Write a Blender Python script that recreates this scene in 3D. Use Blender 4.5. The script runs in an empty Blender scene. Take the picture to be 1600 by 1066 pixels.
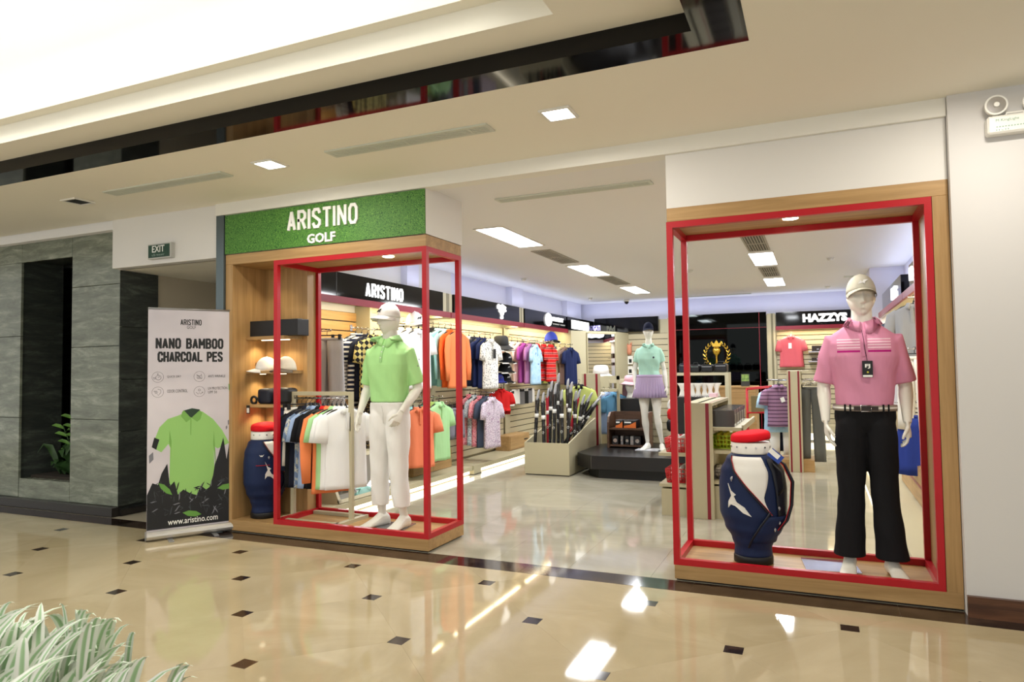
import bpy, bmesh, math, random
from mathutils import Vector, Matrix, geometry
from math import sin, cos, pi, radians, sqrt
S = bpy.context.scene
COL = S.collection
rnd = random.Random(7)
# ---------------- camera (24 mm lens, 1.45 m high, turned left towards the shop) ----------------
F, YAW, PITCH, ROLL = 1078.36, -0.41581788, 0.04117318, -0.01327855
CAM = Vector((0, -4.8, 1.45))
_cy, _sy, _cp, _sp, _cr, _sr = cos(YAW), sin(YAW), cos(PITCH), sin(PITCH), cos(ROLL), sin(ROLL)
fwd = Vector((_sy * _cp, _cy * _cp, _sp)); r0 = Vector((_cy, -_sy, 0)); u0 = r0.cross(fwd)
right = _cr * r0 + _sr * u0; upv = -_sr * r0 + _cr * u0
cam = bpy.data.cameras.new('camera'); co = bpy.data.objects.new('camera', cam); COL.objects.link(co)
cam.sensor_width = 36; cam.lens = F / 1600 * 36; cam.clip_end = 200; cam.clip_start = 0.05
co.matrix_world = Matrix(((right.x, upv.x, -fwd.x, CAM.x), (right.y, upv.y, -fwd.y, CAM.y), (right.z, upv.z, -fwd.z, CAM.z), (0, 0, 0, 1)))
cam.dof.use_dof = True; cam.dof.focus_distance = 5.6; cam.dof.aperture_fstop = 10.0
S.camera = co
# ---------------- world, exposure ----------------
S.view_settings.view_transform = 'Standard'; S.view_settings.look = 'None'
S.view_settings.gamma = 1; S.view_settings.use_curve_mapping = False
S.view_settings.exposure = 0.12
W = bpy.data.worlds.new('world'); S.world = W; W.use_nodes = True
W.node_tree.nodes['Background'].inputs[0].default_value = (0.99, 0.985, 0.95, 1)
W.node_tree.nodes['Background'].inputs[1].default_value = 0.98

def area(name, loc, size, energy, col=(1, 1, 1), rot=(0, 0, 0), sy=None, spread=None):
    l = bpy.data.lights.new(name, 'AREA'); l.energy = energy; l.color = col; l.size = size
    if sy: l.shape = 'RECTANGLE'; l.size_y = sy
    if spread: l.spread = spread
    o = bpy.data.objects.new(name, l); COL.objects.link(o); o.location = loc; o.rotation_euler = rot
    return o
def spot(name, loc, energy, col=(1, 1, 1), ang=1.6, blend=0.6, rot=(0, 0, 0), r=0.05):
    l = bpy.data.lights.new(name, 'SPOT'); l.energy = energy; l.color = col; l.spot_size = ang; l.spot_blend = blend; l.shadow_soft_size = r
    o = bpy.data.objects.new(name, l); COL.objects.link(o); o.location = loc; o.rotation_euler = rot
    return o
ZC = 2.95      # shop ceiling
ZG = 3.04      # gallery soffit
WARM = (1, 0.93, 0.82); COOL = (0.93, 0.96, 1.0)
for (x, y) in ((-3.28, 2.35), (-3.28, 5.3), (-3.28, 8.4), (-0.66, 2.35), (-0.66, 5.3), (-0.66, 8.3)):
    area('shop_panel_light', (x, y, ZC - 0.03), 0.3, 46, COOL, sy=1.2)
for (x, y) in ((-6.13, -0.74), (-3.77, -0.78), (-1.43, -0.8), (0.93, -0.8)):
    if x > -6: area('gallery_downlight', (x, y, ZG - 0.03), 0.15, 15, WARM)
spot('alcove_downlight', (-3.42, 0.28, 2.43), 34, (1, 0.96, 0.88), 1.9, r=0.04)
spot('portal_downlight', (-0.13, 0.25, 2.43), 34, (1, 0.96, 0.88), 1.9, r=0.04)
for (x, y, sx, sy_) in ((-4.86, 6.2, .12, 8.0), (-1.9, 10.45, 6.0, .12), (1.12, 3.9, .12, 6.2)):
    area('sign_top_uplight', (x, y, 2.6), sx, 11 if sx < 1 else 9, (0.66, 0.72, 1.0), rot=(pi, 0, 0), sy=sy_)
area('cove_light', (-5.2, -2.72, 3.55), 9.0, 230, (1.0, 0.98, 0.93), rot=(pi + 0.35, 0, 0), sy=0.12)
area('gallery_fill_light', (-2.5, -6.5, 3.9), 6.0, 45, (1.0, 0.97, 0.92), rot=(radians(35), 0, 0), sy=2.5)  # added soft fill from above and behind the camera, not an actual skylight

# ---------------- helpers ----------------
def lin(c): return tuple((v / 255 / 12.92 if v / 255 <= 0.04045 else ((v / 255 + 0.055) / 1.055) ** 2.4) for v in c)
def at(px, py, **k):
    """point where the line of sight through a photo pixel meets the plane x=, y= or z="""
    (ax, v), = k.items(); i = 'xyz'.index(ax)
    d = right * ((px - 800) / F) - upv * ((py - 533) / F) + fwd
    return CAM + d * ((v - CAM[i]) / d[i])
MATS = {}
def mat(name, c, rough=0.5, metal=0.0, emit=0, spec=0.5, trans=0, alpha=1, coat=0, ior=1.45):
    if name in MATS: return MATS[name]
    m = bpy.data.materials.new(name); m.use_nodes = True; b = m.node_tree.nodes['Principled BSDF']
    l = lin(c)
    b.inputs['Base Color'].default_value = (*l, 1); b.inputs['Roughness'].default_value = rough
    b.inputs['Metallic'].default_value = metal; b.inputs['Specular IOR Level'].default_value = spec
    b.inputs['Transmission Weight'].default_value = trans; b.inputs['Alpha'].default_value = alpha
    b.inputs['Coat Weight'].default_value = coat; b.inputs['IOR'].default_value = ior
    if emit: b.inputs['Emission Color'].default_value = (*l, 1); b.inputs['Emission Strength'].default_value = emit
    m.diffuse_color = (*l, 1); MATS[name] = m
    return m
def nodes(m): return m.node_tree, m.node_tree.nodes, m.node_tree.links, m.node_tree.nodes['Principled BSDF']
def coords(m, scale=(1, 1, 1), rot=(0, 0, 0), world=False):
    nt, N, L, b = nodes(m); tc = N.new('ShaderNodeTexCoord'); mp = N.new('ShaderNodeMapping')
    if world:
        g = N.new('ShaderNodeNewGeometry'); L.new(g.outputs['Position'], mp.inputs[0])
    else: L.new(tc.outputs['Object'], mp.inputs[0])
    mp.inputs['Scale'].default_value = scale; mp.inputs['Rotation'].default_value = rot
    return mp
def ramp(m, src, stops, interp='LINEAR'):
    nt, N, L, b = nodes(m); r = N.new('ShaderNodeValToRGB'); r.color_ramp.interpolation = interp
    while len(r.color_ramp.elements) < len(stops): r.color_ramp.elements.new(0.5)
    for e, (p, c) in zip(r.color_ramp.elements, stops): e.position = p; e.color = (*lin(c), 1)
    L.new(src, r.inputs[0]); return r
def noise_mat(name, c1, c2, scale=(3, 3, 3), rough=0.5, detail=6, bump=0, world=False, dist=0.0, p0=0.35, p1=0.65, c3=None, coat=0, spec=0.5, metal=0, nrough=0.6):
    m = mat(name, c1, rough, metal=metal, coat=coat, spec=spec)
    nt, N, L, b = nodes(m)
    if b.inputs['Base Color'].is_linked: return m
    mp = coords(m, scale, world=world); n = N.new('ShaderNodeTexNoise'); n.inputs['Scale'].default_value = 1
    n.inputs['Detail'].default_value = detail; n.inputs['Distortion'].default_value = dist; n.inputs['Roughness'].default_value = nrough
    L.new(mp.outputs[0], n.inputs[0])
    st = [(p0, c1), (p1, c2)] if not c3 else [(p0, c1), ((p0 + p1) / 2, c3), (p1, c2)]
    r = ramp(m, n.outputs['Fac'], st); L.new(r.outputs[0], b.inputs['Base Color'])
    if bump:
        bp = N.new('ShaderNodeBump'); bp.inputs['Strength'].default_value = bump; bp.inputs['Distance'].default_value = 0.01
        L.new(n.outputs['Fac'], bp.inputs['Height']); L.new(bp.outputs[0], b.inputs['Normal'])
    return m
def cloth(name, c, rough=0.85):
    m = mat(name, c, rough, spec=0.2); nt, N, L, b = nodes(m)
    if b.inputs['Normal'].is_linked: return m
    mp = coords(m, (7, 7, 2.2)); n = N.new('ShaderNodeTexNoise'); n.inputs['Scale'].default_value = 1; n.inputs['Detail'].default_value = 3
    L.new(mp.outputs[0], n.inputs[0]); bp = N.new('ShaderNodeBump'); bp.inputs['Strength'].default_value = 0.5; bp.inputs['Distance'].default_value = 0.03
    L.new(n.outputs['Fac'], bp.inputs['Height']); L.new(bp.outputs[0], b.inputs['Normal'])
    return m
def patt(name, kind, stops, scale=(1, 1, 1), rot=(0, 0, 0), base=None):
    """printed cloth: stripes (wave), checks, spots"""
    m = cloth(name, base or stops[0][1]); nt, N, L, b = nodes(m)
    if b.inputs['Base Color'].is_linked: return m
    mp = coords(m, scale, rot)
    if kind == 'wave':
        w = N.new('ShaderNodeTexWave'); w.bands_direction = 'Z'; w.inputs['Scale'].default_value = 1; out = w.outputs['Fac']
        w.inputs['Distortion'].default_value = 0.3
    elif kind == 'saw':
        w = N.new('ShaderNodeTexWave'); w.bands_direction = 'Z'; w.wave_profile = 'SAW'; w.inputs['Scale'].default_value = 1; out = w.outputs['Fac']
    elif kind == 'check':
        w = N.new('ShaderNodeTexChecker'); w.inputs['Scale'].default_value = 1
        w.inputs['Color1'].default_value = (0, 0, 0, 1); w.inputs['Color2'].default_value = (1, 1, 1, 1); out = w.outputs['Color']
    elif kind == 'noise':
        w = N.new('ShaderNodeTexNoise'); w.inputs['Scale'].default_value = 1; w.inputs['Detail'].default_value = 2; out = w.outputs['Fac']
    else:
        w = N.new('ShaderNodeTexVoronoi'); w.inputs['Scale'].default_value = 1; out = w.outputs['Distance']
    L.new(mp.outputs[0], w.inputs[0]); r = ramp(m, out, stops, 'CONSTANT' if kind != 'noise' else 'LINEAR'); L.new(r.outputs[0], b.inputs['Base Color'])
    return m

OFF = {}
class MB:
    def __init__(s): s.v = []; s.f = []; s.sm = []
    def add(s, v, f, smooth=False):
        n = len(s.v); s.v += [Vector(p) for p in v]; s.f += [tuple(i + n for i in q) for q in f]; s.sm += [smooth] * len(f); return s
    def box(s, lo, hi):
        x0, y0, z0 = lo; x1, y1, z1 = hi
        return s.add([(x0, y0, z0), (x1, y0, z0), (x1, y1, z0), (x0, y1, z0), (x0, y0, z1), (x1, y0, z1), (x1, y1, z1), (x0, y1, z1)],
                     [(0, 3, 2, 1), (4, 5, 6, 7), (0, 1, 5, 4), (1, 2, 6, 5), (2, 3, 7, 6), (3, 0, 4, 7)])
    def obox(s, c, ax, ay, az):
        c, ax, ay, az = map(Vector, (c, ax, ay, az)); P = []
        for k in (-1, 1):
            for (i, j) in ((-1, -1), (1, -1), (1, 1), (-1, 1)): P.append(c + ax * i + ay * j + az * k)
        return s.add(P, [(0, 3, 2, 1), (4, 5, 6, 7), (0, 1, 5, 4), (1, 2, 6, 5), (2, 3, 7, 6), (3, 0, 4, 7)])
    def loft(s, rings, cap=True, smooth=True, closed=True):
        n = len(rings[0]); V = [p for r in rings for p in r]; Fc = []
        for i in range(len(rings) - 1):
            for j in range(n if closed else n - 1):
                k = (j + 1) % n; Fc.append((i * n + j, i * n + k, (i + 1) * n + k, (i + 1) * n + j))
        s.add(V, Fc, smooth)
        if cap and closed:
            b = len(s.v) - len(V); s.f.append(tuple(b + j for j in reversed(range(n)))); s.f.append(tuple(b + (len(rings) - 1) * n + j for j in range(n))); s.sm += [False, False]
        return s
    def tube(s, pts, r, n=8, cap=True, flat=1.0, up=None):
        pts = [Vector(p) for p in pts]; rr = r if isinstance(r, (list, tuple)) else [r] * len(pts); R = []
        pu = Vector(up) if up else None
        for i, p in enumerate(pts):
            t = (pts[min(i + 1, len(pts) - 1)] - pts[max(i - 1, 0)]).normalized()
            if pu is None: pu = Vector((0, 0, 1)) if abs(t.z) < 0.9 else Vector((1, 0, 0))
            a = t.cross(pu)
            if a.length < 1e-4: a = t.orthogonal()
            a.normalize(); b = a.cross(t).normalized(); pu = b
            R.append([p + a * cos(2 * pi * j / n) * rr[i] + b * sin(2 * pi * j / n) * rr[i] * flat for j in range(n)])
        return s.loft(R, cap)
    def lathe(s, prof, n=16, c=(0, 0, 0), cap=True):
        c = Vector(c); return s.loft([[c + Vector((r * cos(2 * pi * j / n), r * sin(2 * pi * j / n), z)) for j in range(n)] for (r, z) in prof], cap)
    def prism(s, poly, o, u, v, t):
        """flat outline poly (a,b) in the plane o+a*u+b*v, given thickness t (vector)"""
        o, u, v, t = map(Vector, (o, u, v, t)); n = len(poly); A = [o + u * a + v * b for a, b in poly]; B = [p + t for p in A]
        tri = geometry.tessellate_polygon([[Vector((a, b, 0)) for a, b in poly]])
        s.add(A + B, [tuple(q) for q in tri] + [tuple(i + n for i in reversed(q)) for q in tri] + [(i, (i + 1) % n, (i + 1) % n + n, i + n) for i in range(n)])
        return s
def obj(name, mb, m, parent=None, world=True, bev=0, fixn=True):
    me = bpy.data.meshes.new(name); o = bpy.data.objects.new(name, me); COL.objects.link(o)
    off = Vector((0, 0, 0))
    if parent is not None and world: off = OFF.get(parent.name, Vector((0, 0, 0)))
    me.from_pydata([tuple(p - off) for p in mb.v], [], mb.f)
    for p, sm in zip(me.polygons, mb.sm): p.use_smooth = sm
    if fixn:
        b = bmesh.new(); b.from_mesh(me); bmesh.ops.recalc_face_normals(b, faces=b.faces); b.to_mesh(me); b.free()
    if m is not None: me.materials.append(m)
    me.update()
    if parent is not None: o.parent = parent; OFF[o.name] = off
    if bev:
        mo = o.modifiers.new('bevel', 'BEVEL'); mo.width = bev; mo.segments = 1; mo.limit_method = 'ANGLE'
    return o
def bx(name, lo, hi, m, parent=None, bev=0, world=True):
    lo2 = tuple(min(a, b) for a, b in zip(lo, hi)); hi2 = tuple(max(a, b) for a, b in zip(lo, hi))
    return obj(name, MB().box(lo2, hi2), m, parent, bev=bev, world=world)
def tag(o, label=None, cat=None, group=None, kind=None):
    if label: o['label'] = label
    if cat: o['category'] = cat
    if group: o['group'] = group
    if kind: o['kind'] = kind
    return o
def thing(name, label, cat, loc=(0, 0, 0), rotz=0, group=None):
    o = bpy.data.objects.new(name, None); COL.objects.link(o); o.location = loc; o.rotation_euler = (0, 0, rotz); o.empty_display_size = 0.1
    OFF[o.name] = Vector(loc); return tag(o, label, cat, group)
def struct(o): o['kind'] = 'structure'; return o
def copyobj(o, parent=None):
    c = o.copy(); COL.objects.link(c)
    for k in ('label', 'category', 'group'):
        if k in c and parent is None: del c[k]
    c.parent = parent; OFF[c.name] = OFF.get(o.name, Vector((0, 0, 0)))
    for ch in list(o.children): copyobj(ch, c)
    return c
FONTCACHE = {}
def text(name, s, m, o, u, v, w, h, t=0.004, parent=None, bold=0.0, center=True):
    """lettering fitted to width w and height h; o = lower-left (or lower-centre) point, u = along, v = up"""
    cu = bpy.data.curves.new('lettering', 'FONT'); cu.body = s; cu.extrude = 0.5; cu.offset = bold; cu.resolution_u = 2
    to = bpy.data.objects.new('lettering', cu); COL.objects.link(to)
    dg = bpy.context.evaluated_depsgraph_get(); dg.update()
    me0 = bpy.data.meshes.new_from_object(to.evaluated_get(dg)); V = [p.co.copy() for p in me0.vertices]; Fc = [tuple(p.vertices) for p in me0.polygons]
    bpy.data.objects.remove(to); bpy.data.curves.remove(cu); bpy.data.meshes.remove(me0)
    if not V: return None
    x0 = min(p.x for p in V); x1 = max(p.x for p in V); y0 = min(p.y for p in V); y1 = max(p.y for p in V)
    o, u, v = Vector(o), Vector(u).normalized(), Vector(v).normalized(); nrm = u.cross(v)
    sx = w / (x1 - x0); sy = h / (y1 - y0); mb = MB()
    mb.add([o + u * ((p.x - x0) * sx - (w / 2 if center else 0)) + v * ((p.y - y0) * sy) + nrm * (p.z + 0.5) * t for p in V], Fc)
    return obj(name, mb, m, parent, fixn=False)
GL = {
 'A': [[(0, 0), (.5, 1), (1, 0)], [(.2, .27), (.8, .27)]], 'R': [[(0, 0), (0, 1), (.7, 1), (1, .85), (1, .62), (.7, .48), (0, .48)], [(.55, .48), (1, 0)]],
 'I': [[(.5, 0), (.5, 1)]], 'S': [[(1, .8), (.8, 1), (.25, 1), (0, .85), (0, .68), (1, .34), (1, .15), (.75, 0), (.2, 0), (0, .2)]],
 'T': [[(0, 1), (1, 1)], [(.5, 1), (.5, 0)]], 'N': [[(0, 0), (0, 1), (1, 0), (1, 1)]], 'O': [[(0, .2), (0, .8), (.25, 1), (.75, 1), (1, .8), (1, .2), (.75, 0), (.25, 0), (0, .2)]],
 'B': [[(0, 0), (0, 1), (.7, 1), (.95, .85), (.95, .65), (.7, .52), (0, .52)], [(.7, .52), (1, .38), (1, .15), (.75, 0), (0, 0)]],
 'M': [[(0, 0), (0, 1), (.5, .35), (1, 1), (1, 0)]], 'C': [[(1, .75), (1, .85), (.75, 1), (.25, 1), (0, .8), (0, .2), (.25, 0), (.75, 0), (1, .15), (1, .25)]],
 'H': [[(0, 0), (0, 1)], [(1, 0), (1, 1)], [(0, .5), (1, .5)]], 'L': [[(0, 1), (0, 0), (1, 0)]], 'P': [[(0, 0), (0, 1), (.7, 1), (1, .82), (1, .6), (.7, .44), (0, .44)]],
 'E': [[(1, 0), (0, 0), (0, 1), (1, 1)], [(0, .52), (.85, .52)]]}
def dtext(name, s, m, o, u, v, w, h, t, parent, stroke=0.17, gap=0.42):
    '''condensed signwriting letters built from strokes; o = lower left'''
    o, u, v = Vector(o), Vector(u).normalized(), Vector(v).normalized(); nrm = u.cross(v)
    wd = {'I': 0.0, ' ': 0.55, 'M': 1.25, 'T': .95}; tot = sum(wd.get(c, 1.0) for c in s) + gap * 1.6 * (len(s) - 1)
    cw = (w - stroke * h) / tot; x = stroke * h / 2; mb = MB(); r_ = stroke * h / 2; k_ = 0
    for c_ in s:
        W_ = wd.get(c_, 1.0) * cw
        for st in GL.get(c_, []):
            for p_, q_ in zip(st, st[1:]):
                f_ = lambda q: Vector((x + (q[0] * W_ if c_ != 'I' else 0), r_ + q[1] * (h - 2 * r_)))
                A_, B_ = f_(p_), f_(q_); d_ = (B_ - A_); 
                if d_.length < 1e-6: continue
                d_.normalize(); n_ = Vector((-d_.y, d_.x)); e_ = r_ * (1.0 if (p_[0] == q_[0] or p_[1] == q_[1]) else 0.55)
                P = [A_ - d_ * e_ * .8 - n_ * r_, B_ + d_ * e_ * .8 - n_ * r_, B_ + d_ * e_ * .8 + n_ * r_, A_ - d_ * e_ * .8 + n_ * r_]; k_ += 1
                tt = t * (1 + 0.02 * (k_ % 5))
                mb.add([o + u * p.x + v * p.y for p in P] + [o + u * p.x + v * p.y + nrm * tt for p in P], [(4, 5, 6, 7), (0, 1, 5, 4), (1, 2, 6, 5), (2, 3, 7, 6), (3, 0, 4, 7)])
        x += W_ + gap * 1.6 * cw
    return obj(name, mb, m, parent)
X, Y, Z = Vector((1, 0, 0)), Vector((0, 1, 0)), Vector((0, 0, 1))

# ---------------- materials ----------------
def wood(name, c1, c2, scale, rough=0.45):
    return noise_mat(name, c1, c2, scale, rough, detail=8, dist=0.6, p0=0.3, p1=0.7, bump=0.05)
OAK = wood('oak_grain_along', (154, 120, 74), (188, 152, 102), (1.2, 22, 22))
OAKV = wood('oak_grain_upright', (154, 120, 74), (186, 150, 100), (22, 22, 1.2))
OAKY = wood('oak_grain_deep', (158, 124, 78), (192, 156, 106), (22, 1.2, 22))
DARKWOOD = wood('dark_walnut', (64, 44, 32), (104, 74, 54), (1.5, 20, 20))
REDM = mat('red_painted_steel', (178, 14, 28), 0.35)
MAROON = mat('maroon_fascia', (132, 22, 42), 0.35)
WHITEW = mat('white_wall_paint', (228, 226, 222), 0.8, spec=0.2)
CREAM = mat('cream_ceiling_paint', (240, 236, 222), 0.85, spec=0.2)
SHOPC = mat('shop_ceiling_paint', (234, 233, 232), 0.85, spec=0.2)
SHOPW = mat('shop_wall_paint', (222, 222, 236), 0.85, spec=0.2)
BLACKG = mat('black_gloss', (10, 10, 12), 0.06, spec=0.4)
BLACKM = mat('black_matt', (18, 18, 19), 0.5)
BEIGE = mat('beige_laminate', (186, 178, 148), 0.45)
SLATM = mat('beige_slat', (190, 180, 150), 0.45)
SLATW = wood('oak_slat', (186, 140, 84), (214, 172, 110), (22, 1.2, 22))
GROOVE = mat('slat_groove', (70, 64, 54), 0.6)
CHROME = mat('chrome', (200, 200, 204), 0.15, metal=1)
LETTER = mat('lit_white_letters', (255, 255, 255), 0.5, emit=1.6)
LETTERW = mat('white_letters', (240, 240, 236), 0.5)
WHITEP = mat('white_plastic', (232, 230, 222), 0.35)
MANN = mat('mannequin_white', (228, 226, 216), 0.3)
GREY = mat('grey_metal', (150, 150, 150), 0.35, metal=0.6)
VENTM = mat('vent_metal', (206, 210, 196), 0.5)
VENTD = mat('vent_dark', (84, 86, 78), 0.7)
LEDP = mat('led_panel', (255, 255, 255), 0.5, emit=9)
LEDW = mat('led_warm', (255, 240, 205), 0.5, emit=3)
LEDB = mat('led_bulb_warm', (255, 238, 200), 0.5, emit=12)
BLKF = cloth('black_cloth', (22, 22, 25))
MARN = 0
STEELB = mat('blue_grey_steel', (96, 108, 112), 0.25, metal=0.5)
MARBLE = noise_mat('gallery_marble', (160, 146, 114), (184, 170, 140), (1.0, 1.6, 1), 0.045, detail=9, world=True, dist=1.4, c3=(172, 157, 125), p0=0.25, p1=0.75, spec=0.35)
MARBLE2 = noise_mat('gallery_marble_pale', (162, 148, 116), (186, 172, 142), (1.2, 0.8, 1), 0.045, detail=9, world=True, dist=1.2, c3=(174, 159, 128), p0=0.25, p1=0.75, spec=0.35)
SHOPF = noise_mat('shop_floor_tile', (152, 147, 128), (172, 167, 150), (0.8, 1.4, 1), 0.06, detail=8, world=True, dist=1.2, spec=0.35)
DOTM = noise_mat('dark_marble', (36, 26, 22), (78, 60, 48), (3, 3, 3), 0.08, detail=10, world=True, dist=2, p0=0.42, p1=0.8)
GRANITE = noise_mat('grey_green_granite', (84, 90, 78), (164, 170, 154), (2.2, 2.2, 11), 0.22, detail=14, world=True, dist=.5, c3=(118, 124, 110), p0=0.3, p1=0.72, nrough=0.75)
GRANITD = noise_mat('dark_granite', (44, 48, 46), (100, 106, 98), (2.2, 2.2, 11), 0.25, detail=14, world=True, dist=.5, c3=(62, 67, 63), p0=0.3, p1=0.75, nrough=0.75)
JOINT = mat('floor_joint', (150, 132, 104), 0.7)
JOINT2 = mat('shop_joint', (150, 142, 124), 0.7)
GRASS = noise_mat('grass_print', (26, 74, 22), (118, 168, 70), (20, 20, 26), 0.6, detail=7, dist=9, c3=(64, 128, 50), p0=0.44, p1=0.57, nrough=0.7)
DUSTY = MATS

# ======================= STRUCTURE =======================
# gallery floor: large diagonal marble tiles with small dark square insets
fl = struct(bx('floor', (-14, -6.5, -0.06), (6, -0.22, -0.006), JOINT))
a = 0.556; b_ = 0.54; dx0, dy0 = -0.99, -0.52; dh = 0.047; g = 0.0005
tileM = {}
def clip_poly(P, ylim):
    out = []
    for i in range(len(P)):
        p, q = P[i], P[(i + 1) % len(P)]
        if p[1] <= ylim: out.append(p)
        if (p[1] - ylim) * (q[1] - ylim) < 0:
            t = (ylim - p[1]) / (q[1] - p[1]); out.append((p[0] + t * (q[0] - p[0]), ylim))
    return out
base_oct = [(-a + dh + g, -dh + g + 0.0), (-dh + g, -b_ + dh), (dh - g, -b_ + dh), (a - dh, -dh), (a - dh, dh), (dh, b_ - dh), (-dh, b_ - dh), (-a + dh, dh)]
k = 0.9992
octp = [(x * k, y * k) for x, y in ((-a + dh, -dh), (-dh, -b_ + dh), (dh, -b_ + dh), (a - dh, -dh), (a - dh, dh), (dh, b_ - dh), (-dh, b_ - dh), (-a + dh, dh))]
octme = {}
nt_ = 0
for i in range(-20, 9):
    for j in range(-2, 8):
        cx, cy = dx0 + i * a, dy0 - j * b_
        if cy < -5.0 or cx < -11.5: continue
        if (i + j) % 2 == 0:
            if cy + dh < -0.25:
                key = 'dot'
                if key not in octme: octme[key] = obj('inset_tile', MB().box((-dh + g, -dh + g, -0.006), (dh - g, dh - g, 0.0)), DOTM, fl); o = octme[key]
                else: o = octme[key].copy(); COL.objects.link(o)
                o.parent = fl; o.location = (cx, cy, 0)
        else:
            P = [(cx + x, cy + y) for x, y in octp]; PC = clip_poly(P, -0.222)
            if len(PC) < 3: continue
            if len(PC) == 8 and PC == P:
                key = ('o', (i + j * 3) % 3 == 0)
                if key not in octme:
                    octme[key] = obj('floor_tile', MB().prism(octp, (0, 0, -0.006), X, Y, (0, 0, 0.006)), MARBLE if key[1] else MARBLE2, fl); o = octme[key]
                else: o = octme[key].copy(); COL.objects.link(o)
                o.parent = fl; o.location = (cx, cy, 0)
            else:
                obj('floor_tile', MB().prism(PC, (0, 0, -0.006), X, Y, (0, 0, 0.006)), MARBLE if i % 2 else MARBLE2, fl)
# dark marble threshold strip
st = struct(bx('trim_1', (-14, -0.22, -0.06), (6, 0.0, -0.004), JOINT))
for i in range(17):
    x0 = -14 + i * 1.2; bx('threshold_slab', (x0 + 0.001, -0.219, -0.004), (x0 + 1.199, -0.001, 0.0), DOTM, st)
# shop floor
sf = struct(bx('floor_shop', (-12, 0.0, -0.06), (3.2, 11, -0.005), JOINT2)); t0 = None
for i in range(16):
    for j in range(14):
        x0 = -5.9 + i * 0.6; y0 = 0.002 + j * 0.8
        if x0 > 2.6: continue
        if t0 is None: t0 = obj('floor_tile', MB().box((0.0008, 0.0008, -0.005), (0.5992, 0.7992, 0)), SHOPF, sf); o = t0
        else: o = t0.copy(); COL.objects.link(o)
        o.parent = sf; o.location = (x0, y0, 0)
# ceilings
XR = -0.26
c = struct(obj('ceiling', MB().box((-14, -1.3, ZG), (6, 0.0, ZG + 0.3)).box((XR, -8, ZG), (6, -1.3, ZG + 0.3)), CREAM))
xi, yi = -0.5, -1.52
z1 = 3.135
tb = struct(obj('trim_2', MB().box((-14, yi, ZG - 0.001), (XR, -1.3, ZG + 0.25)).box((xi, -8, ZG - 0.001), (XR, yi, ZG + 0.25)), BLACKG))
y1 = at(250, 166, z=z1).y; z2 = z1 + 0.13
y2 = at(250, 122, z=z2).y; z3 = z2 + 0.14
print('cove', y1, y2)
struct(obj('ceiling_inner', MB().box((-14, y1, z1), (xi, yi, z1 + 0.13)).box((xi - 0.6, -8, z1), (xi, y1, z1 + 0.13)), CREAM))
struct(obj('ceiling_step', MB().box((-14, y2, z2), (xi, y1, z2 + 0.14)).box((xi - 0.9, -8, z2), (xi, y2, z2 + 0.14)), CREAM))
struct(bx('ceiling_dome', (-14, -9, 4.3), (4, y1, 4.4), mat('white_ceiling_paint', (238, 238, 234), 0.85, spec=0.2)))
struct(bx('wall_dome', (-14, y2 + 0.55, z3), (4, y2 + 0.65, 4.3), MATS['white_ceiling_paint']))
struct(bx('ceiling_shop', (-12, 0.02, ZC), (3.2, 11, ZC + 0.3), SHOPC))
# lintel band above the shop front
struct(obj('trim_3', MB().box((-5.14, -0.03, 2.93), (0.745, 0.0, ZG)).box((-5.14, -0.001, 2.93), (0.745, 0.1, 2.955)), mat('lintel_paint', (236, 234, 226), 0.8, spec=0.2)))
# right wall of the gallery, its skirting
struct(bx('wall_right', (0.748, -0.06, 0), (6, 0.15, ZG), mat('right_wall_paint', (214, 212, 210), 0.8, spec=0.2)))
struct(bx('baseboard_right', (0.75, -0.09, 0), (6, -0.06, 0.118), noise_mat('skirting_wood', (70, 42, 28), (112, 74, 50), (3, 3, 20), 0.3, dist=1, world=True)))
# wall above the corridor opening and corridor beyond
struct(bx('wall_left', (-6.6, 0.0, 2.54), (-5.14, 0.12, ZG), WHITEW))
struct(bx('ceiling_corridor', (-6.64, 0.1, 2.54), (-5.14, 4.5, 2.6), CREAM))
struct(bx('wall_corridor', (-6.75, 0.55, 0), (-6.64, 4.5, 2.54), mat('corridor_paint', (196, 186, 164), 0.8)))
struct(bx('wall_corridor_end', (-6.7, 4.4, 0), (-5.1, 4.5, 2.54), MATS['corridor_paint']))
struct(bx('wall_corridor_shop_side', (-5.17, 0.1, 0), (-5.12, 4.5, 2.95), WHITEW))
struct(bx('trim_4', (-5.14, -0.02, 0), (-5.045, 0.12, 2.93), STEELB))
# granite wall with planted niche
gw = struct(obj('wall_granite', MB().box((-14, 0.13, 0), (-8.29, 0.6, ZG)).box((-7.35, 0.13, 0), (-6.66, 0.6, ZG)).box((-8.29, 0.13, 2.77), (-7.35, 0.6, ZG)).box((-8.29, 0.13, 0), (-7.35, 0.6, 0.27))
    .box((-10.6, 0.6, 0), (-10.4, 1.7, ZG)).box((-10.6, 1.5, 0), (-6.7, 1.6, ZG)).box((-7.33, .6, 0), (-6.7, 1.5, ZG)), GRANITD))
def slab(lo, hi, m=GRANITE): return bx('granite_slab', lo, hi, m, gw, bev=0.003)
J = 0.0025
for (x0, x1) in ((-7.38, -6.98), (-6.98, -6.62)):
    pass
for (z0, z1s) in ((0.09, 0.98), (0.98, 1.75), (1.75, 2.4), (2.4, ZG)):
    slab((-7.38 + J, 0.1, z0 + J), (-6.62 - J, 0.13, z1s - J))
for (z0, z1s) in ((0.09, 0.98), (0.98, 1.9), (1.9, 2.74)):
    for x0 in (-9.0, -9.75, -10.5, -11.25): slab((x0 + J, 0.1, z0 + J), (x0 + 0.75 - (0.01 if x0 > -9.1 else J), 0.13, z1s - J))
slab((-8.25 + J, 0.1, 0.09), (-7.38 - J, 0.62, 0.3)); 
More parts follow.
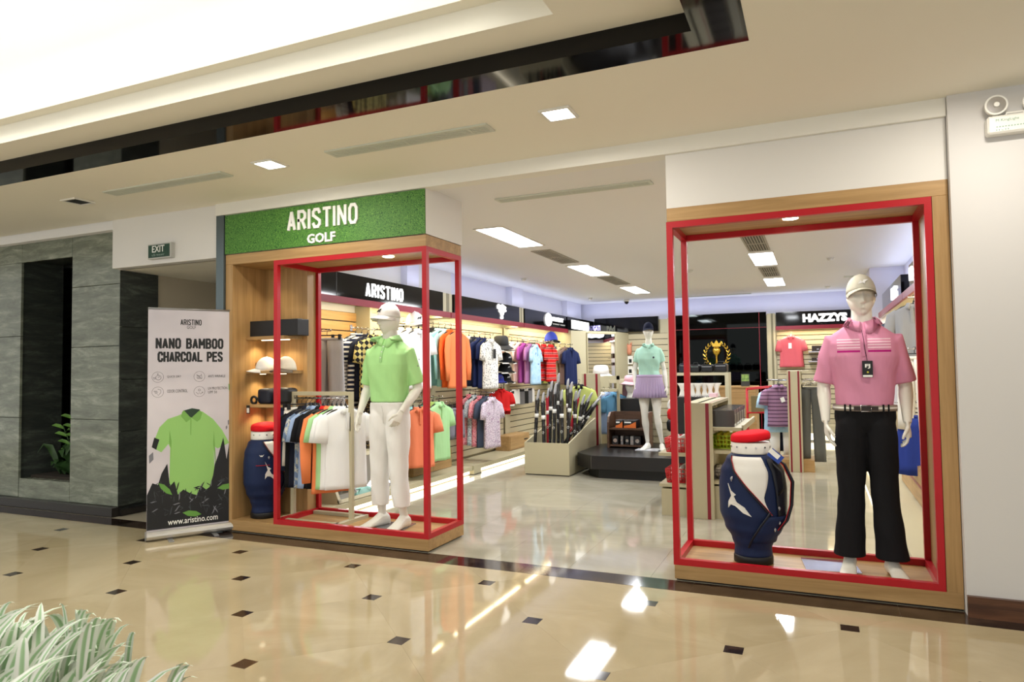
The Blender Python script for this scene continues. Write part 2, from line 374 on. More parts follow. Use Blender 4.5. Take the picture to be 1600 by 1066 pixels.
for x0 in (-8.25, -9.0, -9.75, -10.5): slab((x0 + J, 0.1, 2.74), (x0 + (0.87 if x0 > -8.3 else 0.75) - J, 0.13, ZG))
for (z0, z1s) in ((0.09, 0.86), (0.86, 1.4), (1.4, 1.95), (1.95, 2.54)):
    slab((-6.66, 0.1 + J, z0 + J), (-6.62, 0.56, z1s - J), GRANITD)
for (z0, z1s) in ((0.3, 0.98), (0.98, 1.9), (1.9, 2.74)):
    slab((-10.4, 0.62, z0 + J), (-10.37, 1.48, z1s - J), GRANITD)
    for x0 in (-10.36, -9.6, -8.85): slab((x0, 1.47, z0 + J), (x0 + 0.745, 1.5, z1s - J), GRANITD)
struct(bx('trim_5', (-8.25, 0.5, 0.3), (-7.4, 0.54, 2.74), GRANITD)) if False else None
struct(bx('baseboard_left', (-14, 0.02, 0), (-6.6, 0.1, 0.09), mat('dark_skirting', (44, 40, 36), 0.3)))
struct(bx('baseboard_corridor', (-6.62, 0.1, 0), (-6.57, 4.4, 0.06), MATS['dark_skirting']))
# shop walls
XW = -5.14
struct(bx('wall_shop_left', (-5.5, 2.05, 0), (XW, 11, ZC), SHOPW))
struct(bx('wall_shop_left_near', (-5.14, 0.45, 0), (-5.125, 2.1, ZC), SHOPW))
for (y0, y1c) in ((3.1, 3.4), (6.6, 7.1), (9.6, 10.6)):
    struct(bx('trim_6', (XW, y0, 2.5), (XW + 0.12, y1c, ZC), SHOPW))
YB = 10.7
struct(bx('wall_back', (-5.5, YB, 0), (3.2, YB + 0.2, ZC), SHOPW))
struct(bx('wall_shop_right', (1.25, 0.15, 0), (1.4, 11, ZC), SHOPW))
struct(bx('wall_shop_corner', (0.78, 7.2, 0), (1.25, 11, ZC), SHOPW))
# ======================= SHOP FRONT =======================
XL0, XL1 = -5.04, -2.87
# white bulkheads above the two display boxes
bh = struct(obj('wall_front_left', MB().box((XL0, 0.002, 2.56), (XL1, 0.62, 2.95)), WHITEW))
bh2 = struct(obj('wall_front_right', MB().box((-0.93, 0.002, 2.555), (0.745, 0.62, 2.95)), WHITEW))
# grass-print sign
t = thing('grass_sign', 'green grass-print sign panel with white lettering above the left display box', 'sign', (XL0, 0, 2.555))
obj('sign_panel', MB().box((XL0 + 0.003, -0.012, 2.56), (XL1 - 0.002, 0.0, 2.925)), GRASS, t)
L1 = at(503, 364, y=-0.02)
a0, a1 = at(449, 360, y=-0.02), at(559, 345, y=-0.02); h0 = at(449, 362, y=-0.02); h1 = at(449, 331, y=-0.02)
dtext('lettering', 'ARISTINO', LETTERW, (a0.x, -0.012, h0.z), X, Z, a1.x - a0.x, h1.z - h0.z, 0.012, t, 0.15)
a0, a1 = at(480, 381, y=-0.02), at(524, 375, y=-0.02); h0 = at(482, 381, y=-0.02); h1 = at(482, 366, y=-0.02)
text('lettering', 'GOLF', LETTERW, (a0.x, -0.012, h0.z), X, Z, a1.x - a0.x, h1.z - h0.z, 0.012, t, bold=0.03, center=False)


# left display alcove: oak plinth, beam, side and back, three shelves
al = thing('display_alcove', 'oak display alcove with plinth, beam and three lit shelves on the left of the entrance', 'display case', (XL0, 0.0, 0))
bx('plinth', (XL0, 0.0, 0.012), (XL1, 0.6, 0.105), OAK, al, bev=0.002)
bx('plinth_foot', (XL0 + 0.01, 0.02, 0.0), (XL1 - 0.02, 0.58, 0.012), BLACKM, al)
bx('top_beam', (XL0, 0.0, 2.46), (XL1, 0.6, 2.555), OAK, al, bev=0.002)
bx('side_panel', (XL0, 0.0, 0.105), (XL0 + 0.085, 0.45, 2.46), OAKV, al, bev=0.002)
bx('back_panel', (XL0 + 0.085, 0.43, 0.105), (-4.50, 0.45, 2.46), OAKV, al)
bx('end_panel', (-4.50, 0.43, 0.105), (-4.445, 0.553, 2.46), OAKV, al, bev=0.002)
def ashelf(z, lit=True):
    s = bx('shelf', (XL0 + 0.085, 0.17, z), (-4.50, 0.43, z + 0.03), OAK, al, bev=0.001)
    return s
ZS = [at(430, 525, y=0.2).z, at(430, 579, y=0.2).z, at(430, 632, y=0.2).z]
print('shelves', ZS)
for i, z in enumerate(ZS):
    s = ashelf(z - 0.03)
    if i == 0: bx('led_strip', (-4.86, 0.27, z - 0.038), (-4.53, 0.29, z - 0.03), LEDW, s)
    else:
        for xx in (-4.87, -4.62): obj('puck_light', MB().lathe([(0.028, z - 0.036), (0.03, z - 0.03)], 12, (xx, 0.3, 0)), LEDW, s)
    for xx in (-4.86, -4.62): spot('shelf_spot', (xx, 0.3, z - 0.045), 4.5, (1, 0.82, 0.52), 2.2, 0.8, r=0.02)
spot('shelf_spot', (-4.7, 0.2, 2.42), 5, (1, 0.86, 0.6), 2.0, 0.8)
dl = tag(obj('downlight', MB().lathe([(0.05, 2.452), (0.05, 2.461)], 20, (-3.42, 0.28, 0)), LEDB), 'round lit downlight in the oak beam over the lime polo mannequin', 'light')
# right display portal
pt = thing('display_portal', 'oak display portal with plinth, beam and wide right post by the right wall', 'display case', (-0.93, 0, 0))
bx('plinth', (-0.93, 0.0, 0.012), (0.745, 0.6, 0.105), OAK, pt, bev=0.002)
bx('plinth_foot', (-0.92, 0.02, 0.0), (0.74, 0.58, 0.012), BLACKM, pt)
bx('top_beam', (-0.93, 0.0, 2.46), (0.745, 0.6, 2.555), OAK, pt, bev=0.002)
bx('side_post', (0.655, 0.0, 0.105), (0.745, 0.6, 2.46), OAKV, pt, bev=0.002)
tag(obj('downlight', MB().lathe([(0.05, 2.452), (0.05, 2.461)], 20, (-0.14, 0.25, 0)), LEDB), 'round lit downlight in the oak beam over the golf bag', 'light')
# red box frames
def red_frame(x0, x1, label, z0=0.105, z1=2.46, w=0.042, yb=0.6):
    f = thing('display_cage', label, 'frame', (x0, 0, z0), group=None)
    for xx in (x0, x1 - w):
        for yy in (0.0, yb - w): bx('post', (xx, yy, z0 + w), (xx + w, yy + w, z1 - w), REDM, f)
        for zz in (z0, z1 - w): bx('side_rail', (xx, w, zz), (xx + w, yb - w, zz + w), REDM, f)
    for yy in (0.0, yb - w):
        for zz in (z0, z1 - w): bx('long_rail', (x0, yy, zz), (x1, yy + w, zz + w), REDM, f)
    return f
red_frame(-4.46, -2.868, 'red square-tube display frame around the mannequin in the lime polo')
red_frame(-0.935, 0.66, 'red square-tube display frame around the mannequin in the pink polo')

# ---------------- goods on the alcove shelves ----------------
z = ZS[0]
pa, pb, pc = at(391, 520, y=0.26), at(431, 520, y=0.24), at(467, 520, y=0.24)
def handbag(x0, x1, z, h, label, m, y0=0.22, y1=0.38, rnd_=0.03):
    t = thing('wash_bag', label, 'bag', ((x0 + x1) / 2, (y0 + y1) / 2, z), group='black bags on the alcove shelves')
    o = obj('bag_body', MB().box((x0, y0, z), (x1, y1, z + h)), m, t, bev=rnd_)
    o.modifiers['bevel'].segments = 3
    obj('zip', MB().box((x0 + 0.02, (y0 + y1) / 2 - 0.006, z + h - 0.002), (x1 - 0.02, (y0 + y1) / 2 + 0.006, z + h + 0.004)), GREY, t)
    obj('side_loop', MB().tube([(x0 + 0.004, y0 + 0.05, z + h * .8), (x0 - 0.025, y0 + 0.05, z + h * .65), (x0 + 0.004, y0 + 0.05, z + h * .45)], 0.006, 6), BLACKM, t)
    return t
BG1 = mat('black_leather', (24, 24, 26), 0.4); BG2 = mat('black_textured', (34, 35, 38), 0.55); NAVYL = mat('navy_leather', (22, 28, 44), 0.45)
handbag(pa.x, pb.x - 0.004, z, 0.15, 'ribbed black box bag, left one on the top alcove shelf', BG2, rnd_=0.006)
handbag(pb.x + 0.004, pc.x, z, 0.155, 'smooth black box bag, right one on the top alcove shelf', BG1, rnd_=0.006)
handbag(at(403, 630, y=0.24).x, at(424, 630, y=0.24).x - .003, ZS[2], 0.145, 'navy pouch bag on the lowest alcove shelf, left', NAVYL)
handbag(at(428, 630, y=0.24).x + .003, at(451, 630, y=0.24).x, ZS[2], 0.15, 'black wash bag on the lowest alcove shelf, right', BG1)
# small belt clip hanging from lowest shelf
t = thing('belt_clip', 'small black coiled belt with a white tag hanging off the lowest alcove shelf', 'belt', (at(396, 635, y=0.2).x, 0.19, ZS[2]))
bxx = at(397, 630, y=0.2)
obj('coil', MB().tube([(bxx.x + 0.035 * cos(i * pi / 6), 0.2, ZS[2] + 0.038 + 0.033 * sin(i * pi / 6)) for i in range(13)], 0.012, 6), BLACKM, t)
obj('tag', MB().box((bxx.x - 0.06, 0.165, ZS[2] - 0.09), (bxx.x - 0.02, 0.168, ZS[2] - 0.01)), mat('tag_card', (40, 40, 40), 0.5), t)
obj('tag_face', MB().box((bxx.x - 0.054, 0.163, ZS[2] - 0.08), (bxx.x - 0.026, 0.165, ZS[2] - 0.035)), LETTERW, t)

# cap: crown is a dome of panels, brim is a curved plate. Local: faces -Y, base at z=0
def cap_parts(t, m, mb, logo=None, s=1.0, logom=None):
    R = []
    n = 24
    for i in range(9):
        ph = i / 8 * pi / 2 * 0.97; r = cos(ph); zz = 0.125 * sin(ph) ** 0.9 * s
        R.append([Vector((0.083 * s * r * cos(2 * pi * j / n), 0.1 * s * r * sin(2 * pi * j / n), zz)) for j in range(n)])
    obj('crown', MB().loft(R), m, t, world=False)
    B = MB(); top = []
    rows = []
    for i in range(6):
        u = i / 5; row = []
        for j in range(13):
            a_ = pi + (j / 12) * pi; x = 0.083 * s * cos(a_) * (1 - 0.03 * u); y = 0.1 * s * sin(a_) - 0.075 * s * u * (sin(-a_) ** 0.6 if sin(-a_) > 0 else 0)
            zz = 0.004 + 0.018 * s * (-(x / 0.083 / s) ** 2) + 0.012 * s - 0.022 * u * s
            row.append((x, y, zz))
        rows.append(row)
    V = [Vector(p) for r in rows for p in r]; V2 = [p + Vector((0, 0, 0.005)) for p in V]; N_ = len(V)
    Fq = []
    for i in range(5):
        for j in range(12):
            q = (i * 13 + j, i * 13 + j + 1, (i + 1) * 13 + j + 1, (i + 1) * 13 + j); Fq += [q, tuple(k_ + N_ for k_ in reversed(q))]
    for j in range(12): Fq += [(5 * 13 + j, 5 * 13 + j + 1, 5 * 13 + j + 1 + N_, 5 * 13 + j + N_), (j, j + 1, j + 1 + N_, j + N_)]
    for i in range(5): Fq += [(i * 13, (i + 1) * 13, (i + 1) * 13 + N_, i * 13 + N_), (i * 13 + 12, (i + 1) * 13 + 12, (i + 1) * 13 + 12 + N_, i * 13 + 12 + N_)]
    B.add(V + V2, Fq, True); obj('brim', B, mb, t, world=False)
    obj('top_button', MB().lathe([(0.007 * s, 0.122 * s), (0.006 * s, 0.129 * s), (0.001, 0.131 * s)], 8), mb, t, world=False)
    if logo:
        pts = [(-0.03, 0.0), (-0.012, 0.024), (-0.004, 0.012), (0.004, 0.026), (0.03, 0.028), (0.012, 0.014), (0.008, 0.0), (-0.002, 0.008), (-0.016, 0.002)] if logo == 'a' else \
              [(-0.018, 0), (0.018, 0.0), (0.02, 0.028), (-0.018, 0.028), (-0.018, 0.02), (0.008, 0.02), (0.006, 0.012), (-0.018, 0.014)]
        obj('logo', MB().prism([(x * s, z_ * s) for x, z_ in pts], (0, -0.0975 * s, 0.045 * s), X, Vector((0, 0.25, 1)), (0, -0.004, 0)), logom or BLACKM, t, world=False)
def cap(name, label, loc, rz, m, mb=None, logo=None, s=1.0, group=None, tilt=0, logom=None, cat='cap'):
    t = thing(name, label, cat, loc, rz, group); t.rotation_euler = (tilt, 0, rz); cap_parts(t, m, mb or m, logo, s, logom); return t
CAPW = cloth('white_cap_cloth', (232, 230, 226)); CAPG = cloth('pale_grey_cap_cloth', (178, 174, 160)); CAPN = cloth('navy_cap_cloth', (24, 28, 48)); CAPC = cloth('cream_cap_cloth', (226, 218, 200))
p = at(417, 579, y=0.27); cap('baseball_cap', 'white cap with black logo, left one on the middle alcove shelf', (p.x, 0.27, ZS[1]), -0.75, CAPW, None, 'a', 1.05)
p = at(447, 579, y=0.26); cap('baseball_cap', 'cream cap with dark brim, right one on the middle alcove shelf', (p.x, 0.26, ZS[1]), -0.1, CAPC, mat('taupe_cloth', (120, 108, 92), 0.8), 'b', 1.05)

# ---------------- golf bags ----------------
NAVY = cloth('navy_bag_cloth', (30, 42, 76), 0.5); NAVYD = mat('navy_piping', (14, 18, 32), 0.5); WLEA = mat('white_leather', (228, 226, 220), 0.4); REDF = cloth('red_fleece', (208, 20, 34))
def bag_prof(z):
    P = [(0.0, .118, .11), (0.05, .122, .115), (0.10, .118, .11), (0.16, .135, .125), (0.24, .178, .155), (0.34, .208, .172), (0.5, .210, .172), (0.60, .198, .165), (0.69, .160, .145), (0.735, .116, .113), (0.80, .116, .113)]
    for (a0, *u), (b0, *v) in zip(P, P[1:]):
        if a0 <= z <= b0:
            t_ = (z - a0) / (b0 - a0); t_ = t_ * t_ * (3 - 2 * t_); return u[0] + (v[0] - u[0]) * t_, u[1] + (v[1] - u[1]) * t_
    return P[-1][1:]
def bag_pt(th, z, off=0.0):
    rx, ry = bag_prof(z); return Vector(((rx + off) * cos(th), (ry + off) * sin(th), z))
def patch(thl, thr, zs, off, n=10):
    rows = [[bag_pt(thl(z) + (thr(z) - thl(z)) * j / n, z, off) for j in range(n + 1)] for z in zs]
    mb = MB(); V = [p for r in rows for p in r]; V2 = [bag_pt(thl(z) + (thr(z) - thl(z)) * j / n, z, off - 0.006) for z in zs for j in range(n + 1)]
    N_ = len(V); Fq = []
    for i in range(len(zs) - 1):
        for j in range(n): Fq.append((i * (n + 1) + j, i * (n + 1) + j + 1, (i + 1) * (n + 1) + j + 1, (i + 1) * (n + 1) + j))
    for i in range(len(zs) - 1):
        for j in (0, n): q = (i * (n + 1) + j, (i + 1) * (n + 1) + j); Fq.append((q[0], q[1], q[1] + N_, q[0] + N_))
    for j in range(n):
        for i in (0, len(zs) - 1): q = (i * (n + 1) + j, i * (n + 1) + j + 1); Fq.append((q[0], q[1], q[1] + N_, q[0] + N_))
    return mb.add(V + V2, Fq, True)
def on_bag(poly, th0, z0, s, off=0.006):
    """flat outline wrapped on the bag side; x to the right as seen from outside"""
    mb = MB(); P = [bag_pt(th0 + x * s / bag_prof(z0 + y * s)[0], z0 + y * s, off) for x, y in poly]; P2 = [bag_pt(th0 + x * s / bag_prof(z0 + y * s)[0], z0 + y * s, -0.002) for x, y in poly]
    tri = geometry.tessellate_polygon([[Vector((x, y, 0)) for x, y in poly]]); n = len(P)
    return mb.add(P + P2, [tuple(q) for q in tri] + [(i, (i + 1) % n, (i + 1) % n + n, i + n) for i in range(n)])
RUNBIRD = [(-1.0, 1.9), (-0.55, 1.1), (0.0, 0.75), (-0.28, 0.55), (0.05, -0.05), (0.9, -0.55), (1.6, -1.5), (0.75, -1.15), (-0.1, -0.45), (-0.65, -0.35), (-1.0, -0.75), (-0.95, -0.05), (-0.55, 0.6)]
def golf_bag(label, loc, rz, s=1.0):
    t = thing('golf_bag', label, 'golf bag', loc, rz); t.scale = (s, s, s)
    n = 36
    obj('bag_body', MB().loft([[bag_pt(2 * pi * j / n, i / 44 * 0.735) for j in range(n)] for i in range(3, 45)]), NAVY, t, world=False)
    obj('base_ring', MB().lathe([(.116, 0), (.126, .006), (.126, .045), (.12, .055)], 32), BLACKM, t, world=False)
    obj('collar_band', MB().loft([[bag_pt(2 * pi * j / n, z, o_) for j in range(n)] for z, o_ in ((.725, .006), (.735, .01), (.795, .01), (.8, .004))]), WLEA, t, world=False)
    R = []
    for i in range(7):
        u = i / 6; rr = 1.05 - 0.3 * u ** 3; R.append([Vector((.122 * rr * cos(2 * pi * j / n), .118 * rr * sin(2 * pi * j / n), .80 + 0.05 * (1 - (1 - u) ** 2) + (0.018 * (0.5 - 0.5 * cos(2 * pi * j / n * 1 + 2.6))) * 1.6)) for j in range(n)])
    obj('padded_rim', MB().loft(R), REDF, t, world=False)
    for k in range(8):
        th = -pi / 2 + (k - 3.5) * 0.5; obj('rivet', MB().lathe([(0.006, 0), (0.006, 0.004)], 8), CHROME, t, world=False).matrix_local = Matrix.Translation(bag_pt(th, 0.77, 0.01)) @ Vector((cos(th), sin(th), 0)).to_track_quat('Z', 'Y').to_matrix().to_4x4()
    zs = [0.20 + i * 0.51 / 22 for i in range(23)]
    f_l = lambda z: -pi * 0.5 - 0.95 + (0.71 - z) * 4.1
    f_r = lambda z: -pi * 0.5 + 0.42 + 0.10 * sin(max(0, (0.71 - z)) / 0.20 * pi) + max(0, .45 - z) * 1.9
    zs = [z for z in zs if f_r(z) > f_l(z) + 0.01]
    obj('white_panel', patch(f_l, f_r, zs, 0.006), WLEA, t, world=False)
    obj('zip_tape', MB().tube([bag_pt(f_l(z) - 0.03, z, 0.004) for z in zs], 0.008, 6), NAVYD, t, world=False)
    obj('red_piping', MB().tube([bag_pt(f_l(z) + 0.03, z, 0.008) for z in zs], 0.0022, 5), REDM, t, world=False)
    obj('side_pocket', patch(lambda z: -pi / 2 + 0.62 + (0.7 - z) * 0.55, lambda z: 0.15, [0.3 + i * 0.04 for i in range(11)], 0.012), NAVYD, t, world=False)
    obj('lower_pocket', patch(lambda z: -pi / 2 - 0.25 + (z - 0.1) * 3.0, lambda z: 0.1, [0.15 + i * 0.03 for i in range(5)] + [.3, .33], 0.014), NAVY, t, world=False)
    obj('pocket_edge', MB().tube([bag_pt(-pi / 2 - 0.28 + (z - 0.1) * 3.0, z, 0.012) for z in [0.12 + i * 0.03 for i in range(9)]], 0.007, 6), NAVYD, t, world=False)
    obj('logo', on_bag(RUNBIRD, -pi / 2 - 0.50, 0.42, 0.06), WLEA, t, world=False)
    # shoulder strap and handle on the right-hand side
    st_ = [bag_pt(-0.5, .71, .02), bag_pt(-0.35, .66, .05), bag_pt(-0.3, .55, .06), bag_pt(-0.3, .4, .045), bag_pt(-0.35, .3, .03), bag_pt(-0.6, .24, .02)]
    obj('shoulder_strap', MB().tube(st_, [.012, .022, .026, .026, .022, .012], 8, flat=0.45), NAVYD, t, world=False)
    obj('strap_piping', MB().tube([p + Vector((-0.012, -0.018, 0)) for p in st_], 0.003, 5), REDM, t, world=False)
    obj('grab_handle', MB().tube([bag_pt(-0.75, .68, .0), bag_pt(-0.7, .62, .05), bag_pt(-0.7, .52, .05), bag_pt(-0.75, .46, .0)], .008, 6), BLACKM, t, world=False)
    for (th, z) in ((-pi / 2 - 0.62, 0.585), (-0.75, 0.4), (-0.65, 0.3), (-0.8, 0.26)):
        obj('zip_pull', MB().tube([bag_pt(th, z, 0.012), bag_pt(th + 0.02, z - 0.015, 0.018), bag_pt(th, z - 0.035, 0.014), bag_pt(th - 0.03, z - 0.015, 0.018), bag_pt(th, z, 0.012)], 0.003, 5), CHROME, t, world=False)
    return t
p = at(1180, 880, z=0.105)
gb = golf_bag('navy and white golf bag with red rim in the right display frame', (-0.44, 0.27, 0.105), 0.1, 1.03)
obj('swing_tag', MB().obox((0.15, -0.12, 0.72), Vector((0.035, 0, -0.03)), (0, 0.001, 0), Vector((0.018, 0, 0.022))), mat('blue_tag', (36, 70, 160), 0.5), gb, world=False)
obj('swing_tag', MB().obox((0.143, -0.121, 0.735), Vector((0.028, 0, -0.025)), (0, 0.001, 0), Vector((0.01, 0, 0.012))), LETTERW, gb, world=False)
gb2 = golf_bag('navy golf bag with white side panel standing on the alcove floor at left', (-4.77, 0.22, 0.105), 1.65, 1.0)
for ch in list(gb2.children):
    if ch.name.startswith('logo'): pass
obj('logo', on_bag([(-1.2, .5), (-0.3, 0.1), (0, .5), (.4, .1), (1.3, .7), (.5, -.4), (-.5, -.4)], -pi / 2 - 0.95, 0.585, 0.018), WLEA, gb2, world=False)
obj('zip_tape', MB().tube([bag_pt(-pi / 2 - 1.2 + i * 0.08, 0.5, 0.004) for i in range(9)], 0.003, 5), REDM, gb2, world=False)

# ---------------- roll-up banner ----------------
B0 = Vector((-5.355, -0.565, 0)); B1 = Vector((-4.965, 0.045, 0)); bu = (B1 - B0).normalized(); bn = Vector((bu.y, -bu.x, 0)); bw = (B1 - B0).length
print('banner width', bw)
PRINTBG = noise_mat('banner_print_grey', (214, 208, 214), (176, 172, 180), (1.2, 1.2, 1.2), 0.5, detail=3, p0=0.3, p1=0.75)
PGREEN = mat('print_green', (146, 196, 110), 0.5); PGRD = mat('print_green_fold', (118, 170, 82), 0.5); PBLK = mat('print_black', (24, 26, 28), 0.5)
bt = thing('rollup_banner', 'tall roll-up banner with a lime polo print left of the oak alcove', 'banner', tuple((B0 + B1) / 2))
bt['kindless'] = 0; del bt['kindless']
H0, H1 = 0.085, 2.03
def BP(u, z, off=0.0): return B0 + bu * (u * bw) + Z * z + bn * off   # u 0..1 across, z metres
obj('base_cassette', MB().loft([[BP(u, 0, 0) + bn * (cos(a_) * .05) + Z * (.045 + sin(a_) * .04) for a_ in [i * pi / 6 for i in range(12)]] for u in (-0.008, 1.008)], smooth=False), mat('brushed_aluminium', (206, 204, 200), 0.35, metal=0.7), bt)
for u in (-0.012, 1.003): obj('end_cap', MB().loft([[BP(u + du, 0, 0) + bn * (cos(a_) * .052) + Z * (.045 + sin(a_) * .042) for a_ in [i * pi / 6 for i in range(12)]] for du in (0, .01)], smooth=False), GREY, bt)
for u in (0.25, 0.75): obj('foot', MB().obox(BP(u, 0.004, 0.06), bu * 0.02, bn * 0.09, Z * 0.004), GREY, bt)
bp_ = obj('print_sheet', MB().obox(BP(0.5, (H0 + H1) / 2, 0), bu * (bw / 2), bn * 0.001, Z * ((H1 - H0) / 2)), PRINTBG, bt)
obj('top_rail', MB().tube([BP(0, H1, 0), BP(1, H1, 0)], 0.009, 8), GREY, bt)
obj('support_pole', MB().tube([BP(0.5, 0.08, -0.02), BP(0.5, H1, -0.012)], 0.007, 6), GREY, bt)
def deco(name, poly, m, off, par=bp_):
    return obj(name, MB().prism([(u * bw, z) for u, z in poly], B0 + bn * (off - .0004), bu, Z, bn * 0.0004), m, par)
def bpx(px, py):
    """print position (u, z) of a photo pixel on the banner"""
    d = right * ((px - 800) / F) - upv * ((py - 533) / F) + fwd; tt = (B0 - CAM).dot(bn) / d.dot(bn); q = CAM + d * tt; return ((q - B0).dot(bu) / bw, q.z)
def bdtext(s, x0, x1, yb, yt, st):
    ub, zb = bpx(x0, yb); ut, zt = bpx(x0, yt); u1, _ = bpx(x1, yb)
    dtext('print_lettering', s, PBLK, BP(ub, zb, 0.0013), bu, Z, (u1 - ub) * bw, zt - zb, 0.0006, bp_, st)
def btext(s, x0, x1, yb, yt, m=PBLK, bold=0.0, off=0.0015):
    ub, zb = bpx(x0, yb[0]); ut, zt = bpx(x0, yt); u1, _ = bpx(x1, yb[1])
    text('print_lettering', s, m, BP(ub, zb, off), bu, Z, (u1 - ub) * bw, zt - zb, 0.0006, bp_, bold=bold, center=False)
bdtext('ARISTINO', 282, 315, 508, 499, 0.14); btext('GOLF', 292, 306, (514, 514), 509)
bdtext('NANO BAMBOO', 243, 349, 545, 528, 0.19); bdtext('CHARCOAL PES', 246, 348, 566, 549.5, 0.19)
btext('QUICK DRY', 261, 283, (591, 591), 587); btext('ODOR CONTROL', 261, 293, (614, 614), 609); btext('ANTI WRINKLE', 325, 352, (590, 590), 586)
btext('UV PROTECTION', 325, 355, (609, 609), 605); btext('UPF 50', 325, 339, (615, 615), 611)
btext('www.aristino.com', 262, 340, (821, 812), 812, m=LETTERW, bold=0.01, off=.0075)
def ring_(cx, cy, r_, n=24, w=0.0022):
    u, z = bpx(cx, cy); c_ = BP(u, z, 0.0015); mb = MB(); V = []
    for k_ in range(n):
        a_ = 2 * pi * k_ / n
        for q in (r_ - w, r_): V.append(c_ + bu * (q * cos(a_)) + Z * (q * sin(a_)))
    mb.add(V, [(2 * k_, 2 * k_ + 1, (2 * k_ + 3) % (2 * n), (2 * k_ + 2) % (2 * n)) for k_ in range(n)]); return mb, c_
for cx, cy, kind in ((246.5, 589.5, 0), (246.5, 613, 1), (311.5, 588.5, 2), (311.5, 612, 3)):
    mb, c_ = ring_(cx, cy, 0.047)
    L_ = lambda *P: mb.tube([c_ + bu * (x * .047) + Z * (y * .047) for x, y in P], 0.0014, 4)
    if kind == 0: L_(*[(0.45 * cos(i * pi / 6) + .1, 0.45 * sin(i * pi / 6) - .1) for i in range(13)]); L_((0, .35), (0, .6)); L_((-.15, .62), (.15, .62)); L_((.1, -.1), (.3, .1)); L_((-.8, -.1), (-.4, -.1)); L_((-.75, -.35), (-.35, -.35))
    if kind == 1: L_((0, .55), (.5, .4), (.5, -.1), (0.1, -.6), (-.1, -.4)); L_((-.7, .2), (-.1, .2)); L_((-.6, 0), (0, 0)); L_((-.5, -.2), (-.05, -.2))
    if kind == 2: L_((-.5, .4), (.5, -.5)); L_((-.5, .1), (.1, .1), (.4, .3)); L_((-.5, -.2), (.2, -.2)); L_((-.4, -.4), (.3, -.4)); L_((.3, .5), (.5, -.3))
    if kind == 3: L_(*[(0.2 * cos(i * pi / 4), 0.2 * sin(i * pi / 4) + .3) for i in range(9)]); L_((-.6, -.1), (-.2, -.5), (0, -.2), (.2, -.5), (.6, -.1)); L_((.45, -.1), (.6, -.1), (.6, -.3))
    obj('print_icon', mb, PBLK, bp_)
Q = lambda pts: [bpx(x, y) for x, y in pts]
# print of the polo
deco('printed_polo', Q([(277, 650), (289, 645), (312, 644), (316, 643), (333, 655), (347, 672), (358, 692), (340, 701), (334, 697), (335, 740), (340, 772), (330, 776), (300, 778), (266, 781), (264, 775), (266, 700), (263, 694), (252, 707), (237, 699), (249, 668), (262, 655)]), PGREEN, 0.002)
deco('printed_sleeve_band', Q([(241, 684), (249, 687), (244, 703), (237, 699)]), PBLK, 0.003)
deco('printed_neck', Q([(286, 642), (300, 638), (312, 640), (312, 645), (300, 653), (287, 648)]), mat('print_dark_green', (36, 60, 44), 0.5), 0.003)
deco('printed_collar', Q([(284, 645), (287, 641), (299, 654), (291, 660), (283, 651)]), PGRD, 0.0035); deco('printed_collar', Q([(312, 641), (316, 645), (313, 655), (308, 659), (299, 653)]), PGRD, 0.0035)
deco('printed_placket', Q([(297.5, 655), (299, 655), (298.5, 680), (297.5, 680)]), PGRD, 0.0035)
deco('printed_fold', Q([(265, 672), (268, 690), (266, 740), (267, 700), (264, 692)]), PGRD, 0.003); deco('printed_fold', Q([(334, 672), (336, 700), (338, 740), (335, 710), (333, 695)]), PGRD, 0.003)
# charcoal shards at the foot of the print
PC1 = mat('print_charcoal', (26, 28, 32), 0.5); PC2 = mat('print_charcoal_light', (62, 64, 70), 0.5); PC3 = mat('print_grey_smoke', (120, 120, 128), 0.5); PLEAF = mat('print_leaf_green', (98, 150, 66), 0.5)
rr = random.Random(3)
outline = [(0.002, 0.095), (0.998, 0.095), (0.998, 0.72), (0.93, 0.80), (0.90, 0.66), (0.86, 0.86), (0.80, 0.7), (0.76, 0.62), (0.74, 0.52), (0.70, 0.42), (0.66, 0.40), (0.6, 0.44), (0.55, 0.36), (0.48, 0.38), (0.4, 0.42), (0.34, 0.38), (0.3, 0.5), (0.25, 0.46), (0.22, 0.66), (0.16, 0.58), (0.12, 0.48), (0.06, 0.5), (0.002, 0.4)]
deco('printed_charcoal', outline, PC1, 0.0042)
for k_ in range(110):
    u = rr.uniform(0.06, 0.94); z = rr.uniform(0.2, 0.42 + 0.25 * abs(u - 0.5)); s_ = rr.uniform(0.015, 0.05); a_ = rr.uniform(0, pi)
    pts = [(u + s_ * 1.1 * cos(a_ + b2) * q, z + s_ * sin(a_ + b2) * q) for b2, q in ((0, 1), (0.35, .5), (pi, .9), (pi + .4, .45))]
    pts = [(min(.995, max(.005, x)), y) for x, y in pts]
    deco('printed_shard', pts, rr.choice([PC2, PC3, mat('print_shard_mid', (44, 46, 52), 0.5), MATS['print_black']]), 0.005 + 0.0003 * (k_ % 3))
for (u, z, s_) in ((0.05, 0.72, .05), (0.93, 1.0, .03), (0.96, 0.83, .03), (0.9, 0.95, .02)):
    deco('printed_shard', [(u - s_ * .5, z - s_), (u + s_ * .4, z - s_ * .3), (u + s_ * .3, z + s_), (u - s_ * .6, z + s_ * .4)], PC3, 0.003)
for (u, z, a_) in ((0.9, 0.41, 0.1), (0.2, 0.44, -0.8), (0.5, 0.2, -0.2), (0.96, 1.28, -1.2)):
    deco('printed_leaf', [(min(.996, u + 0.11 * cos(a_) * q - 0.03 * p_ * sin(a_)), z + 0.08 * sin(a_) * q + 0.03 * p_ * cos(a_)) for q, p_ in ((-1, 0), (-.4, -.8), (.4, -.8), (1, 0), (.4, .8), (-.4, .8))], PLEAF, 0.0062)

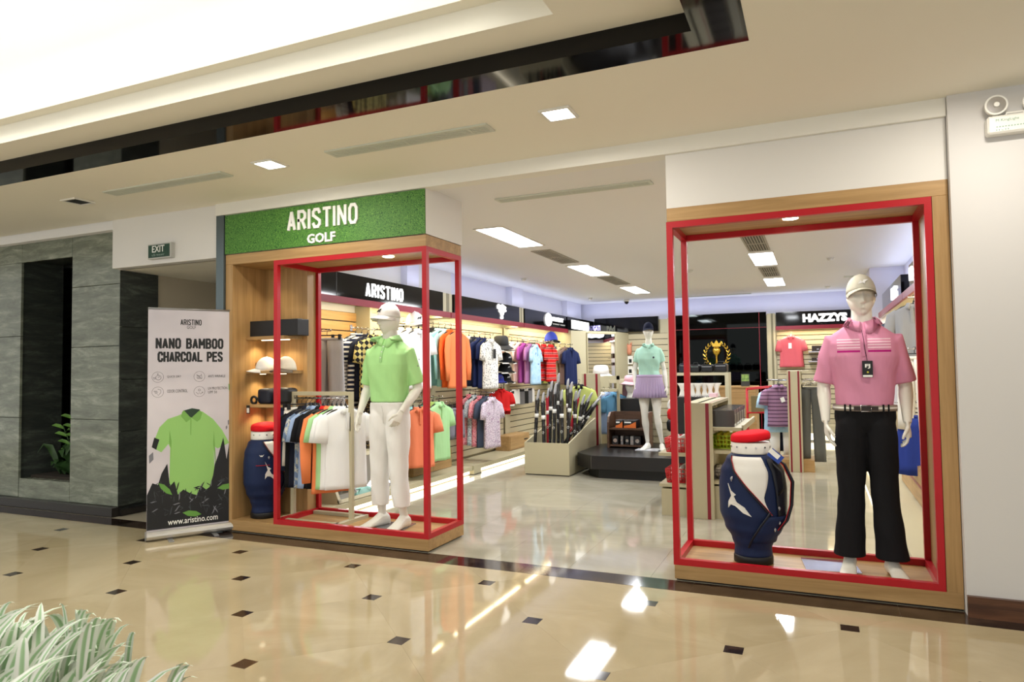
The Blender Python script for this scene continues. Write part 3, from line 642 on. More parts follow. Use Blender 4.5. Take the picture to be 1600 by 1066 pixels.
# ---------------- exit sign, emergency light ----------------
e0, e1 = at(233, 406, y=-0.03), at(267, 382, y=-0.03); e1.z = at(233, 383, y=-0.03).z
t = thing('exit_sign', 'green EXIT sign box on the white wall above the banner', 'sign', (e0.x, 0, e0.z))
bx('sign_box', (e0.x, -0.045, e0.z), (e1.x + 0.02, 0.0, e1.z), mat('sign_frame', (190, 190, 184), 0.4), t)
bx('sign_face', (e0.x + 0.012, -0.049, e0.z + 0.012), (e1.x, -0.045, e1.z - 0.012), mat('exit_green', (14, 62, 40), 0.4), t)
text('lettering', 'EXIT', LETTERW, ((e0.x + e1.x) / 2, -0.049, e0.z + 0.062), X, Z, 0.17, 0.065, 0.002, t, bold=0.01)
text('lettering', 'LỐI THOÁT', mat('exit_small_letters', (150, 170, 160), 0.5), ((e0.x + e1.x) / 2, -0.049, e0.z + 0.025), X, Z, 0.17, 0.026, 0.002, t)
m0 = at(1540, 186, y=-0.1); m1 = at(1545, 213, y=-0.1)
t = thing('emergency_light', 'white twin-head emergency light on the right wall under the ceiling', 'light', (m0.x + 0.15, -0.1, m1.z))
o = obj('light_box', MB().box((m0.x, -0.14, m1.z), (m0.x + 0.3, -0.06, m0.z)), WHITEP, t, bev=0.01)
for dx in (0.045, 0.225):
    hx = m0.x + dx; hz = m0.z + 0.06
    obj('lamp_neck', MB().lathe([(0.014, m0.z - 0.005), (0.014, m0.z + 0.03)], 10, (hx, -0.1, 0)), WHITEP, t)
    hd = obj('lamp_head', MB().tube([(hx, -0.06, hz), (hx, -0.10, hz), (hx, -0.145, hz)], [0.03, 0.05, 0.056], 24), WHITEP, t)
    obj('reflector', MB().tube([(hx, -0.146, hz), (hx, -0.149, hz)], [0.044, 0.046], 24), CHROME, hd)
    obj('lens', MB().tube([(hx, -0.149, hz), (hx, -0.158, hz)], [0.018, 0.012], 16), WHITEP, hd)
obj('carry_handle', MB().tube([(m0.x + 0.095, -0.1, m0.z - 0.005), (m0.x + 0.1, -0.1, m0.z + 0.018), (m0.x + 0.18, -0.1, m0.z + 0.018), (m0.x + 0.185, -0.1, m0.z - 0.005)], 0.006, 6), WHITEP, t)
GT = mat('pale_green_print', (120, 160, 140), 0.5)
text('lettering', 'M KingLight', GT, (m0.x + 0.04, -0.14, m0.z - 0.04), X, Z, 0.11, 0.018, 0.001, t, center=False)
text('lettering', '••••••••••••••••', GT, (m0.x + 0.04, -0.14, m0.z - 0.07), X, Z, 0.22, 0.006, 0.001, t, center=False)
text('lettering', '• • ~ • •', GT, (m0.x + 0.04, -0.14, m0.z - 0.09), X, Z, 0.06, 0.01, 0.001, t, center=False)

# ---------------- gallery ceiling fittings ----------------
def square_light(x, y, label, lit=True, z=ZG):
    t = thing('ceiling_light', label, 'light', (x, y, z - 0.012)); s = 0.082
    mb = MB()
    for (u0, v0, u1, v1) in ((-s - .018, -s - .018, s + .018, -s), (-s - .018, s, s + .018, s + .018), (-s - .018, -s, -s, s), (s, -s, s + .018, s)): mb.box((x + u0, y + v0, z - 0.012), (x + u1, y + v1, z - 0.0005))
    obj('trim_ring', mb, WHITEP, t)
    bx('diffuser', (x - s, y - s, z - 0.006), (x + s, y + s, z - 0.001), LEDP if lit else mat('unlit_recess', (12, 12, 12), 0.5), t)
p = at(422, 256, z=ZG); square_light(p.x, p.y, 'lit square light in the gallery ceiling, left of the long vent')
p = at(873, 177, z=ZG); square_light(p.x, p.y, 'lit square light in the gallery ceiling over the entrance, right of the long vent')
p = at(122, 314, z=ZG); square_light(p.x, p.y, 'unlit black square light at the far left of the gallery ceiling', False)
def vent(c0, c1, wdt, label, z, n=3, ax='x', fm=VENTM, dark=VENTD, segs=1):
    x0, y0 = c0; x1, y1_ = c1
    t = thing('ceiling_vent', label, 'vent', ((x0 + x1) / 2, (y0 + y1_) / 2, z - 0.01), group=None)
    lo = (min(x0, x1), min(y0, y1_)); hi = (max(x0, x1), max(y0, y1_)); f_ = 0.022
    bx('backing', (lo[0], lo[1], z - 0.003), (hi[0], hi[1], z - 0.0008), dark, t)
    mb = MB()
    for q in (((lo[0] - f_, lo[1] - f_), (hi[0] + f_, lo[1])), ((lo[0] - f_, hi[1]), (hi[0] + f_, hi[1] + f_)), ((lo[0] - f_, lo[1]), (lo[0], hi[1])), ((hi[0], lo[1]), (hi[0] + f_, hi[1]))): mb.box((*q[0], z - 0.012), (*q[1], z - 0.0005))
    obj('frame', mb, fm, t)
    first = None
    if ax == 'x':
        pitch = (hi[1] - lo[1]) / n
        for k_ in range(n): bx('louvre', (lo[0], lo[1] + pitch * (k_ + .2), z - 0.012), (hi[0], lo[1] + pitch * (k_ + .75), z - 0.004), fm, t)
        for q in (0.1, 0.5, 0.9): xx = lo[0] + (hi[0] - lo[0]) * q; bx('divider', (xx - .006, lo[1], z - 0.013), (xx + .006, hi[1], z - 0.003), fm, t)
    else:
        pitch = (hi[0] - lo[0]) / n
        for k_ in range(n): bx('louvre', (lo[0] + pitch * (k_ + .3), lo[1], z - 0.012), (lo[0] + pitch * (k_ + .7), hi[1], z - 0.004), fm, t)
        ym = (lo[1] + hi[1]) / 2; bx('divider', (lo[0], ym - .02, z - 0.013), (hi[0], ym + .02, z - 0.003), fm, t)
    return t
vent((-3.18, -0.83), (-1.93, -0.73), 0.1, 'long linear vent in the gallery ceiling between the two lit lights', ZG, 5)
vent((-5.6, -0.79), (-4.27, -0.70), 0.1, 'long linear vent in the gallery ceiling at left by the unlit light', ZG, 5)
a0, a1 = at(780, 312, z=ZC), at(1018, 288, z=ZC)
vent((a0.x, a0.y - 0.03), (a1.x, a0.y + 0.06), 0.1, 'long linear vent in the shop ceiling just inside the entrance', ZC, 4)
# shop ceiling: LED panels and grilles
def led_panel(pxs, label, w, l):
    p = at(*pxs, z=ZC); t = thing('led_panel', label, 'light', (p.x, p.y, ZC - 0.01))
    bx('diffuser', (p.x - w / 2, p.y - l / 2, ZC - 0.008), (p.x + w / 2, p.y + l / 2, ZC - 0.002), LEDP, t)
    mb = MB(); f_ = 0.02
    for q in (((p.x - w / 2 - f_, p.y - l / 2 - f_), (p.x + w / 2 + f_, p.y - l / 2)), ((p.x - w / 2 - f_, p.y + l / 2), (p.x + w / 2 + f_, p.y + l / 2 + f_)), ((p.x - w / 2 - f_, p.y - l / 2), (p.x - w / 2, p.y + l / 2)), ((p.x + w / 2, p.y - l / 2), (p.x + w / 2 + f_, p.y + l / 2))): mb.box((*q[0], ZC - 0.01), (*q[1], ZC - 0.0005))
    obj('panel_frame', mb, WHITEP, t); return p
for pxs, lb in (((799, 371), 'lit ceiling panel nearest the entrance in the left row of the shop ceiling'), ((921, 422.5), 'middle lit ceiling panel of the left row in the shop ceiling'), ((993, 453), 'farthest lit ceiling panel of the left row in the shop ceiling')): print(led_panel(pxs, lb, 0.3, 1.2))
for pxs, lb in (((1193, 404.5), 'nearer lit ceiling panel of the right row, before the back wall'), ((1210.5, 440.5), 'farther lit ceiling panel of the right row, before the back wall')): print(led_panel(pxs, lb, 0.3, 1.2))
for pxs, lb in (((869, 401), 'ceiling grille between the nearest and middle panels of the left row'), ((960, 438.5), 'ceiling grille between the middle and farthest panels of the left row'), ((1181, 380), 'ceiling grille in front of the right row of ceiling panels'), ((1203, 424.5), 'ceiling grille between the two panels of the right row')):
    p = at(*pxs, z=ZC); vent((p.x - 0.11, p.y - 0.55), (p.x + 0.11, p.y + 0.55), 0.2, lb, ZC, 7, ax='y', fm=mat('grille_metal', (168, 164, 150), 0.5))
p = at(1125, 461, z=ZC); vent((p.x - 1.0, p.y - 0.04), (p.x + 0.6, p.y + 0.04), 0.1, 'thin linear vent in the shop ceiling above the black mirror wall', ZC, 2)
p = at(1339, 433, z=ZC - .02); vent((p.x - 0.18, p.y - 0.05), (p.x + 0.18, p.y + 0.05), 0.1, 'small vent in the shop ceiling behind the grey cap', ZC, 2)
for i, (px, py, lb) in enumerate(((818, 437, 'smoke detector on the shop ceiling near the left wall'), (922, 467, 'smoke detector on the shop ceiling near the back left corner'), (1078, 424, 'small smoke detector seen between the red posts of the right frame'), (1297, 405, 'smoke detector on the shop ceiling above the pink polo mannequin'), (1293, 449, 'smoke detector on the shop ceiling nearer the back wall, above the lit bold sign'))):
    p = at(px, py, z=ZC - .02); t = thing('smoke_detector', lb, 'detector', (p.x, p.y, ZC))
    obj('detector_base', MB().lathe([(0.055, -0.012), (0.055, -0.0005)], 16), WHITEP, t, world=False); obj('sensor_head', MB().lathe([(0.02, -0.045), (0.035, -0.038), (0.042, -0.012)], 16), WHITEP, t, world=False)
p = at(979, 472, z=ZC - .05); t = thing('security_camera', 'small dome security camera on the shop ceiling near the back wall', 'camera', (p.x, p.y, ZC))
obj('camera_housing', MB().lathe([(0.06, -0.045), (0.065, -0.0005)], 16), WHITEP, t, world=False); obj('camera_dome', MB().lathe([(0.005, -0.1), (0.03, -0.09), (0.045, -0.07), (0.05, -0.045)], 16), BLACKG, t, world=False)
# ======================= MANNEQUINS =======================
def ell(c, rx, ry, n=20, p=2.0, rot=0.0):
    c = Vector(c); out = []
    for j in range(n):
        a_ = 2 * pi * j / n; ca, sa = cos(a_), sin(a_)
        x = rx * abs(ca) ** (2 / p) * (1 if ca >= 0 else -1); y = ry * abs(sa) ** (2 / p) * (1 if sa >= 0 else -1)
        out.append(c + Vector((x * cos(rot) - y * sin(rot), x * sin(rot) + y * cos(rot), 0)))
    return out
def torso_rings(T, off=0.0, n=28): return [ell((0, yc, z), rx + off, ry + off, n, 2.3) for (z, rx, ry, yc) in T]
def limb(mb, pts, n=14, flat=1.0, up=None): mb.tube([p[:3] for p in pts], [p[3] for p in pts], n, flat=flat, up=up)
MT = [(.88, .06, .05, 0), (.94, .13, .08, 0), (1.0, .148, .09, 0), (1.08, .150, .102, -.005), (1.17, .152, .102, -.008), (1.28, .168, .112, -.008), (1.40, .192, .122, -.005), (1.485, .196, .115, 0), (1.54, .168, .094, .008), (1.59, .108, .075, .012), (1.62, .072, .066, .012), (1.66, .062, .064, .008), (1.74, .060, .062, 0)]
FT = [(.80, .09, .08, 0), (.86, .165, .11, .005), (.93, .172, .112, .008), (1.02, .142, .098, 0), (1.10, .122, .086, -.004), (1.18, .132, .092, -.008), (1.27, .145, .108, -.016), (1.35, .148, .098, -.006), (1.41, .142, .078, .004), (1.45, .09, .06, .008), (1.48, .048, .045, .008), (1.55, .042, .043, .004), (1.60, .042, .043, 0)]
def head(mb, c, s=1.0, yaw=0.0, nose=1.0):
    """egg-shaped head with brow, sockets, nose, lips and chin; c = point under the chin line, head is .24*s tall"""
    n, m_ = 48, 44; R = []; c = Vector(c)
    for i in range(m_ + 1):
        v = i / m_; z = -0.125 * cos(v * pi); zz = z
        rr_ = sin(v * pi) ** 0.82
        w = 0.078 * rr_ * (1.0 + 0.10 * (z / .12)) ; f_ = 0.098 * rr_ ** 1.05 * (1 - 0.02 * (z / .12)); bk = 0.100 * rr_ * (1 + .12 * z / .12)
        ring = []
        for j in range(n):
            a_ = 2 * pi * j / n; x = w * sin(a_); fy = cos(a_); y = -(f_ if fy > 0 else bk) * fy
            if z < -0.05 and fy > 0: x *= 1 - 0.18 * ((-0.05 - z) / .07)
            g_ = lambda x0, z0, sx, sz: math.exp(-((x - x0) / sx) ** 2 - ((z - z0) / sz) ** 2)
            if fy > 0.2:
                d = nose * (0.030 * math.exp(-(x / .0135) ** 2) * max(0, min(1, (0.030 - z) / 0.055)) * (1 if z > -0.034 else max(0, 1 + (z + 0.034) / .008)))
                d += 0.006 * g_(0, .038, .05, .014); d -= 0.011 * (g_(.03, .016, .02, .013) + g_(-.03, .016, .02, .013))
                d += 0.005 * g_(0, -.054, .024, .006) + 0.006 * g_(0, -.068, .021, .007) - .002 * g_(0, -.061, .024, .003) - 0.003 * g_(0, -.083, .03, .008) + 0.007 * g_(0, -.104, .028, .016)
                d += 0.004 * (g_(.045, -.015, .02, .02) + g_(-.045, -.015, .02, .02))
                y -= d
            if abs(fy) < 0.35 and z < 0.03 and z > -0.045:      # ears
                x *= 1 + 0.13 * (1 - abs(fy + .08) / .42) * (1 - abs(z + .008) / .045)
            ring.append(c + Vector((x * s * cos(yaw) - y * s * sin(yaw), x * s * sin(yaw) + y * s * cos(yaw), (z + 0.12) * s)))
        R.append(ring)
    mb.loft(R)
def hand(mb, w, d, palm_n, side, s=1.0, curl=0.5):
    """w wrist, d = direction of the hand, palm_n = direction the palm faces, side = direction of the thumb"""
    w, d, pn, sd = Vector(w), Vector(d).normalized(), Vector(palm_n).normalized(), Vector(side).normalized()
    mb.tube([w - d * .01, w + d * .025 * s, w + d * .06 * s, w + d * .088 * s], [.024 * s, .031 * s, .039 * s, .036 * s], 12, flat=0.46, up=pn)
    for k_, (o_, L_) in enumerate(((.029, .070), (.010, .080), (-.009, .075), (-.028, .058))):
        b0 = w + d * .082 * s + sd * o_ * s; cu = curl * (1 + 0.15 * k_); p1 = b0 + (d * cos(cu * .4) + pn * sin(cu * .4) + sd * o_ * 1.2) * L_ * .45 * s
        p2 = p1 + (d * cos(cu) + pn * sin(cu)) * L_ * .32 * s; p3 = p2 + (d * cos(cu * 1.5) + pn * sin(cu * 1.5)) * L_ * .26 * s
        mb.tube([b0 - d * .02 * s, b0, p1, p2, p3], [.0095 * s, .0095 * s, .009 * s, .008 * s, .0065 * s], 8)
    b0 = w + d * .03 * s + sd * .026 * s; p1 = b0 + (d * .6 + sd * .75 + pn * .25) * .035 * s; p2 = p1 + (d * .85 + sd * .25 + pn * .4) * .03 * s; p3 = p2 + (d * .95 + pn * .3) * .022 * s
    mb.tube([b0 - sd * .012 * s, b0, p1, p2, p3], [.012 * s, .013 * s, .011 * s, .0095 * s, .007 * s], 8)
def foot(mb, a, toe, s=1.0, shoe=False, tip=0.0):
    """a ankle, toe = horizontal direction"""
    a = Vector(a); t_ = Vector(toe).normalized(); sd = Vector((-t_.y, t_.x, 0)); R = []
    hgt = a.z
    for (u, w_, zt) in ((-.062, .016, .05), (-.05, .03, .075), (-.02, .036, .10), (.02, .036, .098), (.06, .038, .07), (.10, .043, .05), (.14, .045, .034), (.17, .04, .026), (.192, .026, .018), (.2, .012, .012)):
        zt = zt * s; z0 = tip * max(0, (.06 - u)) ; ring = []
        for j in range(14):
            b2 = 2 * pi * j / 14; ring.append(Vector((a.x, a.y, 0)) + t_ * u * s + sd * (w_ * s * cos(b2)) + Z * (zt / 2 + zt / 2 * sin(b2) * (1 if sin(b2) > 0 else 1) + z0))
        R.append(ring)
    mb.loft(R)
    if not shoe:
        for k_, (o_, L_) in enumerate(((.028, .022), (.010, .018), (-.005, .015), (-.018, .012), (-.030, .009))):
            q = Vector((a.x, a.y, 0)) + t_ * (.175 - .006 * k_ ** 1.3) * s + sd * o_ * s * (1 if True else 1) + Z * .011; mb.tube([q, q + t_ * L_ * s], [.0105 * s if k_ == 0 else .008 * s, .007 * s], 8)
def solid(name, mb, m, parent, vox=0.006, smooth=4, dec=0.4, world=False, disp=None):
    """union the overlapping limbs into one continuous skin"""
    o = obj(name, mb, m, parent, world=world)
    r = o.modifiers.new('r', 'REMESH'); r.mode = 'VOXEL'; r.voxel_size = vox
    s_ = o.modifiers.new('s', 'SMOOTH'); s_.factor = 0.5; s_.iterations = smooth
    if dec < 1: d_ = o.modifiers.new('d', 'DECIMATE'); d_.ratio = dec
    dg = bpy.context.evaluated_depsgraph_get(); dg.update(); me = bpy.data.meshes.new_from_object(o.evaluated_get(dg))
    old = o.data; o.modifiers.clear(); o.data = me; bpy.data.meshes.remove(old); me.name = name
    for p in me.polygons: p.use_smooth = True
    if disp:
        for v in me.vertices: v.co += Vector(disp(v.co))
    return o
def male(t, armL, armR, headyaw=0.0, legs=None, shoe=False, T=MT):
    """armX: [elbow, wrist, hand dir, palm normal, thumb side]"""
    mb = MB(); mb.loft(torso_rings(T)); head(mb, (0, -0.008, 1.66), 1.02, headyaw, 1.15)
    for sx, A in ((-1, armL), (1, armR)):
        e_, w_, hd, pn, sd, cu = A; sh = Vector((sx * .180, .005, 1.492)); e_, w_ = Vector(e_), Vector(w_)
        mb.tube([sh - Vector((sx * .05, 0, 0)), sh, sh + (e_ - sh) * .25, sh + (e_ - sh) * .55, e_, e_ + (w_ - e_) * .25, e_ + (w_ - e_) * .6, w_], [.044, .052, .052, .049, .041, .043, .034, .025], 16)
        hand(mb, w_, hd, pn, sd, 1.05, cu)
    for sx, L_ in ((-1, legs[0]), (1, legs[1])):
        k_, a_, toe = Vector(L_[0]), Vector(L_[1]), L_[2]; h_ = Vector((sx * .092, 0, .93))
        mb.tube([h_, h_ + (k_ - h_) * .3, h_ + (k_ - h_) * .7, k_, k_ + (a_ - k_) * .3, k_ + (a_ - k_) * .7, a_], [.072, .076, .062, .053, .056, .04, .034], 16)
        foot(mb, a_, toe, 1.25 if shoe else 1.12, shoe, tip=0.0)
    return solid('mannequin_body', mb, MANN, t, .0042, 2, .3)
def trousers(t, legs, m, flare=0.0, hem=0.12, off=0.022, zt=1.075, hemr=(0.06, 0.07), knee=.068):
    mb = MB(); mb.loft([ell((0, yc, z), rx + off, ry + off, 28, 2.3) for (z, rx, ry, yc) in [(.90, .09, .06, 0), (.95, .150, .085, 0), (1.0, .160, .098, 0), (1.04, .158, .104, 0), (zt, .152, .106, -.005)]])
    for sx, L_ in ((-1, legs[0]), (1, legs[1])):
        k_, a_, toe = Vector(L_[0]), Vector(L_[1]), Vector(L_[2]).normalized(); hb = k_ + (a_ - k_) * ((k_.z - hem) / (k_.z - a_.z)) + toe * .012; C0 = Vector((sx * .082, 0, 1.03))
        R = []
        for (u, rx, ry) in ((0, .072, .105), (.12, .092, .122), (.3, .098, .122), (.5, .095, .112), (.75, .086, .096), (1.0, knee, knee + .006)): R.append(ell(C0 + (k_ - C0) * u, rx, ry, 24, 2.1))
        for u in (.25, .5, .75, 1.0): R.append(ell(k_ + (hb - k_) * u, knee + (hemr[0] - knee) * u ** 1.3, knee + .006 + (hemr[1] - knee - .006) * u ** 1.3, 24, 2.2))
        mb.loft(R)
    fold = lambda p: (0.0022 * sin(p.z * 33 + p.x * 20) * (1 if p.z < .85 else .3), 0.003 * sin(p.z * 29 + p.x * 35), 0)
    o = solid('trousers', mb, m, t, 0.006, 5, 0.3, disp=fold)
    return o
PROJ = {}
def front(t, x, z):
    h = PROJ[t.name].ray_cast(Vector((x, -1, z)), Vector((0, 1, 0))); return h[0].y if h[0] is not None else -.14
def on_front(name, t, x, zs, hw, m, off=.004, n=2):
    '''strip lying on the shirt front'''
    R = []
    for z in zs: y = front(t, x, z) - off; R.append([Vector((x - hw, y, z)), Vector((x + hw, y, z)), Vector((x + hw, y + .012, z)), Vector((x - hw, y + .012, z))])
    return obj(name, MB().loft(R, smooth=False), m, t, world=False)
def polo(t, m, armL, armR, T=MT, zt=1.07, off=0.020, slv=0.27, collar=None, r_s=.070, neckz=1.615, sh=(.180, .005, 1.492), female=False):
    top = 1.60 if not female else 1.455
    mb = MB(); mb.loft([ell((0, yc, z), rx + off * (1 if z < top - .03 else .8), ry + off, 28, 2.3) for (z, rx, ry, yc) in T if zt - .02 <= z <= top + .0] + ([ell((0, .012, 1.622), .082, .078, 28)] if not female else [ell((0, .008, 1.468), .060, .056, 28)]))
    lo = ell((0, -.004, zt), (.166 if not female else .142) + 0, (.115 if not female else .1), 28, 2.3)
    for sx, A in ((-1, armL), (1, armR)):
        e_ = Vector(A[0]); s0 = Vector((sx * sh[0], sh[1], sh[2])); d_ = (e_ - s0).normalized()
        mb.tube([s0 - Vector((sx * .09, 0, .005)), s0 + Vector((0, 0, .0)), s0 + d_ * slv * .4, s0 + d_ * slv * .8, s0 + d_ * slv], [r_s * .8, r_s * 1.0, r_s * .98, r_s * .98, r_s * .98], 18)
    fold = lambda p: (0.0035 * sin(p.z * 30 + p.x * 25), 0.0045 * sin(p.z * 24 + p.x * 40 + 1) * (1 - min(1, max(0, (p.z - (top - .25)) / .2)) * .6), 0)
    o = solid('polo_shirt', mb, m, t, 0.007, 7, 0.35, disp=fold)
    from mathutils.bvhtree import BVHTree
    bv = BVHTree.FromPolygons([v.co.copy() for v in o.data.vertices], [tuple(p.vertices) for p in o.data.polygons]); PROJ[t.name] = bv
    # collar: two folded wings round the neck, placket and buttons
    nz, nr = (1.612, .072) if not female else (1.462, .054); cm = collar or m
    R = []; k_ = .72 if female else 1.0; zt_ = nz + .045 * k_
    for j in range(41):
        a_ = -pi / 2 + 0.14 + (2 * pi - 0.28) * j / 40; fr = max(0, -sin(a_)); cx_, sy_ = cos(a_), sin(a_)
        up_ = Vector((nr * cx_, nr * .97 * sy_ + .01, zt_ - .035 * k_ * fr ** 1.5)); fold = Vector(((nr + .008) * cx_, (nr + .007) * sy_ + .01, zt_ + .003 - .035 * k_ * fr ** 1.5))
        tipk = math.exp(-((abs(a_ + pi / 2) - .42) / .28) ** 2) if fr > 0.2 else 0
        lx, ly, lz = (nr + .042 * k_) * cx_, (nr + .034 * k_) * sy_ + .008, nz - .008 * k_ - .045 * k_ * fr ** 2 - .022 * k_ * tipk
        if fr > .15:
            yf = front(t, lx, lz); ly = min(ly, yf - .007)
            my = min((nr + .02 * k_) * sy_ + .01, front(t, (nr + .02 * k_) * cx_, (lz + fold.z) / 2) - .008)
        else: my = (nr + .022 * k_) * sy_ + .01
        mid_ = Vector(((nr + .023 * k_) * cx_, my, (lz + fold.z) / 2 + .004)); lo_ = Vector((lx, ly, lz))
        R.append([up_, fold, mid_, lo_, lo_ + Vector((-.006 * cx_, .006, -.001)), mid_ + Vector((-.008 * cx_, .01 if fr > .15 else -.004 * sy_, -.004))])
    obj('collar', MB().loft(R, cap=True, smooth=True), cm, t, world=False)
    return o
def base_plate(label, c, ux, uy, z, m=CHROME):
    return tag(obj('base_plate', MB().obox((c[0], c[1], z + 0.004), Vector(ux), Vector(uy), (0, 0, 0.004)), m), label, 'base plate')

PZ = 0.105
# --- right mannequin: pink polo, black flared trousers ---
mr = thing('mannequin', 'white male mannequin in pink polo, striped belt and black trousers in the right display frame', 'mannequin', (0.275, 0.27, PZ), 0.0)
legsR = (((-.095, -.01, .5), (-.115, .02, .10), (-.12, -1, 0)), ((.10, -.012, .5), (.128, 0.0, .10), (.22, -1, 0)))
aL = [(-.240, .02, 1.205), (-.235, -.075, .975), (0.12, -.12, -1), (1, .1, .1), (.15, -1, .0), 0.45]
aR = [(.240, .03, 1.205), (.235, -.06, .975), (.02, -.12, -1), (-1, .1, .1), (-.15, -1, 0), 0.6]
male(mr, aL, aR, 0.05, legsR)
PINK = cloth('pink_polo_cloth', (214, 144, 174))
def stripes(m, bands, xmax=0.9):
    nt, N, L, b = nodes(m); tc = N.new('ShaderNodeTexCoord'); sp = N.new('ShaderNodeSeparateXYZ'); L.new(tc.outputs['Object'], sp.inputs[0])
    cur = b.inputs['Base Color'].default_value[:]; last = None
    for (z0, z1_, c_) in bands:
        mr_ = N.new('ShaderNodeMath'); mr_.operation = 'COMPARE'; mr_.inputs[1].default_value = (z0 + z1_) / 2; mr_.inputs[2].default_value = (z1_ - z0) / 2; L.new(sp.outputs['Z'], mr_.inputs[0])
        ab = N.new('ShaderNodeMath'); ab.operation = 'ABSOLUTE'; L.new(sp.outputs['X'], ab.inputs[0]); lt = N.new('ShaderNodeMath'); lt.operation = 'LESS_THAN'; lt.inputs[1].default_value = 0.155; L.new(ab.outputs[0], lt.inputs[0])
        mu = N.new('ShaderNodeMath'); mu.operation = 'MULTIPLY'; L.new(mr_.outputs[0], mu.inputs[0]); L.new(lt.outputs[0], mu.inputs[1])
        lt2 = N.new('ShaderNodeMath'); lt2.operation = 'GREATER_THAN'; lt2.inputs[1].default_value = 0.022; L.new(ab.outputs[0], lt2.inputs[0]); m2 = N.new('ShaderNodeMath'); m2.operation = 'MULTIPLY'; L.new(mu.outputs[0], m2.inputs[0]); L.new(lt2.outputs[0], m2.inputs[1])
        mx = N.new('ShaderNodeMix'); mx.data_type = 'RGBA'; L.new(m2.outputs[0], mx.inputs[0])
        if last is None: mx.inputs[6].default_value = cur
        else: L.new(last, mx.inputs[6])
        mx.inputs[7].default_value = (*lin(c_), 1); last = mx.outputs[2]
    L.new(last, b.inputs['Base Color'])
stripes(PINK, [(1.452, 1.458, (244, 216, 228)), (1.470, 1.476, (244, 216, 228)), (1.488, 1.494, (244, 216, 228)), (1.506, 1.512, (244, 216, 228)), (1.425, 1.438, (176, 30, 120))])
polo(mr, PINK, aL, aR)
trousers(mr, legsR, cloth('black_trouser_cloth', (24, 24, 27)), hem=0.105, hemr=(.096, .10), knee=.080)
on_front('placket', mr, 0, [1.40 + .015 * i for i in range(12)], .014, cloth('pink_placket_cloth', (204, 132, 164)))
be = MB(); BR_ = lambda zs, e: [[Vector(((.184 + o_ + e) * cos(2 * pi * j / 40), (.132 + o_ + e) * sin(2 * pi * j / 40) - .003, z)) for j in range(40)] for (z, o_) in zs]
belt = obj('belt', be.loft(BR_(((1.048, .002), (1.05, .005), (1.083, .005), (1.085, .002)), 0)), cloth('taupe_belt_web', (150, 138, 126)), mr, world=False)
obj('belt_stripe', MB().loft(BR_(((1.060, .002), (1.061, .006), (1.073, .006), (1.074, .002)), .0006)), cloth('white_belt_web', (232, 230, 224)), belt, world=False)
obj('buckle', MB().tube([(-.03, -.145, 1.048), (.03, -.145, 1.048), (.03, -.145, 1.086), (-.03, -.145, 1.086), (-.03, -.145, 1.048)], .004, 6), CHROME, belt, world=False)
obj('leather_tab', MB().box((-.07, -.142, 1.053), (.07, -.130, 1.081)), mat('dark_brown_leather', (44, 32, 28), 0.4), belt, world=False)
for xx in (-.12, -.09, .1, .13): obj('belt_loop', MB().obox((xx, -.003 - .140 * sqrt(1 - (xx / .192) ** 2), 1.066), (.005, 0, 0), (0, .004, 0), (0, 0, .026)), BLKF, belt, world=False)
# hang tag on the pink polo
tg = obj('swing_tag', MB().box((-.045 + .03, -.158, 1.265), (.045, -.155, 1.37)), mat('black_card', (20, 20, 22), 0.4), mr, world=False)
text('tag_lettering', 'FJ', LETTERW, (.016, -.158, 1.32), X, Z, .03, .03, .001, tg, bold=0.04)
for ch in [c for c in bpy.data.objects if c.parent == tg]: ch.location = (0, 0, 0)
obj('tag_foot', MB().box((-.012, -.1592, 1.267), (.042, -.158, 1.28)), LETTERW, tg, world=False)
obj('tag_spot', MB().lathe([(.006, 0), (.006, .001)], 10), mat('gold_spot', (200, 190, 60), .5), tg, world=False).matrix_local = Matrix.Translation((.016, -.158, 1.298)) @ Matrix.Rotation(pi / 2, 4, 'X')
obj('tag_string', MB().tube([(.015, -.157, 1.37), (.005, -.150, 1.44), (0, -.147, 1.5), (-.01, -.11, 1.57)], .0018, 5), BLKF, mr, world=False)
def hat_on(t, m, brimm, c, yaw, s=1.15, logo=None, tilt=0.0, logom=None):
    """cap worn by the mannequin: a part group below the figure"""
    h = bpy.data.objects.new('cap', None); COL.objects.link(h); h.parent = t; h.location = c; h.rotation_euler = (tilt, 0, yaw); OFF[h.name] = Vector((0, 0, 0))
    cap_parts(h, m, brimm, logo, s, logom); return h
hat_on(mr, CAPG, CAPG, (0, -.006, 1.806), 0.1, 1.08, 'a', -0.12, mat('silver_logo', (210, 210, 210), .3))
base_plate('square chrome mannequin base plate in the right display frame', (0.04, 0.335), (0.165, 0.02, 0), (-0.02, 0.15, 0), PZ, mat('polished_plate', (214, 216, 220), 0.08, metal=0.9))

# --- left mannequin: lime polo, white trousers ---
ml = thing('mannequin', 'white male mannequin in lime polo and white trousers in the left display frame', 'mannequin', (-3.405, 0.27, PZ), 0.03)
legsL = (((-.095, -.02, .48), (-.105, .03, .11), (-.35, -1, 0)), ((.10, -.03, .48), (.13, .0, .11), (-.05, -1, 0)))
bL = [(-.26, .05, 1.20), (-.245, -.10, .98), (-.02, -.35, -1), (1, -.1, .1), (.2, -1, 0), 0.35]
bR = [(.245, .06, 1.19), (.19, -.13, 1.0), (-.25, -.35, -.8), (-.6, .6, .1), (-.5, -.8, .2), 0.7]
male(ml, bL, bR, -0.35, legsL, shoe=True)
LIME = cloth('lime_polo_cloth', (172, 224, 150))
polo(ml, LIME, bL, bR)
WHT = cloth('white_trouser_cloth', (236, 235, 232))
trousers(ml, legsL, WHT, hem=0.19, hemr=(.072, .076), knee=.078)
on_front('placket', ml, 0, [1.42 + .015 * i for i in range(11)], .013, cloth('lime_placket_cloth', (156, 206, 140)))
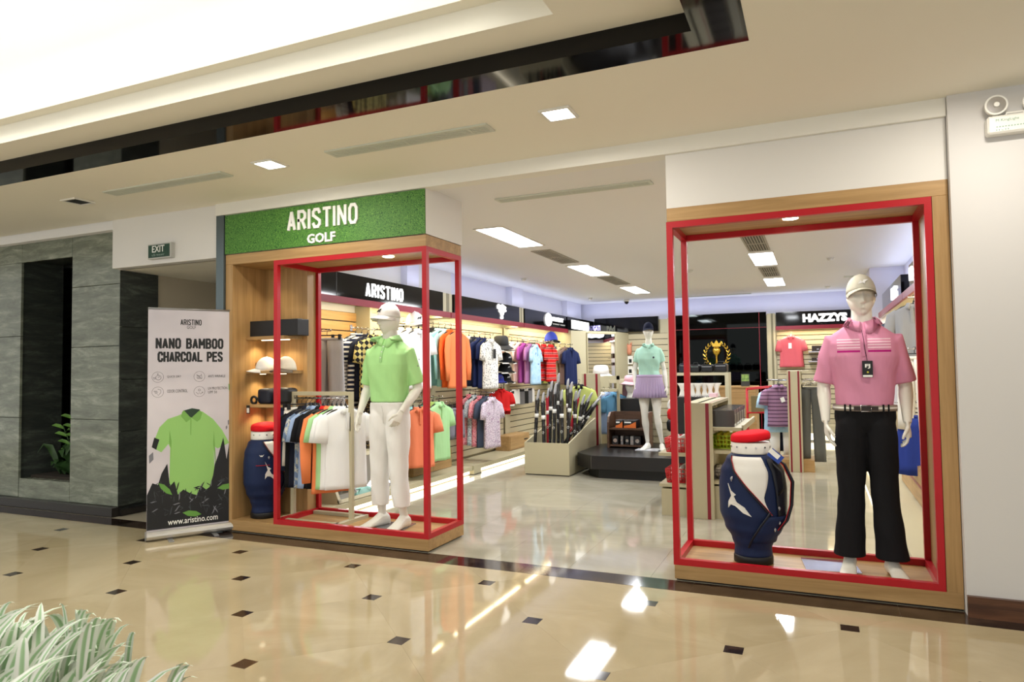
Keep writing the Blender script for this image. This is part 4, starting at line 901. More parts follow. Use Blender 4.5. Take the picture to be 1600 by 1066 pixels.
for zz in (1.46, 1.51, 1.555): obj('button', MB().tube([(0, front(ml, 0, zz) - .004, zz), (0, front(ml, 0, zz) - .008, zz)], .005, 8), LETTERW, ml, world=False)
obj('fly_seam', MB().tube([(.0, -.132, 1.05), (.012, -.13, .98), (0, -.112, .9)], .0018, 5), mat('seam_grey', (200, 200, 196), .8), ml, world=False)
for k_ in range(5): obj('sleeve_mark', MB().lathe([(.008, 0), (.008, .0015)], 8), LETTERW if k_ % 2 else GREY, ml, world=False).matrix_local = Matrix.Translation((.285 + (-.012 * k_ if 0 else 0) - .006 * (4 - k_), .012, 1.33 + .028 * k_)) @ Matrix.Rotation(pi / 2, 4, 'Y')
hat_on(ml, CAPW, CAPW, (0, -.006, 1.806), -0.35, 1.08, 'a', 0.02)
obj('foot_plate', MB().obox((0.03, .03, .005), (.13, .01, 0), (-.01, .13, 0), (0, 0, .004)), mat('brushed_plate', (150, 152, 154), .25, metal=.8), ml, world=False)

# --- female mannequin on the black platform ---
PLZ = 0.30
def female(t):
    mb = MB(); mb.loft(torso_rings(FT)); head(mb, (0, -.006, 1.555), 0.86, 0.25, 0.9)
    for sx, (e_, w_, hd, pn, sd, cu) in ((-1, [(-.215, .05, 1.11), (-.20, -.02, .90), (.05, -.2, -1), (1, .2, 0), (.2, -1, 0), .4]), (1, [(.20, .06, 1.11), (.235, .0, .885), (.1, -.1, -1), (-1, .2, 0), (-.2, -1, 0), .3])):
        sh = Vector((sx * .142, .004, 1.375)); e_, w_ = Vector(e_), Vector(w_)
        mb.tube([sh - Vector((sx * .04, 0, 0)), sh, sh + (e_ - sh) * .3, e_, e_ + (w_ - e_) * .3, w_], [.032, .036, .037, .031, .032, .020], 14); hand(mb, w_, hd, pn, sd, .88, cu)
    for sx, k_, a_, toe in ((-1, (-.07, -.03, .46), (-.055, .06, .10), (-.3, -1, 0)), (1, (.105, -.04, .46), (.155, .0, .10), (.25, -1, 0))):
        h_ = Vector((sx * .085, 0, .88)); k_, a_ = Vector(k_), Vector(a_)
        mb.tube([h_, h_ + (k_ - h_) * .3, h_ + (k_ - h_) * .75, k_, k_ + (a_ - k_) * .28, k_ + (a_ - k_) * .7, a_], [.086, .082, .056, .045, .05, .032, .027], 16); foot(mb, a_, toe, .98)
    return solid('mannequin_body', mb, MANN, t, .006, 4, .4)

_fp = at(1017, 703, z=PLZ)
MF = thing('mannequin', 'white female mannequin in navy cap, mint polo and lilac pleated skirt on the black platform', 'mannequin', (_fp.x, _fp.y, PLZ), 0.05)
female(MF)
fL = [(-.215, .05, 1.11)]; fR = [(.20, .06, 1.11)]
MINT = cloth('mint_polo_cloth', (168, 210, 192)); LILAC = cloth('lilac_skirt_cloth', (168, 150, 180))
polo(MF, MINT, fL, fR, T=[q for q in FT], zt=1.04, off=0.016, slv=.15, r_s=.056, sh=(.142, .004, 1.375), female=True)
obj('chest_logo', MB().lathe([(.014, 0), (.014, .003)], 10), mat('navy_logo', (26, 30, 60), .5), MF, world=False).matrix_local = Matrix.Translation((.085, -.125, 1.29)) @ Matrix.Rotation(pi / 2, 4, 'X')
R = []
for (z, rx, ry, am) in ((.73, .235, .175, .012), (.80, .222, .163, .010), (.88, .205, .148, .006), (.95, .188, .13, .001), (1.0, .182, .13, 0), (1.03, .172, .124, 0)):
    R.append([Vector(((rx + am * (1 if j % 4 < 2 else -1)) * cos(2 * pi * j / 128), (ry + am * (1 if j % 4 < 2 else -1)) * sin(2 * pi * j / 128), z)) for j in range(128)])
sk = obj('skirt', MB().loft(R), LILAC, MF, world=False)
obj('waistband', MB().loft([[Vector(((.168 + o_) * cos(2 * pi * j / 32), (.119 + o_) * sin(2 * pi * j / 32), z)) for j in range(32)] for z, o_ in ((1.012, .01), (1.02, .013), (1.05, .01))]), LILAC, MF, world=False)
hat_on(MF, CAPN, CAPN, (0, -.002, 1.684), 0.25, .87, None, 0.0)
base_plate('white square base plate under the female mannequin on the black platform', (_fp.x - .03, _fp.y - .02), (0.16, 0.0, 0), (0, 0.13, 0), PLZ, mat('white_steel_plate', (220, 222, 228), .2))

# ======================= SHOP FIXTURES =======================
XS, XSW, XF = -4.9, -5.1, -4.58
def slats(name, o, u, length, z0, z1, pitch, nrm, m, label, cat='wall panel', thick=0.018):
    """a backing board carrying horizontal slats with dark grooves between them"""
    o, u, nrm = Vector(o), Vector(u).normalized(), Vector(nrm).normalized()
    t = thing('slat_wall', label, cat, tuple(o)); c_ = o + u * (length / 2)
    obj('backing', MB().obox((c_.x, c_.y, (z0 + z1) / 2) , u * (length / 2), nrm * 0.004, Z * ((z1 - z0) / 2)), GROOVE, t)
    n_ = int(round((z1 - z0) / pitch)); p_ = (z1 - z0) / n_; first = None
    for i in range(n_):
        zc = z0 + (i + .5) * p_
        if first is None:
            first = obj('slat', MB().obox(Vector((c_.x, c_.y, zc)) + nrm * (.004 + thick / 2), u * (length / 2), nrm * (thick / 2), Z * (p_ / 2 - 0.007)), m, t); z_0 = zc
        else:
            q = first.copy(); COL.objects.link(q); q.parent = t; q.location = (0, 0, zc - z_0)
    return t
LWASH = (1.0, 0.84, 0.55)
# left wall: oak slats in the first bay, beige ones in the others
slats('a', (XSW - .022, 0.62, 0), Y, 1.46, 0.12, 2.16, 0.113, X, SLATW, 'oak slat wall panel in the first bay of the left wall, behind the grey trousers')
struct(bx('wall_return_left', (XSW - .03, 2.08, 0), (XS, 2.12, 2.24), BEIGE))
bays = ((2.12, 3.29, 'beige slat wall panel behind the white polos on the left wall'), (3.62, 5.9, 'beige slat wall panel behind the white patterned polo on the left wall'), (6.15, 8.3, 'beige slat wall panel behind the red striped polos on the left wall'))
for y0, y1c, lb in bays: slats('a', (XS - .022, y0, 0), Y, y1c - y0, 0.14, 2.16, 0.1, X, SLATM, lb)
struct(obj('wall_fixture_left', MB().box((-5.14, 2.1, 0), (XS - .026, 10.7, 2.5)), BEIGE))
for (ya, yb_, lb) in ((3.33, 3.58, 'beige upright post between the first and second bays of the left wall'), (5.92, 6.12, 'beige upright post between the second and third bays of the left wall')):
    t = thing('wall_post', lb, 'post', (-4.7, ya, 0)); bx('post_body', (-4.89, ya, 0.13), (-4.875, yb_, 2.16), BEIGE, t); bx('post_head', (-4.93, ya, 2.16), (XF - .02, yb_, 2.5), BEIGE, t)
    bx('front_groove', (XF - .02, ya + (yb_ - ya) * .35, 2.24), (XF - .017, ya + (yb_ - ya) * .65, 2.5), mat('post_groove', (120, 114, 88), .5), t)
def fascia(x, y0, y1c, label, s=1, led=True):
    t = thing('lit_shelf', label, 'shelf', (x, y0, 2.165)); xb = x - s * .34
    bx('front_edge', (x - s * .03, y0, 2.165), (x, y1c, 2.24), MAROON, t); bx('shelf_board', (xb, y0, 2.215), (x - s * .03, y1c, 2.24), BEIGE, t)
    if led: bx('led_strip', (x - s * .06, y0 + .02, 2.195), (x - s * .035, y1c - .02, 2.212), LEDW, t)
    area('shelf_wash', (x - s * .12, (y0 + y1c) / 2, 2.19), .1, 6 * (y1c - y0), LWASH, rot=(0, s * 0.35, 0), sy=(y1c - y0) * .95)
    return t
fascia(XF + .03, 0.62, 3.45, 'maroon-edged lit shelf under the first sign of the left wall, nearest the entrance')
fascia(XF + .03, 3.47, 6.02, 'maroon-edged lit shelf under the second black sign on the left wall')
fascia(XF + .03, 6.04, 8.3, 'maroon-edged lit shelf under the oval logo sign on the left wall')
def sign(name, lo, hi, label):
    t = thing('sign_box', label, 'sign', tuple(lo)); bx('sign_panel', lo, hi, BLACKG, t); return t
t = sign('s', (XF - .12, 0.62, 2.24), (XF, 3.29, 2.5), 'black glossy sign box with lit condensed letters over the lime mannequin, nearest the entrance')
bx('panel_joint', (XF - .001, 1.04, 2.24), (XF + .001, 1.046, 2.5), mat('joint_grey', (60, 60, 60), .5), t)
ya, yb_ = at(571, 460, x=XF).y, at(629, 460, x=XF).y
dtext('lettering', 'ARISTINO', LETTER, (XF, ya, 2.285), Y, Z, yb_ - ya, 0.155, 0.012, t, 0.13, .5)
t = sign('s', (XF - .12, 3.6, 2.24), (XF, 5.9, 2.5), 'black glossy sign box with a lit golf emblem on the left wall')
yc = at(783, 485, x=XF).y
obj('emblem', MB().prism([(-.16, .2), (-.12, .235), (-.05, .215), (.02, .24), (.1, .22), (.16, .2), (.14, .17), (.17, .14), (.12, .12), (.08, .13), (.07, .09), (.03, .06), (.05, .02), (.0, 0), (-.04, .01), (-.02, .06), (-.05, .1), (-.1, .12), (-.08, .15), (-.15, .16)], (XF, yc, 2.25), Y, Z, (0.02, 0, 0)), LETTER, t)
t = sign('s', (XF - .12, 6.14, 2.24), (XF, 8.27, 2.5), 'black glossy sign box with an oval emblem and lit lettering on the left wall')
y_o = at(856, 500, x=XF).y; mb = MB()
for r_, wdt in ((0.105, .03),): mb.tube([(XF + .012, y_o + r_ * 1.25 * cos(i * pi / 12), 2.37 + r_ * sin(i * pi / 12)) for i in range(25)], 0.022, 6)
mb.tube([(XF + .012, y_o - .03, 2.31), (XF + .012, y_o, 2.43), (XF + .012, y_o + .04, 2.31)], .014, 5)
obj('emblem', mb, LETTER, t); ya, yb_ = at(860.5, 500, x=XF).y, at(880, 500, x=XF).y
text('lettering', 'HONESSY', LETTER, (XF, ya, 2.36), Y, Z, yb_ - ya, .08, .012, t, bold=.05, center=False); text('lettering', 'SMART WAY', LETTERW, (XF, ya + .1, 2.295), Y, Z, .7, .025, .006, t, center=False)
t = sign('s', (XF - .12, 8.35, 2.24), (XF, 10.2, 2.5), 'short black sign box with a lit white panel at the back left corner')
bx('light_panel', (XF, 8.6, 2.27), (XF + .01, 9.75, 2.45), LETTER, t)
# low lit plinth along the left wall
def kick(x0, x1, y0, y1c, label, s=1):
    """x1 = front edge; lit strip in the recess under it"""
    t = thing('low_plinth', label, 'plinth', ((x0 + x1) / 2, y0, 0)); bx('plinth_top', (x0, y0, 0.06), (x1, y1c, 0.12), BEIGE, t, bev=.002); bx('plinth_base', (x0, y0, 0), (x1 - s * .06, y1c, .06), GREY, t)
    bx('led_strip', (x1 - s * .058, y0 + .02, 0.012), (x1 - s * .035, y1c - .02, 0.055), LEDW, t); return t
kick(XS + .02, -4.40, 0.62, 3.75, 'low beige plinth with a lit strip along the first part of the left wall')
t = thing('plinth_block', 'short beige block between the two lit plinths of the left wall', 'plinth', (-4.5, 3.76, 0)); bx('block_body', (XS + .02, 3.76, 0), (-4.38, 3.98, .125), BEIGE, t); bx('block_foot', (-4.9, 3.755, 0), (-4.375, 3.985, .008), BLACKM, t)
kick(XS + .02, -4.40, 3.99, 8.3, 'low beige plinth with a lit strip along the second part of the left wall')
def drawer_cabinet(x0, x1, y0, y1c, z0, z1c, label, s=1):
    t = thing('drawer_cabinet', label, 'cabinet', ((x0 + x1) / 2, y0, z0)); bx('cabinet_body', (x0, y0, z0), (x1, y1c, z1c), OAKY, t, bev=.003)
    h_ = (z1c - z0) / 2; ym = (y0 + y1c) / 2; F0 = x1
    for (a0, a1) in ((y0 + .01, ym - .003), (ym + .003, y1c - .01)):
        for k_ in (0, 1): bx('drawer', (F0, a0, z0 + k_ * h_ + .006), (F0 + s * .012, a1, z0 + (k_ + 1) * h_ - .006), OAKY, t)
    bx('red_groove', (F0, y0 + .08, z0 + h_ - .012), (F0 + s * .016, y1c - .06, z0 + h_ + .012), MAROON, t)
    return t
drawer_cabinet(XS + .03, -4.66, 2.62, 3.62, 0.12, 0.375, 'oak drawer cabinet with a red groove under the lime polos on the left wall')
t = thing('storage_box', 'plain oak storage box on the low plinth beside the club bin', 'box', (-4.8, 5.5, .12)); bx('box_body', (XS + .03, 5.5, .12), (-4.62, 6.35, .36), OAKY, t, bev=.004); bx('box_front', (-4.62, 5.52, .135), (-4.61, 6.33, .345), OAKY, t); bx('finger_slot', (-4.61, 6.1, .25), (-4.606, 6.25, .27), BLACKM, t)
# leaning shoe mirror on the first plinth
t = thing('shoe_mirror', 'low slanted shoe mirror with beige frame on the first lit plinth of the left wall', 'mirror', (-4.5, 1.3, .12))
y0, y1c = 0.86, 1.86; bot = Vector((-4.42, 0, .125)); topp = Vector((-4.62, 0, .55)); dv = (topp - bot).normalized(); nv = Vector((dv.z, 0, -dv.x)); cc = (bot + topp) / 2
obj('mirror_body', MB().loft([[Vector((-4.42, y, .12)), Vector((-4.62, y, .56)), Vector((-4.88, y, .56)), Vector((-4.88, y, .12))] for y in (y0, y1c)], smooth=False), BEIGE, t)
obj('mirror_glass', MB().obox((cc.x + nv.x * .004, (y0 + y1c) / 2, cc.z + nv.z * .004), (0, (y1c - y0) / 2 - .04, 0), dv * .20, nv * .003), mat('mirror', (215, 218, 225), .01, metal=1), t)
mb = MB()
for yy in (y0 + .02, y1c - .02): mb.obox((cc.x + nv.x * .006, yy, cc.z + nv.z * .006), (0, .02, 0), dv * .235, nv * .008)
for k_ in (-.218, .218): mb.obox((cc.x + nv.x * .006 + dv.x * k_, (y0 + y1c) / 2, cc.z + nv.z * .006 + dv.z * k_), (0, (y1c - y0) / 2, 0), dv * .018, nv * .008)
obj('mirror_frame', mb, BEIGE, t)
# corner unit with tall mirror
A, B = Vector((-4.5, 8.32, 0)), Vector((-3.86, 9.35, 0)); cu_ = (B - A).normalized(); cn = Vector((cu_.y, -cu_.x, 0)); cl = (B - A).length
t = thing('corner_unit', 'tall beige corner unit with a mirror at the back left corner of the shop', 'cabinet', tuple(A))
obj('unit_body', MB().loft([[A + Z * z, B + Z * z, Vector((-3.8, 10.2, z)), Vector((-4.86, 10.2, z)), Vector((-4.86, 8.32, z))] for z in (0, 2.215)], smooth=False), BEIGE, t)
m0 = .42 * cl; mid = A + cu_ * (cl * .66)
obj('mirror_glass', MB().obox(mid + Z * 1.2 + cn * .006, cu_ * (cl * .30), cn * .003, Z * .96), MATS['mirror'], t)
mb = MB()
for k_ in (-.32, .32): mb.obox(mid + Z * 1.2 + cu_ * (cl * k_) + cn * .01, cu_ * .014, cn * .012, Z * .98)
mb.obox(mid + Z * 2.17 + cn * .01, cu_ * cl * .32, cn * .012, Z * .014); obj('mirror_frame', mb, mat('beige_trim', (170, 162, 132), .4), t)
# back wall
YS = 10.2
struct(bx('wall_fixture_back', (-4.86, YS + .03, 0), (-2.95, YB, 2.5), BEIGE)); struct(bx('wall_fixture_back_right', (-.98, YS + .03, 0), (0.78, YB, 2.5), BEIGE))
slats('b', (-3.8, YS + .022, 0), X, .92, 0.14, 2.2, 0.125, -Y, SLATM, 'beige slat wall panel on the back wall behind the female mannequin')
slats('b', (-.74, YS + .022, 0), X, 1.5, 0.2, 2.16, 0.1, -Y, SLATM, 'beige slat wall panel behind the lone coral polo on the back wall')
for xx, lb in ((-2.86, 'beige post beside the black mirror wall, left'), (-.84, 'beige post beside the black mirror wall, right')):
    t = thing('wall_post', lb, 'post', (xx, YS, 0)); bx('post_body', (xx - .08, YS - .02, 0), (xx + .08, YS + .03, 2.52), BEIGE, t); bx('front_groove', (xx + .0, YS - .023, 0), (xx + .04, YS - .02, 2.52), MATS['post_groove'], t)
t = sign('s', (-4.55, YS - .1, 2.24), (-3.12, YS, 2.56), 'long black glossy sign box on the back wall, left of the mirror wall')
PURP = mat('purple_lit_letters', (196, 190, 255), .5, emit=1.2)
a0, a1 = at(920, 510, y=YS - .1).x, at(938, 510, y=YS - .1).x; text('lettering', 'MUGATI', PURP, (a0, YS - .1, 2.29), X, Z, a1 - a0, .12, .01, t, bold=.05, center=False)
a0, a1 = at(948, 510, y=YS - .1).x, at(961, 510, y=YS - .1).x; text('lettering', 'PAd', mat('dull_letters', (120, 122, 112), .5), (a0, YS - .1, 2.27), X, Z, a1 - a0, .12, .01, t, bold=.05, center=False)
t = sign('s', (-.74, YS - .1, 2.24), (0.77, YS, 2.53), 'black glossy sign box with lit bold letters above the lone coral polo')
a0, a1 = at(1254, 495, y=YS - .1), at(1324, 495, y=YS - .1); text('lettering', 'HAZZYS', LETTER, (a0.x, YS - .1, at(1290, 502.5, y=YS - .1).z), X, Z, a1.x - a0.x, at(1290, 489.5, y=YS - .1).z - at(1290, 502.5, y=YS - .1).z, .02, t, bold=.06, center=False)
tt_ = thing('lit_shelf', 'maroon-edged lit shelf under the lit sign of the back wall bay', 'shelf', (0, YS - .3, 2.17)); bx('front_edge', (-.74, YS - .31, 2.165), (.77, YS - .28, 2.24), MAROON, tt_); bx('shelf_board', (-.74, YS - .28, 2.215), (.77, YS + .02, 2.24), BEIGE, tt_); bx('led_strip', (-.7, YS - .25, 2.195), (.74, YS - .22, 2.212), LEDW, tt_)
area('shelf_wash', (0, YS - .15, 2.19), 1.4, 12, LWASH, rot=(-.3, 0, 0), sy=.1)
t = thing('low_plinth', 'low beige plinth with a lit strip on the back wall below the lone coral polo', 'plinth', (0, YS - .3, 0)); bx('plinth_top', (-.74, YS - .6, .16), (.77, YS, .30), BEIGE, t); bx('led_strip', (-.7, YS - .57, .03), (.74, YS - .55, .15), LEDW, t); bx('plinth_base', (-.74, YS - .55, 0), (.77, YS, .16), GREY, t)
# black mirror wall with gold trophy emblem
t = thing('mirror_wall', 'tall black mirror panel wall with a gold laurel golf emblem at the back', 'wall panel', (-1.95, YS, 0))
a0, a1 = -2.78, -.93
BMIR = mat('black_mirror', (28, 30, 30), .03, metal=1)
xm = at(1187, 540, y=YS).x
for (u0, u1) in ((a0, xm - .006), (xm + .006, a1)):
    for (w0, w1) in ((0, 2.243), (2.252, 2.56)): bx('glass_panel', (u0, YS, w0), (u1, YS + .02, w1), BMIR, t)
bx('red_seam', (a0, YS - .002, 2.243), (a1, YS + .02, 2.252), MAROON, t); bx('red_seam', (xm - .006, YS - .002, 0), (xm + .006, YS + .02, 2.56), MAROON, t)
GOLD = mat('gold', (230, 190, 80), .25, metal=.9); ec = at(1120, 553, y=YS - .02)
em = obj('emblem', MB().lathe([(.001, .085), (.045, .078), (.078, .045), (.085, 0), (.07, -.05), (.035, -.085), (.018, -.11), (.014, -.2), (.03, -.26), (.001, -.265)], 20, (ec.x, YS - .06, ec.z + .06)), GOLD, t)
mb = MB(); cz = ec.z + .15; mb.prism([(-.08, 0), (-.1, .11), (-.05, .06), (0, .14), (.05, .06), (.1, .11), (.08, 0)], (ec.x, YS - .03, cz), X, Z, (0, -.02, 0)); obj('crown', mb, GOLD, em)
for s_ in (-1, 1):
    for k_ in range(9):
        a_ = -pi / 2 + s_ * (0.25 + k_ * 0.29); r_ = .235; c_ = Vector((ec.x + r_ * cos(a_), YS - .03, ec.z - .02 + r_ * sin(a_) * 1.1)); td = Vector((-sin(a_) * s_, 0, cos(a_) * s_)); od = Vector((cos(a_), 0, sin(a_)))
        for q in (-1, 1):
            l0 = c_; l1 = c_ + td * .075 + od * q * .04; w_ = (l1 - l0).cross(Y).normalized() * .014
            obj('laurel_leaf', MB().add([l0, (l0 + l1) / 2 + w_, l1, (l0 + l1) / 2 - w_, l0 - Y * .012, (l0 + l1) / 2 + w_ - Y * .004, l1 - Y * .012, (l0 + l1) / 2 - w_ - Y * .004], [(0, 1, 2, 3), (4, 5, 6, 7), (0, 1, 5, 4), (1, 2, 6, 5), (2, 3, 7, 6), (3, 0, 4, 7)]), GOLD, em)
# right wall
XR_ = 1.2
slats('c', (XR_ + .022, 0.7, 0), Y, 6.45, 0.14, 2.16, 0.1, -X, SLATM, 'beige slat wall panel along the right wall behind the hanging clothes')
fascia(.88, 0.66, 3.9, 'maroon-edged lit shelf nearer the entrance on the right wall', -1); fascia(.88, 3.92, 7.15, 'maroon-edged lit shelf farther back on the right wall', -1)
t = sign('s', (.92, 0.9, 2.24), (1.04, 3.6, 2.5), 'black sign box with large lit letters on the right wall')
text('lettering', 'FootJoy', LETTER, (.92, 3.45, 2.28), -Y, Z, 1.35, .17, .02, t, bold=.05, center=False)
t = sign('s', (.92, 4.4, 2.24), (1.04, 6.9, 2.5), 'black sign box farther back on the right wall'); text('lettering', 'PXG', LETTER, (.92, 5.4, 2.28), -Y, Z, .5, .15, .02, t, bold=.03, center=False)
t = sign('s', (.66, 8.7, 2.24), (.78, 10.1, 2.5), 'black sign box with lit lowercase letters on the corner block at the right'); text('lettering', 'ecco', LETTER, (.66, 9.9, 2.28), -Y, Z, .85, .17, .02, t, bold=.1, center=False)
slats('c', (.78, 7.3, 0), Y, 2.8, 0.14, 2.16, 0.1, -X, SLATM, 'beige slat wall panel on the corner block at the right of the back wall')
t = kick(XR_ - .02, .56, 0.7, 7.15, 'low beige plinth with a lit strip along the right wall', -1)
area('plinth_glow', (.5, 4, .05), .05, 5, (1, .9, .7), rot=(0, pi / 2, 0), sy=6)
area('plinth_glow', (-4.38, 4.5, .05), .05, 5, (1, .9, .7), rot=(0, -pi / 2, 0), sy=7)
drawer_cabinet(1.15, .86, 2.3, 4.3, 0.12, 0.48, 'oak drawer cabinet with a red groove under the blue skirt on the right wall', -1)

# ======================= GARMENTS =======================
def ring_xy(cx, cz, w, d, n, ph, amp, y0=0.0):
    out = []
    for j in range(n):
        a_ = 2 * pi * j / n; ca, sa = cos(a_), sin(a_); x = w * (abs(ca) ** .75) * (1 if ca >= 0 else -1); y = d * (abs(sa) ** .9) * (1 if sa >= 0 else -1)
        r_ = amp * sin(x * 34 + ph) + amp * .6 * sin(x * 61 + ph * 2)
        out.append(Vector((cx + x, y0 + y + r_, cz)))
    return out
HANGM = mat('hanger_black', (26, 26, 28), .4); HANGC = CHROME
def hanger_mb():
    mb = MB(); mb.tube([(0, 0, -.10), (0, 0, -.045)], [.02, .009], 6); mb.tube([(0.0, 0, -.09), (0, 0, -.04), (.0, 0, -.03), (.018, 0, -.018), (.016, 0, .004), (0, 0, .012), (-.014, 0, .002)], .003, 6); mb.tube([(-.19, 0, -.155), (-.12, 0, -.115), (0, 0, -.085), (.12, 0, -.115), (.19, 0, -.155)], [.008, .011, .012, .011, .008], 6, flat=1.4); return mb
GC = {}
def shirt(kind, m, loc, rz, label, group, colm=None, seed=0, L=.70, W=.20, slv='short', hm=None, sc=1.0, trim=None):
    key = (kind, slv, L, W, m.name, seed % 3)
    t = thing(kind, label, 'shirt' if 'polo' in kind or 'shirt' in kind else kind.replace('_', ' '), loc, rz, group); t.scale = (sc, sc, sc)
    if key not in GC:
        ph = seed * 1.7; R = []
        for (z, w, d) in ((-.085, .062, .045), (-.10, .085, .048), (-.125, .15, .045), (-.155, .205, .042), (-.19, W, .045), (-.28, W * .96, .05), (-.42, W * .93, .05), (-.58, W * .95, .052), (-.10 - L + .04, W * .98, .055), (-.10 - L, W * 1.0, .055)):
            R.append(ring_xy(0, z, w, d, 36, ph, .011 * min(1, max(0, (-z - .15) / .3))))
        b_ = [('shirt_body', MB().loft(R), m)]
        for s_ in (-1, 1):
            if slv == 'short': P = [(s_ * .16, 0, -.165), (s_ * .205, -.005, -.20), (s_ * .228, -.012, -.30), (s_ * .24, -.015, -.385)]; r_ = [.045, .06, .066, .07]
            else: P = [(s_ * .16, 0, -.165), (s_ * .21, -.005, -.20), (s_ * .245, -.01, -.35), (s_ * .25, -.02, -.55), (s_ * .245, -.02, -.74)]; r_ = [.045, .06, .058, .05, .04]
            b_.append(('sleeve', MB().tube(P, r_, 12, flat=.45, up=(0, 1, 0)), m))
        R = []
        for j in range(17):
            a_ = -pi / 2 + .25 + (2 * pi - .5) * j / 16; fr = max(0, -sin(a_))
            R.append([Vector((.06 * cos(a_), .042 * sin(a_), -.068)), Vector((.066 * cos(a_), .048 * sin(a_), -.066)), Vector((.092 * cos(a_), (.06) * sin(a_) - .004, -.105 - .035 * fr)), Vector((.085 * cos(a_), .054 * sin(a_), -.107 - .035 * fr))])
        b_.append(('collar', MB().loft(R), colm or m))
        b_.append(('placket', MB().obox((0, -.054, -.20), (.013, 0, 0), (0, .008, 0), (0, -.006, .075)), colm or m))
        b_.append(('hanger', hanger_mb(), hm or HANGM))
        GC[key] = [obj(n_, q, mm, t, world=False) for n_, q, mm in b_]
    else:
        for o in GC[key]:
            c_ = o.copy(); COL.objects.link(c_); c_.parent = t
            if o.name.startswith('collar') or o.name.startswith('placket'):
                pass
    return t
def trouser(m, loc, rz, label, group, L=.62, W=.16, skirt=False, seed=0, sc=1.0):
    t = thing('skirt' if skirt else ('hanging_trousers' if L > .45 else 'shorts'), label, 'skirt' if skirt else ('trousers' if L > .45 else 'shorts'), loc, rz, group); t.scale = (sc,) * 3
    key = ('tr', L, W, skirt, m.name)
    if key not in GC:
        b_ = []
        b_.append(('waistband', MB().loft([ring_xy(0, z, W, .022, 24, 0, 0) for z in (-.08, -.115)]), m))
        if skirt: b_.append(('skirt_panel', MB().loft([ring_xy(0, -.11 - L * k_ / 6, W * (1 + .75 * k_ / 6), .03 + .02 * k_ / 6, 60, seed, .012 * k_ / 6) for k_ in range(7)]), m))
        else:
            for s_ in (-1, 1): b_.append(('trouser_leg', MB().loft([ring_xy(s_ * (W * .5 + .004 * k_), -.11 - L * k_ / 6, W * (.53 - .03 * k_ / 6), .028, 20, seed + s_, .006) for k_ in range(7)]), m))
        mb = MB(); mb.tube([(0, 0, -.05), (0, 0, -.02), (.015, 0, -.01), (.012, 0, .008), (-.01, 0, .006)], .003, 6); mb.tube([(-W * .95, 0, -.055), (W * .95, 0, -.055)], .006, 6)
        for s_ in (-1, 1): mb.box((s_ * W * .8 - .015, -.028, -.10), (s_ * W * .8 + .015, .028, -.045))
        b_.append(('clip_hanger', mb, HANGM)); GC[key] = [obj(n_, q, mm, t, world=False) for n_, q, mm in b_]
    else:
        for o in GC[key]: c_ = o.copy(); COL.objects.link(c_); c_.parent = t
    return t
def rail_arm(p0, p1, label, group='chrome hanging arms on the slat walls'):
    """waterfall arm clipped to the slat wall with little studs"""
    t = thing('hanging_rail', label, 'arm', tuple(p0), 0, group); p0, p1 = Vector(p0), Vector(p1)
    obj('arm_tube', MB().tube([p0, p1, p1 + Z * .02], .006, 6), CHROME, t); obj('wall_clip', MB().obox(p0, (.006, 0, 0), (0, .02, 0), (0, 0, .035)), CHROME, t); mb = MB()
    for k_ in range(6): q = p0 + (p1 - p0) * ((k_ + .7) / 6.5); mb.tube([q, q + Z * .018], .003, 5)
    obj('arm_studs', mb, CHROME, t); return t
C_ = cloth
WH, OFFW, BK, NV, DN = C_('white_shirt', (236, 236, 236)), C_('cream_shirt', (230, 226, 216)), BLKF, C_('navy_shirt', (32, 42, 82)), C_('dark_navy_shirt', (26, 30, 46))
OR, ORD, MT_, MTD, LM, LMD = C_('orange_shirt', (240, 138, 86)), C_('deep_orange_shirt', (240, 104, 44)), C_('aqua_shirt', (160, 212, 210)), C_('grey_aqua_shirt', (140, 186, 190)), C_('lime_shirt', (170, 216, 156)), C_('olive_lime_shirt', (158, 180, 96))
CORAL = C_('coral_orange_shirt', (238, 136, 98)); MAG, MAU, PKW, BLU, LB = C_('magenta_shirt', (166, 76, 156)), C_('mauve_shirt', (176, 118, 166)), C_('pale_pink_shirt', (238, 206, 196)), patt('sky_blue_shirt', 'noise', [(.35, (166, 206, 234)), (.6, (190, 220, 240)), (.72, (90, 140, 190))], (14, 14, 14)), C_('light_blue_shirt', (150, 172, 206))
PKF = patt('pink_speckled_shirt', 'noise', [(.4, (226, 112, 128)), (.55, (246, 190, 190)), (.62, (190, 70, 96))], (40, 40, 40)); KH, TP, GRN, YL = C_('khaki_shirt', (190, 176, 146)), C_('taupe_shirt', (132, 108, 98)), C_('sea_green_shirt', (76, 160, 128)), C_('yellow_green_shirt', (206, 216, 118))
GR, GRD = C_('grey_trousers', (176, 174, 176)), C_('mid_grey_shorts', (128, 126, 136)); SL = C_('slate_shirt', (70, 78, 96))
RST = patt('red_striped_shirt', 'wave', [(0, (214, 36, 34)), (.55, (214, 36, 34)), (.72, (240, 190, 180)), (.86, (150, 24, 30))], (1, 1, 3.2)); RD = C_('red_shirt', (206, 36, 36))
PLD = patt('yellow_black_check_shirt', 'check', [(0, (38, 36, 40)), (.5, (214, 200, 130))], (22, 22, 22), (.0, .78, 0)); NST = patt('navy_white_striped_shirt', 'saw', [(0, (30, 38, 64)), (.6, (228, 228, 226))], (1, 1, 6)); WST = patt('white_navy_striped_shirt', 'saw', [(0, (206, 208, 212)), (.7, (60, 66, 84))], (1, 1, 8))
